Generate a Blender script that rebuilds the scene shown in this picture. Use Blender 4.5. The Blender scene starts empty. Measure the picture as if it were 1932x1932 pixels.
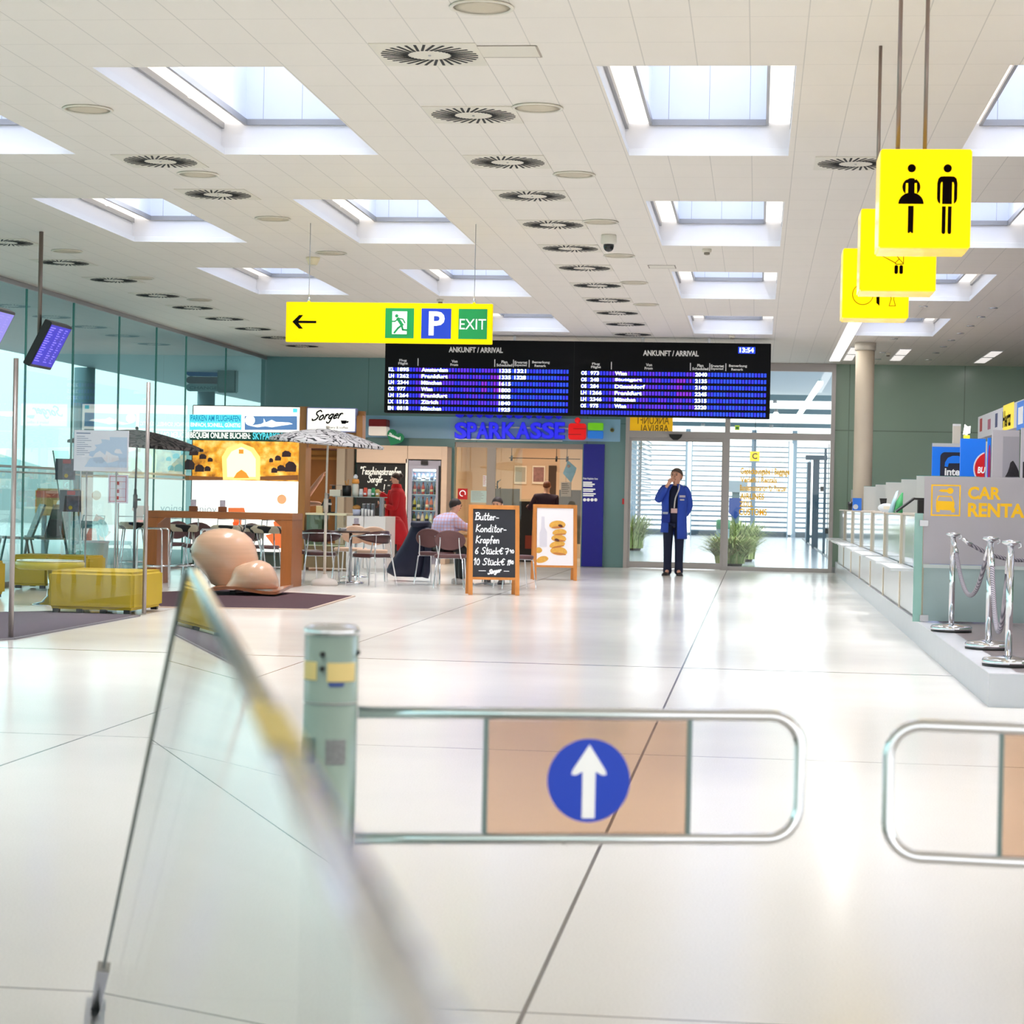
import bpy, bmesh, math, random
from mathutils import Vector, Matrix
random.seed(7)
PI = math.pi
scene = bpy.context.scene
COL = scene.collection
# ------------------------------------------------------------------ camera model
F = 4025.0; CAMH = 1.16
_yd = Vector((462.0, 13.0, -F)).normalized()
_r = 0.021
_up = Vector((_r, 1.0, 0.0)); _up.z = -(_up.x*_yd.x + _up.y*_yd.y)/_yd.z; _up.normalize()
_xd = _yd.cross(_up)
RCW = Matrix((_xd, _yd, _up))                       # camera -> world
CAMLOC = Vector((0.0, 0.0, CAMH))
def ray(u, v): return RCW @ Vector((u-966.0, 966.0-v, -F))
def G(u, v, z=0.0):                                  # photo point lying on the level z
    d = ray(u, v); return CAMLOC + d*((z-CAMH)/d.z)
def U(u, v, y):                                      # photo point lying at depth y
    d = ray(u, v); return CAMLOC + d*(y/d.y)
def UX(u, v, x):
    d = ray(u, v); return CAMLOC + d*(x/d.x)
def S(px, y): return px*y/F                          # pixels -> metres at depth y

# ------------------------------------------------------------------ materials
def lin(c):
    c = c/255.0
    return c/12.92 if c <= 0.04045 else ((c+0.055)/1.055)**2.4
def rgb(r, g, b): return (lin(r), lin(g), lin(b), 1.0)
MATS = {}
def mat(name, c, rough=0.5, metal=0.0, emit=0.0, noise=0.0, nscale=8.0, bump=0.0, bscale=60.0, coat=0.0, spec=0.5, ecol=None, stretch=None):
    if name in MATS: return MATS[name]
    m = bpy.data.materials.new(name); m.use_nodes = True
    nt = m.node_tree; b = nt.nodes['Principled BSDF']
    col = rgb(*c)
    b.inputs['Base Color'].default_value = col
    b.inputs['Roughness'].default_value = rough
    b.inputs['Metallic'].default_value = metal
    b.inputs['Coat Weight'].default_value = coat
    b.inputs['Specular IOR Level'].default_value = spec
    tc = nt.nodes.new('ShaderNodeTexCoord')
    src = tc.outputs['Object']
    if stretch:
        mp = nt.nodes.new('ShaderNodeMapping'); mp.inputs['Scale'].default_value = stretch
        nt.links.new(src, mp.inputs['Vector']); src = mp.outputs['Vector']
    if noise > 0:
        n = nt.nodes.new('ShaderNodeTexNoise'); n.inputs['Scale'].default_value = nscale; n.inputs['Detail'].default_value = 4
        nt.links.new(src, n.inputs['Vector'])
        mx = nt.nodes.new('ShaderNodeMix'); mx.data_type = 'RGBA'
        mx.inputs[6].default_value = tuple(x*(1-noise) for x in col[:3])+(1,)
        mx.inputs[7].default_value = tuple(min(1, x*(1+noise)) for x in col[:3])+(1,)
        nt.links.new(n.outputs['Fac'], mx.inputs[0]); nt.links.new(mx.outputs[2], b.inputs['Base Color'])
    if bump > 0:
        n2 = nt.nodes.new('ShaderNodeTexNoise'); n2.inputs['Scale'].default_value = bscale
        nt.links.new(src, n2.inputs['Vector'])
        bp = nt.nodes.new('ShaderNodeBump'); bp.inputs['Strength'].default_value = bump; bp.inputs['Distance'].default_value = 0.01
        nt.links.new(n2.outputs['Fac'], bp.inputs['Height']); nt.links.new(bp.outputs['Normal'], b.inputs['Normal'])
    if emit > 0:
        b.inputs['Emission Color'].default_value = rgb(*(ecol or c)); b.inputs['Emission Strength'].default_value = emit/1.4
    MATS[name] = m; return m
def glass(name, tint, refl=1.0, rough=0.0, ior=1.5, diffuse=0.0, dcol=(220, 225, 225), least=0.0):
    """thin architectural pane: clear transmission plus Fresnel mirror, optional etched haze"""
    if name in MATS: return MATS[name]
    m = bpy.data.materials.new(name); m.use_nodes = True; nt = m.node_tree
    nt.nodes.remove(nt.nodes['Principled BSDF']); out = nt.nodes['Material Output']
    t = nt.nodes.new('ShaderNodeBsdfTransparent'); t.inputs['Color'].default_value = rgb(*tint)
    g = nt.nodes.new('ShaderNodeBsdfGlossy'); g.inputs['Roughness'].default_value = rough
    g.inputs['Color'].default_value = (refl, refl, refl, 1)
    fr = nt.nodes.new('ShaderNodeFresnel'); fr.inputs['IOR'].default_value = ior
    geo = nt.nodes.new('ShaderNodeNewGeometry')         # same reflectance from either side of the pane
    mm = nt.nodes.new('ShaderNodeMath'); mm.operation = 'MULTIPLY_ADD'
    mm.inputs[1].default_value = 1.0/ior - ior; mm.inputs[2].default_value = ior
    nt.links.new(geo.outputs['Backfacing'], mm.inputs[0]); nt.links.new(mm.outputs[0], fr.inputs['IOR'])
    last = t.outputs[0]
    if diffuse > 0:
        d = nt.nodes.new('ShaderNodeBsdfDiffuse'); d.inputs['Color'].default_value = rgb(*dcol)
        tl = nt.nodes.new('ShaderNodeBsdfTranslucent'); tl.inputs['Color'].default_value = rgb(*dcol)
        a = nt.nodes.new('ShaderNodeMixShader'); a.inputs[0].default_value = 0.25
        nt.links.new(d.outputs[0], a.inputs[1]); nt.links.new(tl.outputs[0], a.inputs[2])
        b = nt.nodes.new('ShaderNodeMixShader'); b.inputs[0].default_value = diffuse
        nt.links.new(last, b.inputs[1]); nt.links.new(a.outputs[0], b.inputs[2]); last = b.outputs[0]
    mx = nt.nodes.new('ShaderNodeMixShader')
    nt.links.new(node_math(nt, 'MAXIMUM', fr.outputs[0], least) if least else fr.outputs[0], mx.inputs[0]); nt.links.new(last, mx.inputs[1]); nt.links.new(g.outputs[0], mx.inputs[2])
    nt.links.new(mx.outputs[0], out.inputs['Surface'])
    MATS[name] = m; return m
def node_math(nt, op, a, b=None, c=None):
    n = nt.nodes.new('ShaderNodeMath'); n.operation = op
    for i, x in enumerate((a, b, c)):
        if x is None: continue
        if isinstance(x, (int, float)): n.inputs[i].default_value = x
        else: nt.links.new(x, n.inputs[i])
    return n.outputs[0]

# ------------------------------------------------------------------ mesh builder
class MB:
    def __init__(s, T=None): s.v = []; s.f = []; s.sm = []; s.mi = []; s.T = T; s.cur = 0; s.nb = -1
    def _p(s, p):
        p = Vector(p)
        s.v.append(tuple(s.T @ p) if s.T is not None else tuple(p)); return len(s.v)-1
    def face(s, idx, smooth=False): s.f.append(tuple(idx)); s.sm.append(smooth); s.mi.append(s.cur)
    def quad(s, a, b, c, d): s.face([s._p(a), s._p(b), s._p(c), s._p(d)])
    def poly(s, pts): s.face([s._p(p) for p in pts])
    def box(s, a, b):
        x0, y0, z0 = a; x1, y1, z1 = b
        if x0 > x1: x0, x1 = x1, x0
        if y0 > y1: y0, y1 = y1, y0
        if z0 > z1: z0, z1 = z1, z0
        s.nb += 1; e = 0.00016*(s.nb % 6)                # keeps overlapping bars of one part from sharing a plane
        x0 += e; y0 += e; z0 += e; x1 -= e; y1 -= e; z1 -= e
        i = [s._p(p) for p in ((x0,y0,z0),(x1,y0,z0),(x1,y1,z0),(x0,y1,z0),(x0,y0,z1),(x1,y0,z1),(x1,y1,z1),(x0,y1,z1))]
        for q in ((0,3,2,1),(4,5,6,7),(0,1,5,4),(1,2,6,5),(2,3,7,6),(3,0,4,7)): s.face([i[k] for k in q])
        return s
    def cbox(s, c, d): return s.box([c[k]-d[k]/2 for k in range(3)], [c[k]+d[k]/2 for k in range(3)])
    def beam(s, p0, p1, w, h, up=(0,0,1)):               # rectangular bar between two points
        p0 = Vector(p0); p1 = Vector(p1); d = (p1-p0).normalized(); up = Vector(up)
        a = d.cross(up)
        if a.length < 1e-5: a = d.cross(Vector((0,1,0)))
        a.normalize(); b = a.cross(d).normalized(); a *= w/2; b *= h/2
        i = [s._p(p) for p in (p0-a-b, p0+a-b, p0+a+b, p0-a+b, p1-a-b, p1+a-b, p1+a+b, p1-a+b)]
        for q in ((0,1,2,3),(7,6,5,4),(0,4,5,1),(1,5,6,2),(2,6,7,3),(3,7,4,0)): s.face([i[k] for k in q])
        return s
    def loft(s, rings, smooth=True, cap0=True, cap1=True, closed=False):
        n = len(rings[0]); ids = [[s._p(p) for p in r] for r in rings]
        m = len(rings)
        for k in range(m if closed else m-1):
            A = ids[k]; B = ids[(k+1) % m]
            for j in range(n): s.face((A[j], A[(j+1) % n], B[(j+1) % n], B[j]), smooth)
        if not closed:
            if cap0: s.face(ids[0][::-1], False)
            if cap1: s.face(ids[-1], False)
        return s
    def sheet(s, rows, smooth=True):                      # open grid surface
        ids = [[s._p(p) for p in r] for r in rows]
        for k in range(len(ids)-1):
            for j in range(len(ids[0])-1): s.face((ids[k][j], ids[k][j+1], ids[k+1][j+1], ids[k+1][j]), smooth)
        return s
    def tube(s, pts, r, n=8, closed=False, smooth=True):
        pts = [Vector(p) for p in pts]; m = len(pts)
        rr = r if isinstance(r, (list, tuple)) else [r]*m
        def tan(k):
            if closed: return (pts[(k+1) % m]-pts[k-1]).normalized()
            if k == 0: return (pts[1]-pts[0]).normalized()
            if k == m-1: return (pts[-1]-pts[-2]).normalized()
            return ((pts[k+1]-pts[k]).normalized()+(pts[k]-pts[k-1]).normalized()).normalized()
        t = tan(0); a = t.cross(Vector((0,0,1)))
        if a.length < 1e-3: a = t.cross(Vector((0,1,0)))
        a.normalize(); rings = []
        for k in range(m):
            t2 = tan(k); a = (a - t2*a.dot(t2)).normalized(); b = t2.cross(a)
            rings.append([pts[k]+(a*math.cos(2*PI*j/n)+b*math.sin(2*PI*j/n))*rr[k] for j in range(n)])
        return s.loft(rings, smooth, closed=closed)
    def cyl(s, p0, p1, r0, r1=None, n=16): return s.tube([p0, p1], [r0, r0 if r1 is None else r1], n)
    def lathe(s, prof, c=(0,0,0), n=24, smooth=True):
        rings = [[(c[0]+r*math.cos(2*PI*j/n), c[1]+r*math.sin(2*PI*j/n), c[2]+z) for j in range(n)] for r, z in prof]
        return s.loft(rings, smooth)
    def ball(s, c, r, nu=12, nv=8):
        if isinstance(r, (int, float)): r = (r, r, r)
        rings = []
        for k in range(nv+1):
            t = -PI/2+PI*k/nv; q = max(math.cos(t), 0.02)
            rings.append([(c[0]+r[0]*q*math.cos(2*PI*j/nu), c[1]+r[1]*q*math.sin(2*PI*j/nu), c[2]+r[2]*math.sin(t)) for j in range(nu)])
        return s.loft(rings)
    def prism(s, poly, y0, y1):                           # outline in x,z extruded along y
        n = len(poly)
        a = [s._p((p[0], y0, p[1])) for p in poly]; b = [s._p((p[0], y1, p[1])) for p in poly]
        s.face(a); s.face(b[::-1])
        for j in range(n): s.face((a[j], b[j], b[(j+1) % n], a[(j+1) % n]))
        return s
    def slab(s, poly, z0, z1):                            # outline in x,y extruded along z
        n = len(poly)
        a = [s._p((p[0], p[1], z0)) for p in poly]; b = [s._p((p[0], p[1], z1)) for p in poly]
        s.face(a[::-1]); s.face(b)
        for j in range(n): s.face((a[j], a[(j+1) % n], b[(j+1) % n], b[j]))
        return s
    def disc(s, cx, cz, r, y0, y1, n=28, rz=None):
        return s.prism([(cx+r*math.cos(2*PI*j/n), cz+(rz or r)*math.sin(2*PI*j/n)) for j in range(n)], y0, y1)
    def text(s, st, x0, x1, z0, z1, y, bold=0.0, shear=0.0, depth=0.0, mirror=False):
        """lettering fitted into a rectangle, facing -y"""
        V, Fc = glyphs(st, bold, shear)
        ax = min(p[0] for p in V); bx = max(p[0] for p in V); az = min(p[1] for p in V); bz = max(p[1] for p in V)
        def mp(p):
            t = (p[0]-ax)/(bx-ax)
            if mirror: t = 1-t
            return x0+t*(x1-x0), z0+(p[1]-az)/(bz-az)*(z1-z0)
        q = [mp(p) for p in V]
        i = [s._p((x, y, z)) for x, z in q]
        for f in Fc: s.face([i[k] for k in (f[::-1] if mirror else f)])
        if depth:
            j = [s._p((x, y+depth, z)) for x, z in q]
            cnt = {}
            for f in Fc:
                s.face([j[k] for k in f[::-1]])
                for a, b in zip(f, f[1:]+f[:1]): cnt[(a, b)] = 1
            for (a, b) in cnt:
                if (b, a) not in cnt: s.face((i[a], j[a], j[b], i[b]))
        return s
    def build(s, name, m, parent=None, bevel=0.0, seg=2, loc=None, rotz=0.0):
        me = bpy.data.meshes.new(name)
        me.from_pydata(s.v, [], s.f)
        me.polygons.foreach_set('use_smooth', s.sm); me.polygons.foreach_set('material_index', s.mi)
        for x in (m if isinstance(m, (list, tuple)) else [m]): me.materials.append(x)
        bm = bmesh.new(); bm.from_mesh(me)
        bmesh.ops.recalc_face_normals(bm, faces=bm.faces)
        if bevel > 0:
            es = [e for e in bm.edges if len(e.link_faces) == 2 and e.calc_face_angle(0) > 0.6]
            bmesh.ops.bevel(bm, geom=es, offset=bevel, segments=seg, affect='EDGES', clamp_overlap=True)
        bm.to_mesh(me); bm.free(); me.update()
        o = bpy.data.objects.new(name, me); COL.objects.link(o)
        if parent is not None: o.parent = parent
        if loc is not None: o.location = loc
        o.rotation_euler[2] = rotz
        return o
_gc = {}
def glyphs(st, bold, shear):
    k = (st, bold, shear)
    if k not in _gc:
        c = bpy.data.curves.new('t', 'FONT'); c.body = st; c.offset = bold; c.shear = shear; c.resolution_u = 3
        o = bpy.data.objects.new('t', c); me = bpy.data.meshes.new_from_object(o)
        _gc[k] = ([tuple(v.co) for v in me.vertices], [list(p.vertices) for p in me.polygons])
        bpy.data.objects.remove(o); bpy.data.curves.remove(c); bpy.data.meshes.remove(me)
    return _gc[k]

def thing(name, label, cat, loc=(0,0,0), rotz=0.0, group=None):
    o = bpy.data.objects.new(name, None); COL.objects.link(o); o.empty_display_size = 0.1
    o.location = loc; o.rotation_euler = (0, 0, rotz); o['label'] = label; o['category'] = cat
    if group: o['group'] = group
    return o
def tag(o, label, cat, group=None):
    o['label'] = label; o['category'] = cat
    if group: o['group'] = group
    return o
def struct(o): o['kind'] = 'structure'; return o
def stuff(o): o['kind'] = 'stuff'; return o
def kids(o): return [c for c in bpy.data.objects if c.parent == o]
def dup(root, loc, rotz=0.0, label=None, group=None):
    """copy of a thing with copies of its parts and sub-parts"""
    r = root.copy(); COL.objects.link(r); r.location = loc; r.rotation_euler = (0, 0, rotz)
    if label: r['label'] = label
    if group: r['group'] = group
    for ch in kids(root):
        c = ch.copy(); COL.objects.link(c); c.parent = r
        for g in kids(ch):
            d = g.copy(); COL.objects.link(d); d.parent = c
    return r
def arc(cx, cy, r, a0, a1, n): return [(cx+r*math.cos(a0+(a1-a0)*k/n), cy+r*math.sin(a0+(a1-a0)*k/n)) for k in range(n+1)]
def rrect(x0, x1, z0, z1, r, n=5):
    return arc(x1-r, z0+r, r, -PI/2, 0, n)+arc(x1-r, z1-r, r, 0, PI/2, n)+arc(x0+r, z1-r, r, PI/2, PI, n)+arc(x0+r, z0+r, r, PI, 1.5*PI, n)
def spline(pts, n=6):
    """Catmull-Rom through points"""
    pts = [Vector(p) for p in pts]; P = [pts[0]*2-pts[1]]+pts+[pts[-1]*2-pts[-2]]; out = []
    for k in range(1, len(P)-2):
        a, b, c, d = P[k-1], P[k], P[k+1], P[k+2]
        for j in range(n):
            t = j/n
            out.append(0.5*((2*b)+(c-a)*t+(2*a-5*b+4*c-d)*t*t+(3*b-a-3*c+d)*t**3))
    out.append(pts[-1]); return out

# ------------------------------------------------------------------ camera
cd = bpy.data.cameras.new('camera'); cam = bpy.data.objects.new('camera', cd); COL.objects.link(cam)
cam.matrix_world = Matrix.Translation(CAMLOC) @ RCW.to_4x4()
cd.sensor_fit = 'HORIZONTAL'; cd.sensor_width = 36.0; cd.lens = F/1932*36.0
cd.clip_start = 0.05; cd.clip_end = 400
cd.dof.use_dof = True; cd.dof.focus_distance = 17.0; cd.dof.aperture_fstop = 8.0; cd.dof.aperture_blades = 0
scene.camera = cam
scene.view_settings.view_transform = 'Standard'; scene.view_settings.look = 'None'
scene.view_settings.gamma = 1.0; scene.view_settings.use_curve_mapping = False
scene.view_settings.exposure = 0.0
scene.cycles.use_denoising = True
scene.cycles.max_bounces = 10; scene.cycles.transparent_max_bounces = 16
scene.cycles.sample_clamp_indirect = 6.0; scene.cycles.caustics_reflective = False; scene.cycles.caustics_refractive = False
# ------------------------------------------------------------------ chalk hand: single stroke letters
HAND = {
'B': (.6, [[(.1,0),(.16,1)], [(.0,.95),(.35,1.02),(.55,.8),(.2,.55)], [(.2,.55),(.55,.45),(.5,.08),(.02,.02)]]),
'K': (.6, [[(.08,0),(.16,1)], [(.58,.95),(.14,.5),(.6,0)]]), 'S': (.6, [[(.6,.85),(.4,1),(.15,.85),(.22,.6),(.48,.4),(.4,.08),(.1,0),(.0,.15)]]),
'F': (.55, [[(.14,0),(.18,.95)], [(.0,.92),(.3,1.02),(.6,.98)], [(.1,.5),(.45,.52)]]), 'u': (.45, [[(.05,.5),(.05,.12),(.2,0),(.36,.15),(.38,.5)], [(.38,.2),(.46,0)]]),
'ü': (.45, [[(.05,.5),(.05,.12),(.2,0),(.36,.15),(.38,.5)], [(.38,.2),(.46,0)], [(.12,.68),(.13,.72)], [(.32,.68),(.33,.72)]]),
't': (.32, [[(.18,.95),(.12,.15),(.22,0),(.32,.08)], [(.0,.6),(.34,.62)]]), 'e': (.38, [[(.03,.24),(.34,.34),(.2,.52),(.04,.3),(.1,.02),(.36,.1)]]),
'r': (.34, [[(.05,.5),(.08,0)], [(.07,.3),(.18,.5),(.32,.46)]]), '-': (.4, [[(.05,.3),(.36,.3)]]), 'o': (.42, [[(.22,.5),(.04,.34),(.08,.04),(.28,.02),(.38,.28),(.22,.5)]]),
'n': (.44, [[(.05,.5),(.06,0)], [(.06,.3),(.22,.5),(.36,.36),(.38,0)]]), 'd': (.45, [[(.36,.4),(.18,.5),(.03,.22),(.16,0),(.35,.15)], [(.38,1),(.36,.1),(.44,0)]]),
'i': (.22, [[(.08,.5),(.08,.08),(.18,0)], [(.09,.7),(.1,.73)]]), 'a': (.44, [[(.35,.42),(.18,.5),(.03,.22),(.14,0),(.34,.2)], [(.36,.5),(.36,.08),(.44,0)]]),
'p': (.44, [[(.06,.5),(.06,-.42)], [(.06,.32),(.22,.52),(.38,.3),(.24,0),(.07,.1)]]), 'f': (.36, [[(.36,.9),(.22,1),(.14,.7),(.12,-.1)], [(.0,.45),(.32,.46)]]),
'm': (.6, [[(.05,.5),(.06,0)], [(.06,.32),(.16,.5),(.26,.36),(.28,0)], [(.28,.32),(.4,.5),(.5,.36),(.52,0)]]),
'c': (.38, [[(.34,.42),(.18,.5),(.04,.25),(.14,.0),(.35,.08)]]), 'k': (.44, [[(.06,1),(.07,0)], [(.38,.5),(.1,.22),(.42,0)]]), 's': (.36, [[(.32,.44),(.16,.5),(.08,.36),(.28,.2),(.2,.0),(.02,.06)]]),
'h': (.44, [[(.06,1),(.06,0)], [(.06,.3),(.22,.5),(.36,.34),(.38,0)]]), 'g': (.44, [[(.35,.42),(.18,.5),(.03,.25),(.16,.03),(.35,.2)], [(.37,.5),(.35,-.3),(.18,-.42),(.04,-.28)]]),
'ä': (.44, [[(.35,.42),(.18,.5),(.03,.22),(.14,0),(.34,.2)], [(.36,.5),(.36,.08),(.44,0)]]),
'!': (.2, [[(.1,.95),(.09,.3)], [(.09,.04),(.1,.0)]]), '"': (.3, [[(.08,1),(.06,.78)], [(.22,1),(.2,.78)]]), ' ': (.3, []),
'€': (.6, [[(.58,.85),(.35,.95),(.14,.5),(.3,.05),(.56,.12)], [(.0,.58),(.42,.6)], [(.0,.42),(.38,.43)]]), '0': (.5, [[(.25,.95),(.05,.6),(.1,.1),(.32,.02),(.44,.5),(.25,.95)]]),
'1': (.3, [[(.02,.7),(.2,.98),(.18,0)]]), '6': (.48, [[(.4,.95),(.14,.6),(.06,.2),(.24,0),(.42,.2),(.28,.45),(.08,.3)]]), '7': (.48, [[(.02,.92),(.46,.95),(.18,0)], [(.12,.45),(.42,.48)]]), '9': (.46, [[(.38,.7),(.2,.95),(.06,.7),(.2,.5),(.38,.7),(.34,0)]]),
}
def hand(mb, s, x0, x1, z0, zh, y, wd, slant=0.0, rise=0.0):
    """chalk writing from x0 to x1 on baseline z0 with capital height zh"""
    tot = sum(HAND[c][0]+.08 for c in s); k = (x1-x0)/tot; x = 0.0; n = 0
    for c in s:
        for st in HAND[c][1]:
            pts = [(p.x, p.y) for p in spline([(a, b, 0) for a, b in st], 4)]
            q = [(x0+(x+a)*k+slant*b*zh, z0+b*zh+rise*(x+a)/tot) for a, b in pts]
            for p, r in zip(q[:-1], q[1:]):
                d = Vector((r[0]-p[0], r[1]-p[1]))
                if d.length < 1e-6: continue
                nn = Vector((-d.y, d.x)).normalized()*wd/2; e = d.normalized()*wd*.35
                n += 1
                mb.poly([(p[0]-e.x+nn.x, y-.00001*(n % 9), p[1]-e.y+nn.y), (p[0]-e.x-nn.x, y-.00001*(n % 9), p[1]-e.y-nn.y), (r[0]+e.x-nn.x, y-.00001*(n % 9), r[1]+e.y-nn.y), (r[0]+e.x+nn.x, y-.00001*(n % 9), r[1]+e.y+nn.y)])
        x += HAND[c][0]+.08
SKYP = 30.0; WORLDP = 2.0
scene.view_settings.exposure = 0.49
# ------------------------------------------------------------------ surface materials with joints
CEIL = 3.66; BACK = 37.8; GLX = -8.87
def line_mask(nt, coord, spacing, offset, w):
    a = node_math(nt, 'SUBTRACT', coord, offset); b = node_math(nt, 'DIVIDE', a, spacing)
    f = node_math(nt, 'FRACT', b); c = node_math(nt, 'SUBTRACT', f, 0.5); d = node_math(nt, 'ABSOLUTE', c)
    e = node_math(nt, 'SUBTRACT', 0.5, d); return node_math(nt, 'LESS_THAN', e, w/spacing/2)
def at_mask(nt, coord, pos, w):
    return node_math(nt, 'LESS_THAN', node_math(nt, 'ABSOLUTE', node_math(nt, 'SUBTRACT', coord, pos)), w/2)
def jointed(name, base, joint, rough, masks, noise=0.05, nscale=3.0, speck=0.0, coat=0.0, spec=0.5, rough_var=0.0):
    m = bpy.data.materials.new(name); m.use_nodes = True; nt = m.node_tree; b = nt.nodes['Principled BSDF']
    tc = nt.nodes.new('ShaderNodeTexCoord'); sp = nt.nodes.new('ShaderNodeSeparateXYZ'); nt.links.new(tc.outputs['Object'], sp.inputs[0])
    n = nt.nodes.new('ShaderNodeTexNoise'); n.inputs['Scale'].default_value = nscale; n.inputs['Detail'].default_value = 5
    nt.links.new(tc.outputs['Object'], n.inputs['Vector'])
    col = rgb(*base)
    mx = nt.nodes.new('ShaderNodeMix'); mx.data_type = 'RGBA'
    mx.inputs[6].default_value = tuple(x*(1-noise) for x in col[:3])+(1,); mx.inputs[7].default_value = tuple(x*(1+noise) for x in col[:3])+(1,)
    nt.links.new(n.outputs['Fac'], mx.inputs[0]); c = mx.outputs[2]
    if speck:
        v = nt.nodes.new('ShaderNodeTexNoise'); v.inputs['Scale'].default_value = 160.0; v.inputs['Detail'].default_value = 2
        nt.links.new(tc.outputs['Object'], v.inputs['Vector'])
        m1 = nt.nodes.new('ShaderNodeMix'); m1.data_type = 'RGBA'; m1.blend_type = 'MULTIPLY'
        rp = nt.nodes.new('ShaderNodeValToRGB'); rp.color_ramp.elements[0].position = 0.3; rp.color_ramp.elements[1].position = 0.6
        rp.color_ramp.elements[0].color = (1-speck, 1-speck*1.02, 1-speck*1.05, 1); rp.color_ramp.elements[1].color = (1, 1, 1, 1)
        nt.links.new(v.outputs['Fac'], rp.inputs[0]); nt.links.new(c, m1.inputs[6]); nt.links.new(rp.outputs[0], m1.inputs[7]); m1.inputs[0].default_value = 1
        c = m1.outputs[2]
    tot = None
    for f in masks:
        k = f(nt, sp.outputs[0], sp.outputs[1], sp.outputs[2]); tot = k if tot is None else node_math(nt, 'MAXIMUM', tot, k)
    if tot is not None:
        m2 = nt.nodes.new('ShaderNodeMix'); m2.data_type = 'RGBA'; nt.links.new(tot, m2.inputs[0]); nt.links.new(c, m2.inputs[6])
        m2.inputs[7].default_value = rgb(*joint); c = m2.outputs[2]
    nt.links.new(c, b.inputs['Base Color'])
    b.inputs['Roughness'].default_value = rough; b.inputs['Coat Weight'].default_value = coat; b.inputs['Specular IOR Level'].default_value = spec
    if rough_var:
        mr = node_math(nt, 'MULTIPLY_ADD', n.outputs['Fac'], rough_var, rough-rough_var/2); nt.links.new(mr, b.inputs['Roughness'])
    return m
M_FLOOR = jointed('terrazzo', (242, 238, 233), (84, 76, 74), 0.17, [
    lambda nt, x, y, z: at_mask(nt, x, -0.5, 0.012), lambda nt, x, y, z: at_mask(nt, x, -3.13, 0.010),
    lambda nt, x, y, z: at_mask(nt, x, -5.77, 0.010),
    lambda nt, x, y, z: node_math(nt, 'MULTIPLY', node_math(nt, 'LESS_THAN', y, 14.0), line_mask(nt, y, 5.03, 4.8, 0.010)),
    lambda nt, x, y, z: at_mask(nt, y, 15.1, 0.04), lambda nt, x, y, z: at_mask(nt, y, 25.5, 0.012)],
    noise=0.025, nscale=0.9, speck=0.10, rough_var=0.07, spec=0.6)
M_CEIL = jointed('ceiling_panel', (236, 229, 220), (206, 200, 192), 0.55, [
    lambda nt, x, y, z: line_mask(nt, x, 0.3, -0.99, 0.006), lambda nt, x, y, z: line_mask(nt, y, 0.6, 12.2, 0.005)], noise=0.03, nscale=1.3)
M_WHITE = mat('white_paint', (238, 239, 243), 0.55)
M_WELL = mat('well_white', (236, 236, 240), 0.5)
M_SHAFT = jointed('shaft_white', (226, 232, 246), (150, 155, 175), 0.4, [lambda nt, x, y, z: line_mask(nt, x, 0.29, 0.0, 0.004)], noise=0.01)
M_GREYBAR = mat('grey_aluminium', (150, 150, 152), 0.4, 0.3)
M_GREEN = jointed('sea_green_glass_cladding', (140, 166, 146), (106, 126, 110), 0.22, [
    lambda nt, x, y, z: line_mask(nt, x, 1.98, 3.55, 0.014), lambda nt, x, y, z: at_mask(nt, z, 2.5, 0.016)], noise=0.03, nscale=1.0, spec=0.6)
M_GREEN_L = jointed('grey_green_glass_cladding', (98, 140, 142), (78, 112, 116), 0.22, [
    lambda nt, x, y, z: line_mask(nt, x, 1.98, -6.98, 0.014), lambda nt, x, y, z: at_mask(nt, z, 2.55, 0.012)], noise=0.03, nscale=1.0, spec=0.6)
M_CHROME = mat('chrome', (225, 226, 230), 0.09, 1.0)
M_STEEL = mat('brushed_steel', (176, 176, 178), 0.28, 1.0)
M_BLACK = mat('black_plastic', (14, 14, 16), 0.4)
M_DARK = mat('dark_slot', (10, 10, 11), 0.8)
M_GLASS = glass('clear_glass', (236, 246, 243))
M_GLASSG = glass('green_tinted_glass', (176, 220, 216), ior=2.3)
M_EDGE = mat('glass_edge', (72, 140, 132), 0.2)

# ------------------------------------------------------------------ floor, ceiling
mb = MB(); mb.box((-8.95, -12, -0.15), (9.0, 38.05, 0.0)); floor = struct(mb.build('floor', M_FLOOR))
SKX = [(-11.0, -9.87), (-6.23, -5.08), (-3.95, -2.80), (-0.97, 0.17), (1.36, 2.48), (4.36, 5.5)]
SKX = SKX[1:5] + [(4.30, 5.45), (6.7, 7.85)]  # outermost column is unseen, added to brighten the rental platform
SKY = [(12.23, 15.38), (17.7, 20.75), (23.08, 26.08), (28.47, 31.45)]
SKY0 = [(6.8, 9.9)] + SKY
holes = [(a, b, c, d) for a, b in SKX for c, d in SKY0]
mb = MB()
xs = sorted({-8.95, 9.0} | {v for a, b in SKX for v in (a, b)}); ys = sorted({-8.0, 38.0} | {v for a, b in SKY0 for v in (a, b)})
for i in range(len(xs)-1):
    for j in range(len(ys)-1):
        cx = (xs[i]+xs[i+1])/2; cy = (ys[j]+ys[j+1])/2
        if any(h[0] < cx < h[1] and h[2] < cy < h[3] for h in holes): continue
        mb.quad((xs[i], ys[j], CEIL), (xs[i], ys[j+1], CEIL), (xs[i+1], ys[j+1], CEIL), (xs[i+1], ys[j], CEIL))
ceiling = struct(mb.build('ceiling', M_CEIL))
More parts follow.
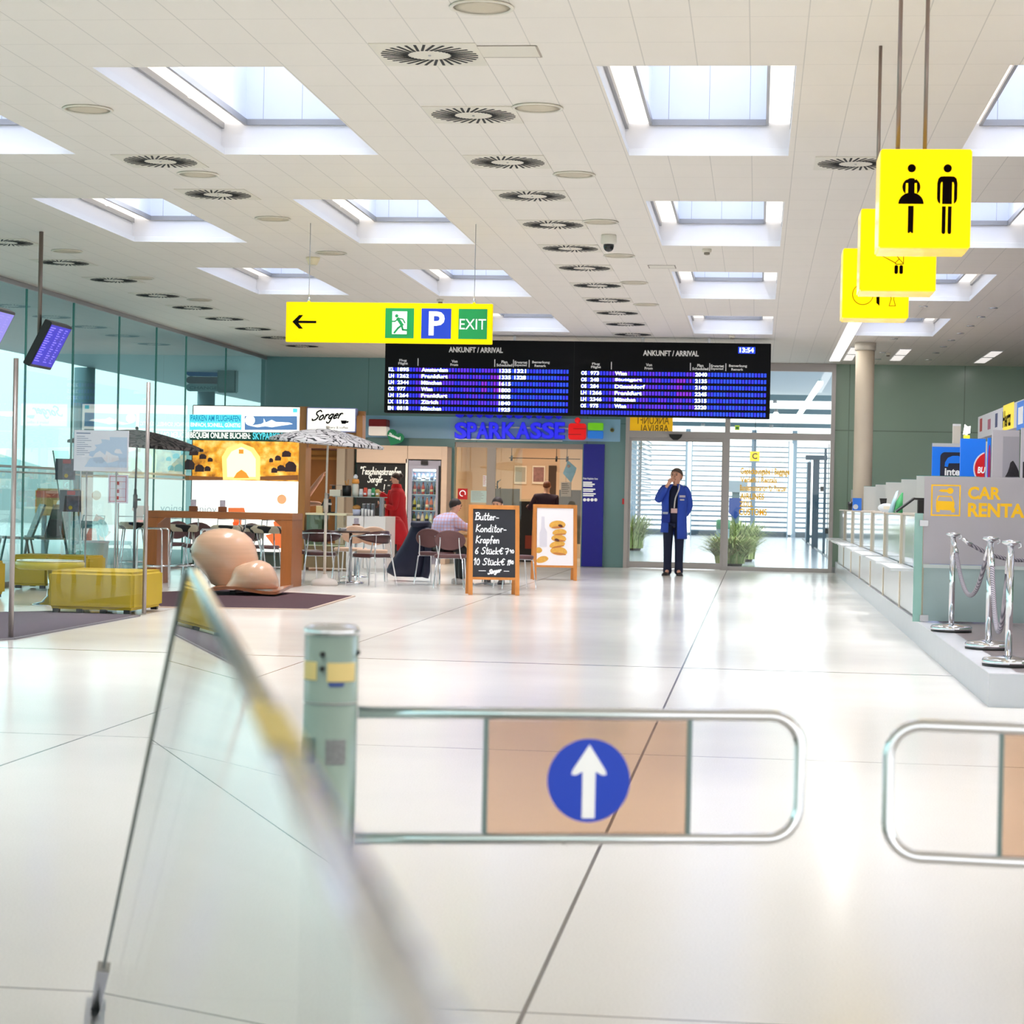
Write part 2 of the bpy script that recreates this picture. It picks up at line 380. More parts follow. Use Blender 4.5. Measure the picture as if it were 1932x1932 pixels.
# skylights: splayed lip, low well, louvred lamp strips either side, narrower bright shaft with the roof glazing on top
M_SKY = mat('roof_glazing', (236, 242, 255), 0.5, emit=1.9)
M_LAMP = jointed('louvre_lamp', (235, 228, 218), (168, 162, 152), 0.4, [lambda nt, x, y, z: line_mask(nt, y, 0.055, 0.0, 0.02)], noise=0.1, nscale=6)
_b = M_LAMP.node_tree.nodes['Principled BSDF']; _b.inputs['Emission Color'].default_value = (1.0, .93, .85, 1); _b.inputs['Emission Strength'].default_value = 0.80
def add_area(name, loc, sx, sy, power, color=(1, 1, 1), rot=(0, 0, 0), spread=PI):
    l = bpy.data.lights.new(name, 'AREA'); l.shape = 'RECTANGLE'; l.size = sx; l.size_y = sy; l.energy = power; l.color = color; l.spread = spread
    o = bpy.data.objects.new(name, l); COL.objects.link(o); o.location = loc; o.rotation_euler = rot; return o
wn = 0
for (x0, x1) in SKX:
    for (y0, y1) in SKY0:
        wn += 1
        t = bpy.data.objects.new('window_%d' % wn, None); COL.objects.link(t); struct(t)
        cx, cy = (x0+x1)/2, (y0+y1)/2; t.location = (cx, cy, CEIL); hx, hy = (x1-x0)/2, (y1-y0)/2
        def ring(mb, hx0, hy0, z0, hx1, hy1, z1):
            a = [(-hx0,-hy0,z0),(hx0,-hy0,z0),(hx0,hy0,z0),(-hx0,hy0,z0)]; b = [(-hx1,-hy1,z1),(hx1,-hy1,z1),(hx1,hy1,z1),(-hx1,hy1,z1)]
            for k in range(4): mb.quad(a[k], a[(k+1) % 4], b[(k+1) % 4], b[k])
        mb = MB(); ring(mb, hx, hy, 0.0, hx, hy, 0.05); mb.build('lip', M_WHITE, t)
        mb = MB(); ring(mb, hx, hy, 0.05, hx+0.03, hy+0.01, 0.052); ring(mb, hx+0.03, hy+0.01, 0.052, hx+0.03, hy+0.01, 0.24); mb.build('well', M_WELL, t)
        sx = hx-0.155
        mb = MB()
        for s in (-1, 1):
            mb.box((s*(sx+0.012), -hy, 0.235), (s*(hx+0.03), hy, 0.245))
            mb.box((s*(sx+0.012), -0.95, 0.228), (s*(hx+0.02), -0.9, 0.24))
            mb.box((s*(sx+0.012), 0.55, 0.228), (s*(hx+0.02), 0.6, 0.24))
        mb.build('lamp_strip', M_LAMP, t)
        mb = MB()
        for s in (-1, 1): mb.box((s*(sx-0.01), -hy, 0.215), (s*(sx+0.012), hy, 0.26)); mb.box((s*(hx+0.006), -hy, 0.19), (s*(hx+0.03), hy, 0.236))
        for s in (-1, 1): mb.box((-sx, s*(hy-0.012), 0.215), (sx, s*(hy+0.01), 0.26))
        mb.build('frame', M_GREYBAR, t)
        mb = MB(); ring(mb, sx, hy, 0.25, sx, hy, 0.95); mb.build('shaft', M_SHAFT, t)
        mb = MB(); mb.quad((-sx, -hy, 0.95), (sx, -hy, 0.95), (sx, hy, 0.95), (-sx, hy, 0.95)); mb.build('glazing', M_SKY, t)
        if y0 > 0: add_area('daylight', (cx, cy, CEIL+0.93), 2*sx-0.45, 2*hy-1.3, SKYP*(.85 if y0 < 10 else 1.2 if y0 < 24 else 1.0), (1.0, 0.985, 0.97), spread=1.7)

# ------------------------------------------------------------------ back wall with bank opening and glass door
zb = U(980, 836, BACK).z                                     # top of the bank opening
bx0, bx1 = U(857, 900, BACK).x, U(1098, 900, BACK).x
dx0, dx1 = U(1177, 1000, BACK).x, U(1571, 1000, BACK).x
mb = MB(); mb.box((-8.95, BACK, 0), (bx0, BACK+0.25, CEIL)); mb.box((bx0, BACK, zb), (bx1, BACK+0.25, CEIL)); mb.box((bx1, BACK, 0), (dx0, BACK+0.25, CEIL))
struct(mb.build('wall_back', M_GREEN_L))
mb = MB(); mb.box((dx1, BACK, 0), (9.0, BACK+0.25, CEIL)); struct(mb.build('wall_back_right', M_GREEN))
mb = MB(); mb.box((8.9, 8, 0), (9.05, 38, CEIL)); struct(mb.build('wall_right', M_GREEN))
mb = MB()
for a, b in ((-8.9, bx0), (dx1, 8.9)): mb.box((a, BACK-0.012, 0), (b, BACK-0.001, 0.1))
struct(mb.build('baseboard_back', mat('steel_skirting', (168, 172, 172), 0.4, 0.3)))
# pale blue fascia band behind the bank lettering
zf0, zf1 = U(960, 830, BACK).z, U(960, 788, BACK).z
mb = MB(); mb.box((U(682, 800, BACK).x, BACK-0.03, zf0), (U(1171, 800, BACK).x, BACK-0.001, zf1))
struct(mb.build('trim_1', mat('pale_blue_glass_band', (140, 188, 220), 0.2)))

# ------------------------------------------------------------------ door_1: sliding door, fixed light and fanlights
t = bpy.data.objects.new('door_1', None); COL.objects.link(t); struct(t); t.location = (0, BACK, 0)
M_ALU = mat('door_aluminium', (178, 172, 170), 0.4, 0.4)
zt = U(1370, 822, BACK).z; mx_ = U(1371, 900, BACK).x; zu = CEIL-0.06
mb = MB()
mb.box((dx0, -0.06, 0), (dx0+0.07, 0.1, CEIL)); mb.box((dx1-0.07, -0.06, 0), (dx1, 0.1, CEIL)); mb.box((mx_-0.045, -0.05, 0), (mx_+0.045, 0.1, CEIL))
mb.box((dx0, -0.05, zt-0.06), (dx1, 0.1, zt+0.06)); mb.box((dx0, -0.07, CEIL-0.14), (dx1, 0.1, CEIL-0.002)); mb.box((mx_, -0.03, 0), (dx1, 0.05, 0.07))
mb.build('frame', M_ALU, t)
mb = MB(); mb.box((dx0+0.07, -0.02, 0.0), (dx0+0.11, 0.03, zt-0.06)); mb.box((mx_-0.09, -0.02, 0), (mx_-0.046, 0.03, zt-0.06)); mb.box((dx0+0.07, -0.02, 0.01), (mx_-0.046, 0.03, 0.12)); mb.box((dx0+0.07, -0.02, zt-0.12), (mx_-0.046, 0.03, zt-0.06))
lf = mb.build('sliding_leaf', M_ALU, t)
mb = MB(); mb.quad((dx0+0.11, 0.0, 0.12), (mx_-0.09, 0, 0.12), (mx_-0.09, 0, zt-0.12), (dx0+0.11, 0, zt-0.12)); mb.build('leaf_pane', M_GLASS, lf)
mb = MB(); mb.quad((mx_+0.045, 0.01, 0.07), (dx1-0.07, 0.01, 0.07), (dx1-0.07, 0.01, zt-0.06), (mx_+0.045, 0.01, zt-0.06)); mb.build('fixed_pane', M_GLASS, t)
for a, b in ((dx0+0.07, mx_-0.045), (mx_+0.045, dx1-0.07)):
    mb = MB(); mb.quad((a, 0.01, zt+0.06), (b, 0.01, zt+0.06), (b, 0.01, CEIL-0.14), (a, 0.01, CEIL-0.14)); mb.build('fanlight_pane', M_GLASS, t)
mb = MB(); c = U(1275, 823, BACK); mb.prism([(c.x-0.12, c.z+0.03), (c.x+0.12, c.z+0.03), (c.x+0.10, c.z-0.02), (c.x+0.04, c.z-0.07), (c.x-0.04, c.z-0.07), (c.x-0.10, c.z-0.02)], -0.12, -0.05); mb.build('motion_sensor', M_BLACK, t)
mb = MB(); c = U(1176, 946, BACK); mb.box((c.x-0.015, -0.075, c.z-0.05), (c.x+0.02, -0.058, c.z+0.05)); mb.build('emergency_button', mat('red_plastic', (190, 20, 30), 0.4), t)
# yellow lettering on the fixed light
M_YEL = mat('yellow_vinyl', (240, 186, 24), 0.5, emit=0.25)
mb = MB(); 
def dl(s, u0, u1, v0, v1, bold=0.035, mirror=False):
    a = U(u0, v1, BACK); b = U(u1, v0, BACK); mb.text(s, a.x, b.x, a.z, b.z, -0.005, bold, mirror=mirror)
dl('Gepäckausgabe / Baggage', 1397, 1490, 884, 898); dl('Verleih / Rentals', 1397, 1466, 901, 910)
dl('Bundesministerium für Finanzen', 1396, 1484, 916, 926); dl('AIRLINES', 1396, 1442, 931, 942); dl('ZOLL', 1395, 1421, 946, 956); dl('CUSTOMS', 1394, 1447, 960, 972)
mb.build('door_lettering', M_YEL, t)
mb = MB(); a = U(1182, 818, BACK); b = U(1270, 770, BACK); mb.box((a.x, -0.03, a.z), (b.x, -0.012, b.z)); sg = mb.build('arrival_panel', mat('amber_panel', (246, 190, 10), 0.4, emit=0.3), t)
mb = MB(); a = U(1200, 800, BACK); b = U(1263, 786, BACK); mb.text('ANKUNFT', a.x, b.x, a.z, b.z, -0.035, 0.01, mirror=True); a = U(1205, 815, BACK); b = U(1262, 802, BACK); mb.text('ARRIVAL', a.x, b.x, a.z, b.z, -0.035, 0.01, mirror=True)
mb.build('reversed_lettering', mat('olive_ink', (128, 104, 10), 0.6), sg)

# ------------------------------------------------------------------ left glass wall
t = bpy.data.objects.new('wall_left', None); COL.objects.link(t); struct(t); t.location = (GLX, 0, 0)
joints = [-8, -2, 2, 6, 10, 12, 14, 16, 18, 20, 22, 23.4, 25.1, 26.9, 28.9, 30.75, 32.4, 34.9, 37.8]
for a, b in zip(joints[:-1], joints[1:]):
    mb = MB(); mb.quad((0, a+0.012, 0), (0, b-0.012, 0), (0, b-0.012, CEIL), (0, a+0.012, CEIL)); mb.build('pane', M_GLASSG, t)
mb = MB()
for y in joints[1:-1]: mb.box((-0.012, y-0.012, 0), (0.012, y+0.012, CEIL-0.02)); 
mb.build('glass_fin', M_EDGE, t)
mb = MB(); mb.box((-0.05, -8, CEIL-0.06), (0.02, 37.8, CEIL-0.004)); mb.box((-0.05, -8, 0), (0.02, 37.8, 0.06)); mb.build('head_rail', M_GREYBAR, t)
mb = MB(); mb.box((-0.03, 18, 1.42), (0.03, 32.4, 1.45)); mb.box((-0.03, 18, 1.36), (0.03, 32.4, 1.38)); mb.build('transom', mat('pale_rail', (175, 190, 192), 0.3, 0.5), t)

# concrete column on the right
c = U(1630, 780, 32.8)
mb = MB(); mb.lathe([(0.142, 0.2), (0.142, CEIL-0.12)], n=32); col = struct(mb.build('column', mat('smooth_concrete', (206, 192, 172), 0.7, noise=0.06, nscale=3), loc=(c.x, 32.8, 0)))
mb = MB(); mb.lathe([(0.16, CEIL-0.12), (0.16, CEIL-0.002)], n=32); mb.build('column_collar', mat('collar_plaster', (202, 194, 182), 0.7), col)

# raised platform of the rental desks
DX = 1.38; DY = 12.79; DZ = 0.2
mb = MB(); mb.box((DX, DY, 0), (8.9, 37.78, DZ-0.004)); pl = struct(mb.build('trim_2', mat('pale_stone_plinth', (196, 200, 206), 0.25, noise=0.03)))
mb = MB(); mb.box((DX+0.17, DY+0.10, DZ-0.02), (8.9, 37.7, DZ)); struct(mb.build('floor_platform', jointed('grey_brown_tile', (112, 102, 104), (70, 62, 64), 0.35, [lambda nt, x, y, z: line_mask(nt, x, 0.6, 1.55, 0.008), lambda nt, x, y, z: line_mask(nt, y, 0.6, 12.9, 0.008)], noise=0.06)))
mb = MB(); mb.box((DX-0.002, DY-0.002, DZ-0.004), (DX+0.17, 37.7, DZ+0.001)); mb.box((DX, DY-0.002, DZ-0.004), (8.9, DY+0.10, DZ+0.001)); struct(mb.build('trim_3', mat('white_stone_nosing', (222, 222, 230), 0.2, noise=0.03)))

# ------------------------------------------------------------------ daylight
w = bpy.data.worlds.new('world'); scene.world = w; w.use_nodes = True
nt = w.node_tree; bg = nt.nodes['Background']
tc = nt.nodes.new('ShaderNodeTexCoord'); sp = nt.nodes.new('ShaderNodeSeparateXYZ'); nt.links.new(tc.outputs['Generated'], sp.inputs[0])
rp = nt.nodes.new('ShaderNodeValToRGB'); rp.color_ramp.elements[0].position = 0.42; rp.color_ramp.elements[1].position = 0.56
rp.color_ramp.elements[0].color = (0.62, 0.60, 0.56, 1); rp.color_ramp.elements[1].color = (0.93, 0.97, 1.0, 1)
nt.links.new(node_math(nt, 'MULTIPLY_ADD', sp.outputs[2], 0.5, 0.5), rp.inputs[0]); nt.links.new(rp.outputs[0], bg.inputs['Color'])
bg.inputs['Strength'].default_value = WORLDP
# ================================================================== CEILING FITTINGS
M_PLATE = mat('cream_enamel', (222, 216, 202), 0.45)
M_SPK = mat('perforated_beige', (190, 180, 160), 0.7, noise=0.1, nscale=200)
def swirl_parts(root):
    mb = MB(); mb.box((-0.297, -0.297, -0.006), (0.297, 0.297, -0.001)); mb.build('plate', M_PLATE, root)
    mb = MB()
    for k in range(32):
        a = 2*PI*k/32; c, s = math.cos(a), math.sin(a); p = Vector((c*0.122, s*0.122, 0)); d = Vector((math.cos(a+0.42), math.sin(a+0.42), 0))
        mb.beam(p+Vector((0, 0, -0.0075)), p+d*0.158+Vector((0, 0, -0.0075)), 0.0155, 0.002)
    mb.build('slot', M_DARK, root)
    mb = MB(); mb.lathe([(0.008, -0.012), (0.008, -0.006)], n=10); mb.build('screw', M_STEEL, root)
DY_ = [11.89, 13.76, 15.67, 17.41, 19.21, 21.01, 22.76, 24.59, 26.38, 28.14, 29.9, 31.7]
row = ['nearest', 'second', 'third', 'fourth', 'fifth', 'sixth', 'seventh', 'eighth', 'ninth', 'tenth', 'eleventh', 'twelfth']
proto = None
def diffuser(x, y, label, group):
    global proto
    if proto is None:
        proto = thing('ceiling_vent', label, 'air vent', (x, y, CEIL), 0, group); swirl_parts(proto)
    else: dup(proto, (x, y, CEIL), 0, label, group)
for k, y in enumerate(DY_): diffuser(-1.885, y, 'square swirl air diffuser, %s from the camera in the long central ceiling row' % row[k], 'swirl diffusers of the central row')
diffuser(-4.52, 15.68, 'square swirl air diffuser between the skylights, nearer of the two left of centre', 'swirl diffusers between the skylights')
diffuser(-4.52, 17.41, 'square swirl air diffuser between the skylights, farther of the two left of centre', 'swirl diffusers between the skylights')
for k, y in enumerate([20.85, 22.67, 24.5, 26.36, 28.04, 29.76, 31.5, 33.2, 35.0]):
    diffuser(-7.6, y, 'square swirl air diffuser, %s in the ceiling row beside the glass wall' % row[k], 'swirl diffusers beside the glass wall')
diffuser(0.66, 15.7, 'square swirl air diffuser partly hidden behind the hanging yellow cubes', 'swirl diffuser on the right')
def speaker_parts(root):
    mb = MB(); mb.lathe([(0.158, -0.001), (0.165, -0.006), (0.163, -0.012), (0.146, -0.012), (0.146, -0.006)], n=32); mb.build('rim', M_PLATE, root)
    mb = MB(); mb.lathe([(0.146, -0.007), (0.09, -0.009), (0.01, -0.010)], n=32); mb.build('grille', M_SPK, root)
sp0 = None
for x, ys, nm in ((-1.44, [10.74, 13.5, 16.26, 19.0, 21.6, 24.25, 26.9], 'central diffuser row'), (-4.4, [13.55, 16.31, 18.92, 21.57], 'long skylights left of centre'), (-7.2, [21.57, 24.23, 26.9], 'glass wall row')):
    for k, y in enumerate(ys):
        lb = 'round beige ceiling speaker, %s from the camera along the %s' % (row[k], nm)
        if sp0 is None: sp0 = thing('ceiling_speaker', lb, 'speaker', (x, y, CEIL), 0, 'round ceiling speakers'); speaker_parts(sp0)
        else: dup(sp0, (x, y, CEIL), 0, lb, 'round ceiling speakers')
# access hatch
for (x, y, sx, lb) in ((-1.44, 11.82, 0.36, 'small rectangular access hatch beside the nearest swirl diffuser'), (-1.05, 22.6, 0.28, 'small rectangular access hatch beside the camera dome row')):
    t = thing('access_hatch', lb, 'ceiling hatch', (x, y, CEIL), 0, 'ceiling hatches')
    mb = MB(); d = 0.30
    for s in (-1, 1): mb.box((s*sx/2-0.006, -d/2, -0.004), (s*sx/2+0.006, d/2, -0.001)); mb.box((-sx/2, s*d/2-0.006, -0.004), (sx/2, s*d/2+0.006, -0.001))
    mb.build('frame', mat('hatch_edge', (150, 138, 126), 0.6), t)
    mb = MB(); mb.box((-sx/2+0.006, -d/2+0.006, -0.003), (sx/2-0.006, d/2-0.006, -0.001)); mb.build('panel', M_PLATE, t)
# dome camera
t = thing('ceiling_camera', 'white ceiling dome camera with a black glass eye', 'security camera', (-1.43, 19.95, CEIL))
mb = MB(); mb.lathe([(0.068, -0.001), (0.072, -0.012), (0.076, -0.07), (0.07, -0.085), (0.05, -0.09)], n=28); mb.build('housing', mat('white_plastic', (226, 222, 212), 0.4), t)
mb = MB(); mb.lathe([(0.05, -0.088), (0.05, -0.11), (0.043, -0.135), (0.028, -0.152), (0.004, -0.16)], n=28); mb.build('dome', mat('smoked_dome', (16, 18, 24), 0.08), t)
# siren, smoke detectors
t = thing('ceiling_alarm', 'cream conical alarm sounder hanging from the ceiling above the yellow sign', 'alarm', (-4.68, 22.0, CEIL))
mb = MB(); mb.lathe([(0.075, -0.001), (0.073, -0.02), (0.045, -0.08)], n=24); mb.build('cone', mat('cream_plastic', (222, 210, 178), 0.5), t)
mb = MB(); mb.lathe([(0.04, -0.08), (0.03, -0.09), (0.004, -0.092)], n=24); mb.build('end_cap', M_PLATE, t)
for x, y, lb in ((-0.54, 21.0, 'small cream smoke detector between the right hand skylights'), (-0.42, 31.7, 'small cream smoke detector just above the arrivals board'), (2.05, 34.9, 'small amber smoke detector beside the round column'), (-4.0, 26.5, 'small dark smoke detector just above the yellow exit sign')):
    t = thing('smoke_detector', lb, 'smoke detector', (x, y, CEIL), 0, 'smoke detectors')
    mb = MB(); mb.lathe([(0.045, -0.001), (0.045, -0.03), (0.03, -0.035)], n=20); mb.build('base', M_PLATE, t)
    mb = MB(); mb.lathe([(0.028, -0.035), (0.028, -0.055), (0.01, -0.06)], n=20); mb.build('sensor', mat('grey_plastic', (120, 112, 98), 0.5), t)
# little spotlights on the right part of the ceiling
sp1 = None
for k, (u, v) in enumerate([(1742, 577), (1874, 580), (1851, 597), (1831, 614), (1812, 628), (1795, 641), (1780, 653), (1766, 665), (1752, 678), (1687, 638), (1665, 664), (1657, 677)]):
    p = G(u, v, CEIL); lb = 'tiny recessed chrome spotlight in the right ceiling, %s of its scatter from the camera' % row[k]
    if sp1 is None:
        sp1 = thing('spotlight', lb, 'spotlight', p, 0, 'recessed spotlights on the right')
        mb = MB(); mb.lathe([(0.055, -0.001), (0.055, -0.012), (0.04, -0.012), (0.035, -0.004)], n=20); mb.build('trim', M_CHROME, sp1)
        mb = MB(); mb.lathe([(0.035, -0.0045), (0.004, -0.005)], n=20); mb.build('lens', M_DARK, sp1)
    else: dup(sp1, p, 0, lb, 'recessed spotlights on the right')
# fluorescent strips near the right back wall
M_FLUO = mat('fluorescent_diffuser', (255, 252, 246), 0.5, emit=3.0)
def strip(x, y0, y1, wd, lb, n, m):
    t = thing('ceiling_light', lb, 'ceiling light', (x, (y0+y1)/2, CEIL), 0, 'strip lights over the rental desks')
    L = (y1-y0)/2
    mb = MB(); mb.box((-wd/2-0.01, -L-0.01, -0.006), (wd/2+0.01, L+0.01, -0.001)); mb.build('frame', M_WHITE, t)
    for k in range(n):
        a = -L+2*L*k/n+(0.12 if n > 1 else 0); b = -L+2*L*(k+1)/n-(0.12 if n > 1 else 0)
        mb = MB(); mb.box((-wd/2, a, -0.012), (wd/2, b, -0.006)); mb.build('diffuser', m, t)
M_FLUO2 = mat('fluorescent_dim', (236, 230, 226), 0.5, emit=0.9)
strip(1.265, 28.6, 36.85, 0.17, 'long bright white strip light running to the glass door', 1, M_FLUO)
for x_, y_, l_, p_ in ((1.265, 32.7, 8.0, 15), (2.27, 35.3, 2.6, 6), (3.7, 35.5, 2.6, 6)): add_area('strip_light', (x_, y_, CEIL-.03), .16, l_, p_, (1, .97, .93))
strip(2.27, 33.9, 36.7, 0.17, 'short two part strip light just right of the column', 2, M_FLUO2)
strip(3.70, 34.1, 37.0, 0.17, 'short two part strip light farthest right near the green wall', 2, M_FLUO2)
strip(1.48, 33.7, 36.8, 0.14, 'short two part strip light half hidden by the column', 2, M_FLUO2)

# ================================================================== HANGING SIGNS
def arrow_left(x0, x1, zc, h):                            # shaft plus swept head, pointing left
    th = h*0.17
    hd = [(x0, zc), (x0+h*0.50, zc+h*0.5), (x0+h*0.80, zc+h*0.5), (x0+h*0.46, zc+th*0.6), (x0+h*0.46, zc-th*0.6), (x0+h*0.80, zc-h*0.5), (x0+h*0.50, zc-h*0.5)]
    sh = [(x0+h*0.3, zc+th/2), (x1, zc+th/2), (x1, zc-th/2), (x0+h*0.3, zc-th/2)]
    return hd, sh
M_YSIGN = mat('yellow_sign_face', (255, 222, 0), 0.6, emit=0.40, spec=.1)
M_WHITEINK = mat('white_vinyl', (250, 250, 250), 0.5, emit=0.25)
M_BLACKINK = mat('black_vinyl', (6, 4, 6), 0.8, spec=.1)
YS = 19.24
a = U(540, 645, YS); b = U(930, 574, YS)
ZA, ZB = a.z, b.z; XA, XB = a.x, b.x
t = thing('exit_sign', 'long yellow hanging direction sign with left arrow and EXIT square', 'sign', ((XA+XB)/2, YS, ZA))
ox = (XA+XB)/2
def lx(u): return U(u, 610, YS).x-ox
mb = MB(); mb.box((XA-ox, -0.03, 0), (XB-ox, 0.03, ZB-ZA)); mb.build('panel', M_YSIGN, t, bevel=0.004)
zc = (ZB-ZA)/2; H_ = ZB-ZA
mb = MB(); hd, sh = arrow_left(lx(553), lx(598), zc, H_*0.34)
mb.prism(hd, -0.0325, -0.0305); mb.prism(sh, -0.0327, -0.0305); mb.build('arrow', M_BLACKINK, t)
M_SGREEN = mat('safety_green', (0, 142, 72), 0.4, emit=0.22); M_SBLUE = mat('traffic_blue', (0, 56, 184), 0.4, emit=0.22)
def square(u0, u1, name, m): 
    q = MB(); q.box((lx(u0), -0.033, H_*0.12), (lx(u1), -0.0305, H_*0.87)); return q.build(name, m, t)
z = lambda f: H_*f
s1 = square(728, 782, 'escape_symbol', M_SGREEN)
q = MB(); x0, x1 = lx(741), lx(769); q.box((x0, -0.0345, z(.22)), (x1, -0.0335, z(.79))); q.build('doorway', M_WHITEINK, s1)
q = MB(); W = x1-x0
def P(fx, fz): return (x0+fx*W, z(.22)+fz*z(.57))
def stroke(q, pts, wd, y):
    for (p, r) in zip(pts[:-1], pts[1:]):
        q.beam((p[0], y, p[1]), (r[0], y, r[1]), 0.001, wd, up=(0, 1, 0)) if False else q.prism(seg(p, r, wd), y, y+0.0012)
def seg(p, r, wd):
    d = Vector((r[0]-p[0], r[1]-p[1])); n = Vector((-d.y, d.x)).normalized()*wd/2; e = d.normalized()*wd*0.3
    return [(p[0]-e.x+n.x, p[1]-e.y+n.y), (p[0]-e.x-n.x, p[1]-e.y-n.y), (r[0]+e.x-n.x, r[1]+e.y-n.y), (r[0]+e.x+n.x, r[1]+e.y+n.y)]
q.disc(P(.3, .8)[0], P(.3, .8)[1], W*0.11, -0.0360, -0.0347)
stroke(q, [P(.38, .68), P(.68, .40)], W*.20, -0.0361); stroke(q, [P(.40, .66), P(.18, .56), P(.02, .56)], W*.08, -0.0362)
stroke(q, [P(.42, .70), P(.72, .66), P(.86, .50)], W*.08, -0.0363); stroke(q, [P(.66, .40), P(.40, .26), P(.16, .06)], W*.12, -0.0364); stroke(q, [P(.66, .38), P(.72, .20), P(1.0, .18)], W*.12, -0.0365)
q.build('running_figure', M_SGREEN, s1)
s2 = square(796, 852, 'parking_symbol', M_SBLUE)
q = MB(); q.text('P', lx(810), lx(840), z(.20), z(.80), -0.0345, 0.03); q.build('letter', M_WHITEINK, s2)
s3 = square(866, 920, 'exit_symbol', M_SGREEN)
q = MB(); q.text('EXIT', lx(868), lx(918), z(.36), z(.62), -0.0345, 0.005); q.build('lettering', M_WHITEINK, s3)
for u in (582, 894):
    mb = MB(); x = lx(u); mb.cyl((x, 0, H_), (x, 0, CEIL-ZA), 0.0035, n=6); mb.build('hanger_wire', M_STEEL, t)
    mb = MB(); mb.lathe([(0.012, H_-0.001), (0.014, H_+0.03), (0.005, H_+0.05)], c=(x, 0, 0), n=10); mb.build('hanger_clamp', M_CHROME, t)

# ------------------------------------------------------------------ restroom cubes
M_CUBE = mat('glowing_yellow_acrylic', (255, 216, 0), 0.5, emit=0.55, spec=.1); M_CUBESIDE = mat('amber_acrylic_edge', (255, 206, 60), 0.12, emit=0.5, noise=0.3, nscale=9)
def cube(u0, u1, v0, v1, y, lb, icon, rods):
    a = U(u0, v1, y); b = U(u1, v0, y); w_ = b.x-a.x; h_ = b.z-a.z; d = 0.32
    t = thing('cube_sign', lb, 'sign', ((a.x+b.x)/2, y+d/2, a.z), 0, 'glowing yellow cube signs')
    mb = MB(); mb.box((-w_/2, -d/2, 0), (w_/2, d/2, h_)); mb.build('body', M_CUBESIDE, t, bevel=0.008)
    mb = MB(); mb.box((-w_/2+0.004, -d/2-0.004, 0.004), (w_/2-0.004, -d/2+0.002, h_-0.004)); f = mb.build('face', M_CUBE, t, bevel=0.002)
    mb = MB(); yy = -d/2-0.0055
    icon(mb, w_, h_, yy); mb.build('pictogram', mat('dark_brown_ink', (10, 2, 3), 0.9, spec=.05), f)
    top = CEIL-a.z
    for (ru, ry) in zip(rods, (-0.07, 0.06)):
        rx = U(ru, v0-10, y+d/2+ry).x-t.location.x
        mb = MB(); mb.cyl((rx, ry, h_-0.002), (rx, ry, top-0.001), 0.0095, n=12); mb.build('rod', mat('bronze_rod', (140, 124, 116), 0.3, 0.8), t)
        mb = MB(); mb.lathe([(0.016, h_), (0.016, h_+0.008)], c=(rx, ry, 0), n=12); mb.build('rod_ferrule', M_STEEL, t)
    return t
def icon_wc(mb, w, h, y):
    def X(f): return -w/2+f*w
    def Z(f): return h*(1-f)
    y1 = y+0.0015
    # pictogram coordinates as fractions of the face
    cx = 0.345
    mb.disc(X(cx), Z(.197), .045*w, y, y1)
    # round upper body with two slits
    r = .098*w; c0 = (X(cx), Z(.385))
    for s0, s1 in ((-1, -.60), (-.36, .36), (.60, 1)):
        n = 10; xs_ = [s0+(s1-s0)*k/n for k in range(n+1)]
        up = [(c0[0]+x*r, c0[1]+r*math.sqrt(max(0, 1-x*x))) for x in xs_]; dn = [(c0[0]+x*r, c0[1]-r*math.sqrt(max(0, 1-x*x))) for x in xs_[::-1]]
        mb.prism(up+dn[1:-1] if abs(s0) == 1 or abs(s1) == 1 else up+dn, y, y1)
    for s0, s1 in ((-.62, -.34), (.34, .62)):
        mb.prism([(c0[0]+s0*r, c0[1]+r*.79), (c0[0]+s1*r, c0[1]+r*.79+.1*r), (c0[0]+s1*r, c0[1]+r*.44), (c0[0]+s0*r, c0[1]+r*.44)][::1], y+0.0001, y1)
    mb.prism([(X(cx)+p[0]*w, Z(.555)+p[1]*h) for p in [(-.138, 0), (.138, 0)]+[(.138*math.cos(a), .115*math.sin(a)) for a in [PI*k/16 for k in range(1, 16)]]], y+0.0002, y1)
    mb.prism([(X(cx)-.03*w, Z(.575)), (X(cx)-.03*w, Z(.845)), (X(cx)-.015*w, Z(.85)), (X(cx), Z(.835)), (X(cx)+.015*w, Z(.85)), (X(cx)+.03*w, Z(.845)), (X(cx)+.03*w, Z(.575))], y, y1)
    cx = 0.735
    mb.disc(X(cx), Z(.197), .045*w, y, y1)
    mb.prism(rrect(X(cx)-.052*w, X(cx)+.052*w, Z(.555), Z(.277), .004*w), y, y1)
    for s in (-1, 1):
        o = [(X(cx)+s*.045*w, Z(.277)), (X(cx)+s*.045*w, Z(.335))] + [(X(cx)+s*p[0]*w, Z(p[1])) for p in ((.066, .335), (.074, .36), (.074, .545), (.080, .552), (.10, .53), (.109, .50), (.109, .345), (.098, .30), (.075, .28))]
        mb.prism(o, y+0.0001, y1)
        mb.prism([(X(cx)+s*p[0]*w, Z(p[1])) for p in ((.012, .578), (.012, .84), (.022, .855), (.042, .855), (.052, .84), (.052, .578))], y, y1)
def thin(mb, pts, wd, y):
    for p, r in zip(pts[:-1], pts[1:]): mb.prism(seg(p, r, wd), y, y+0.0013)
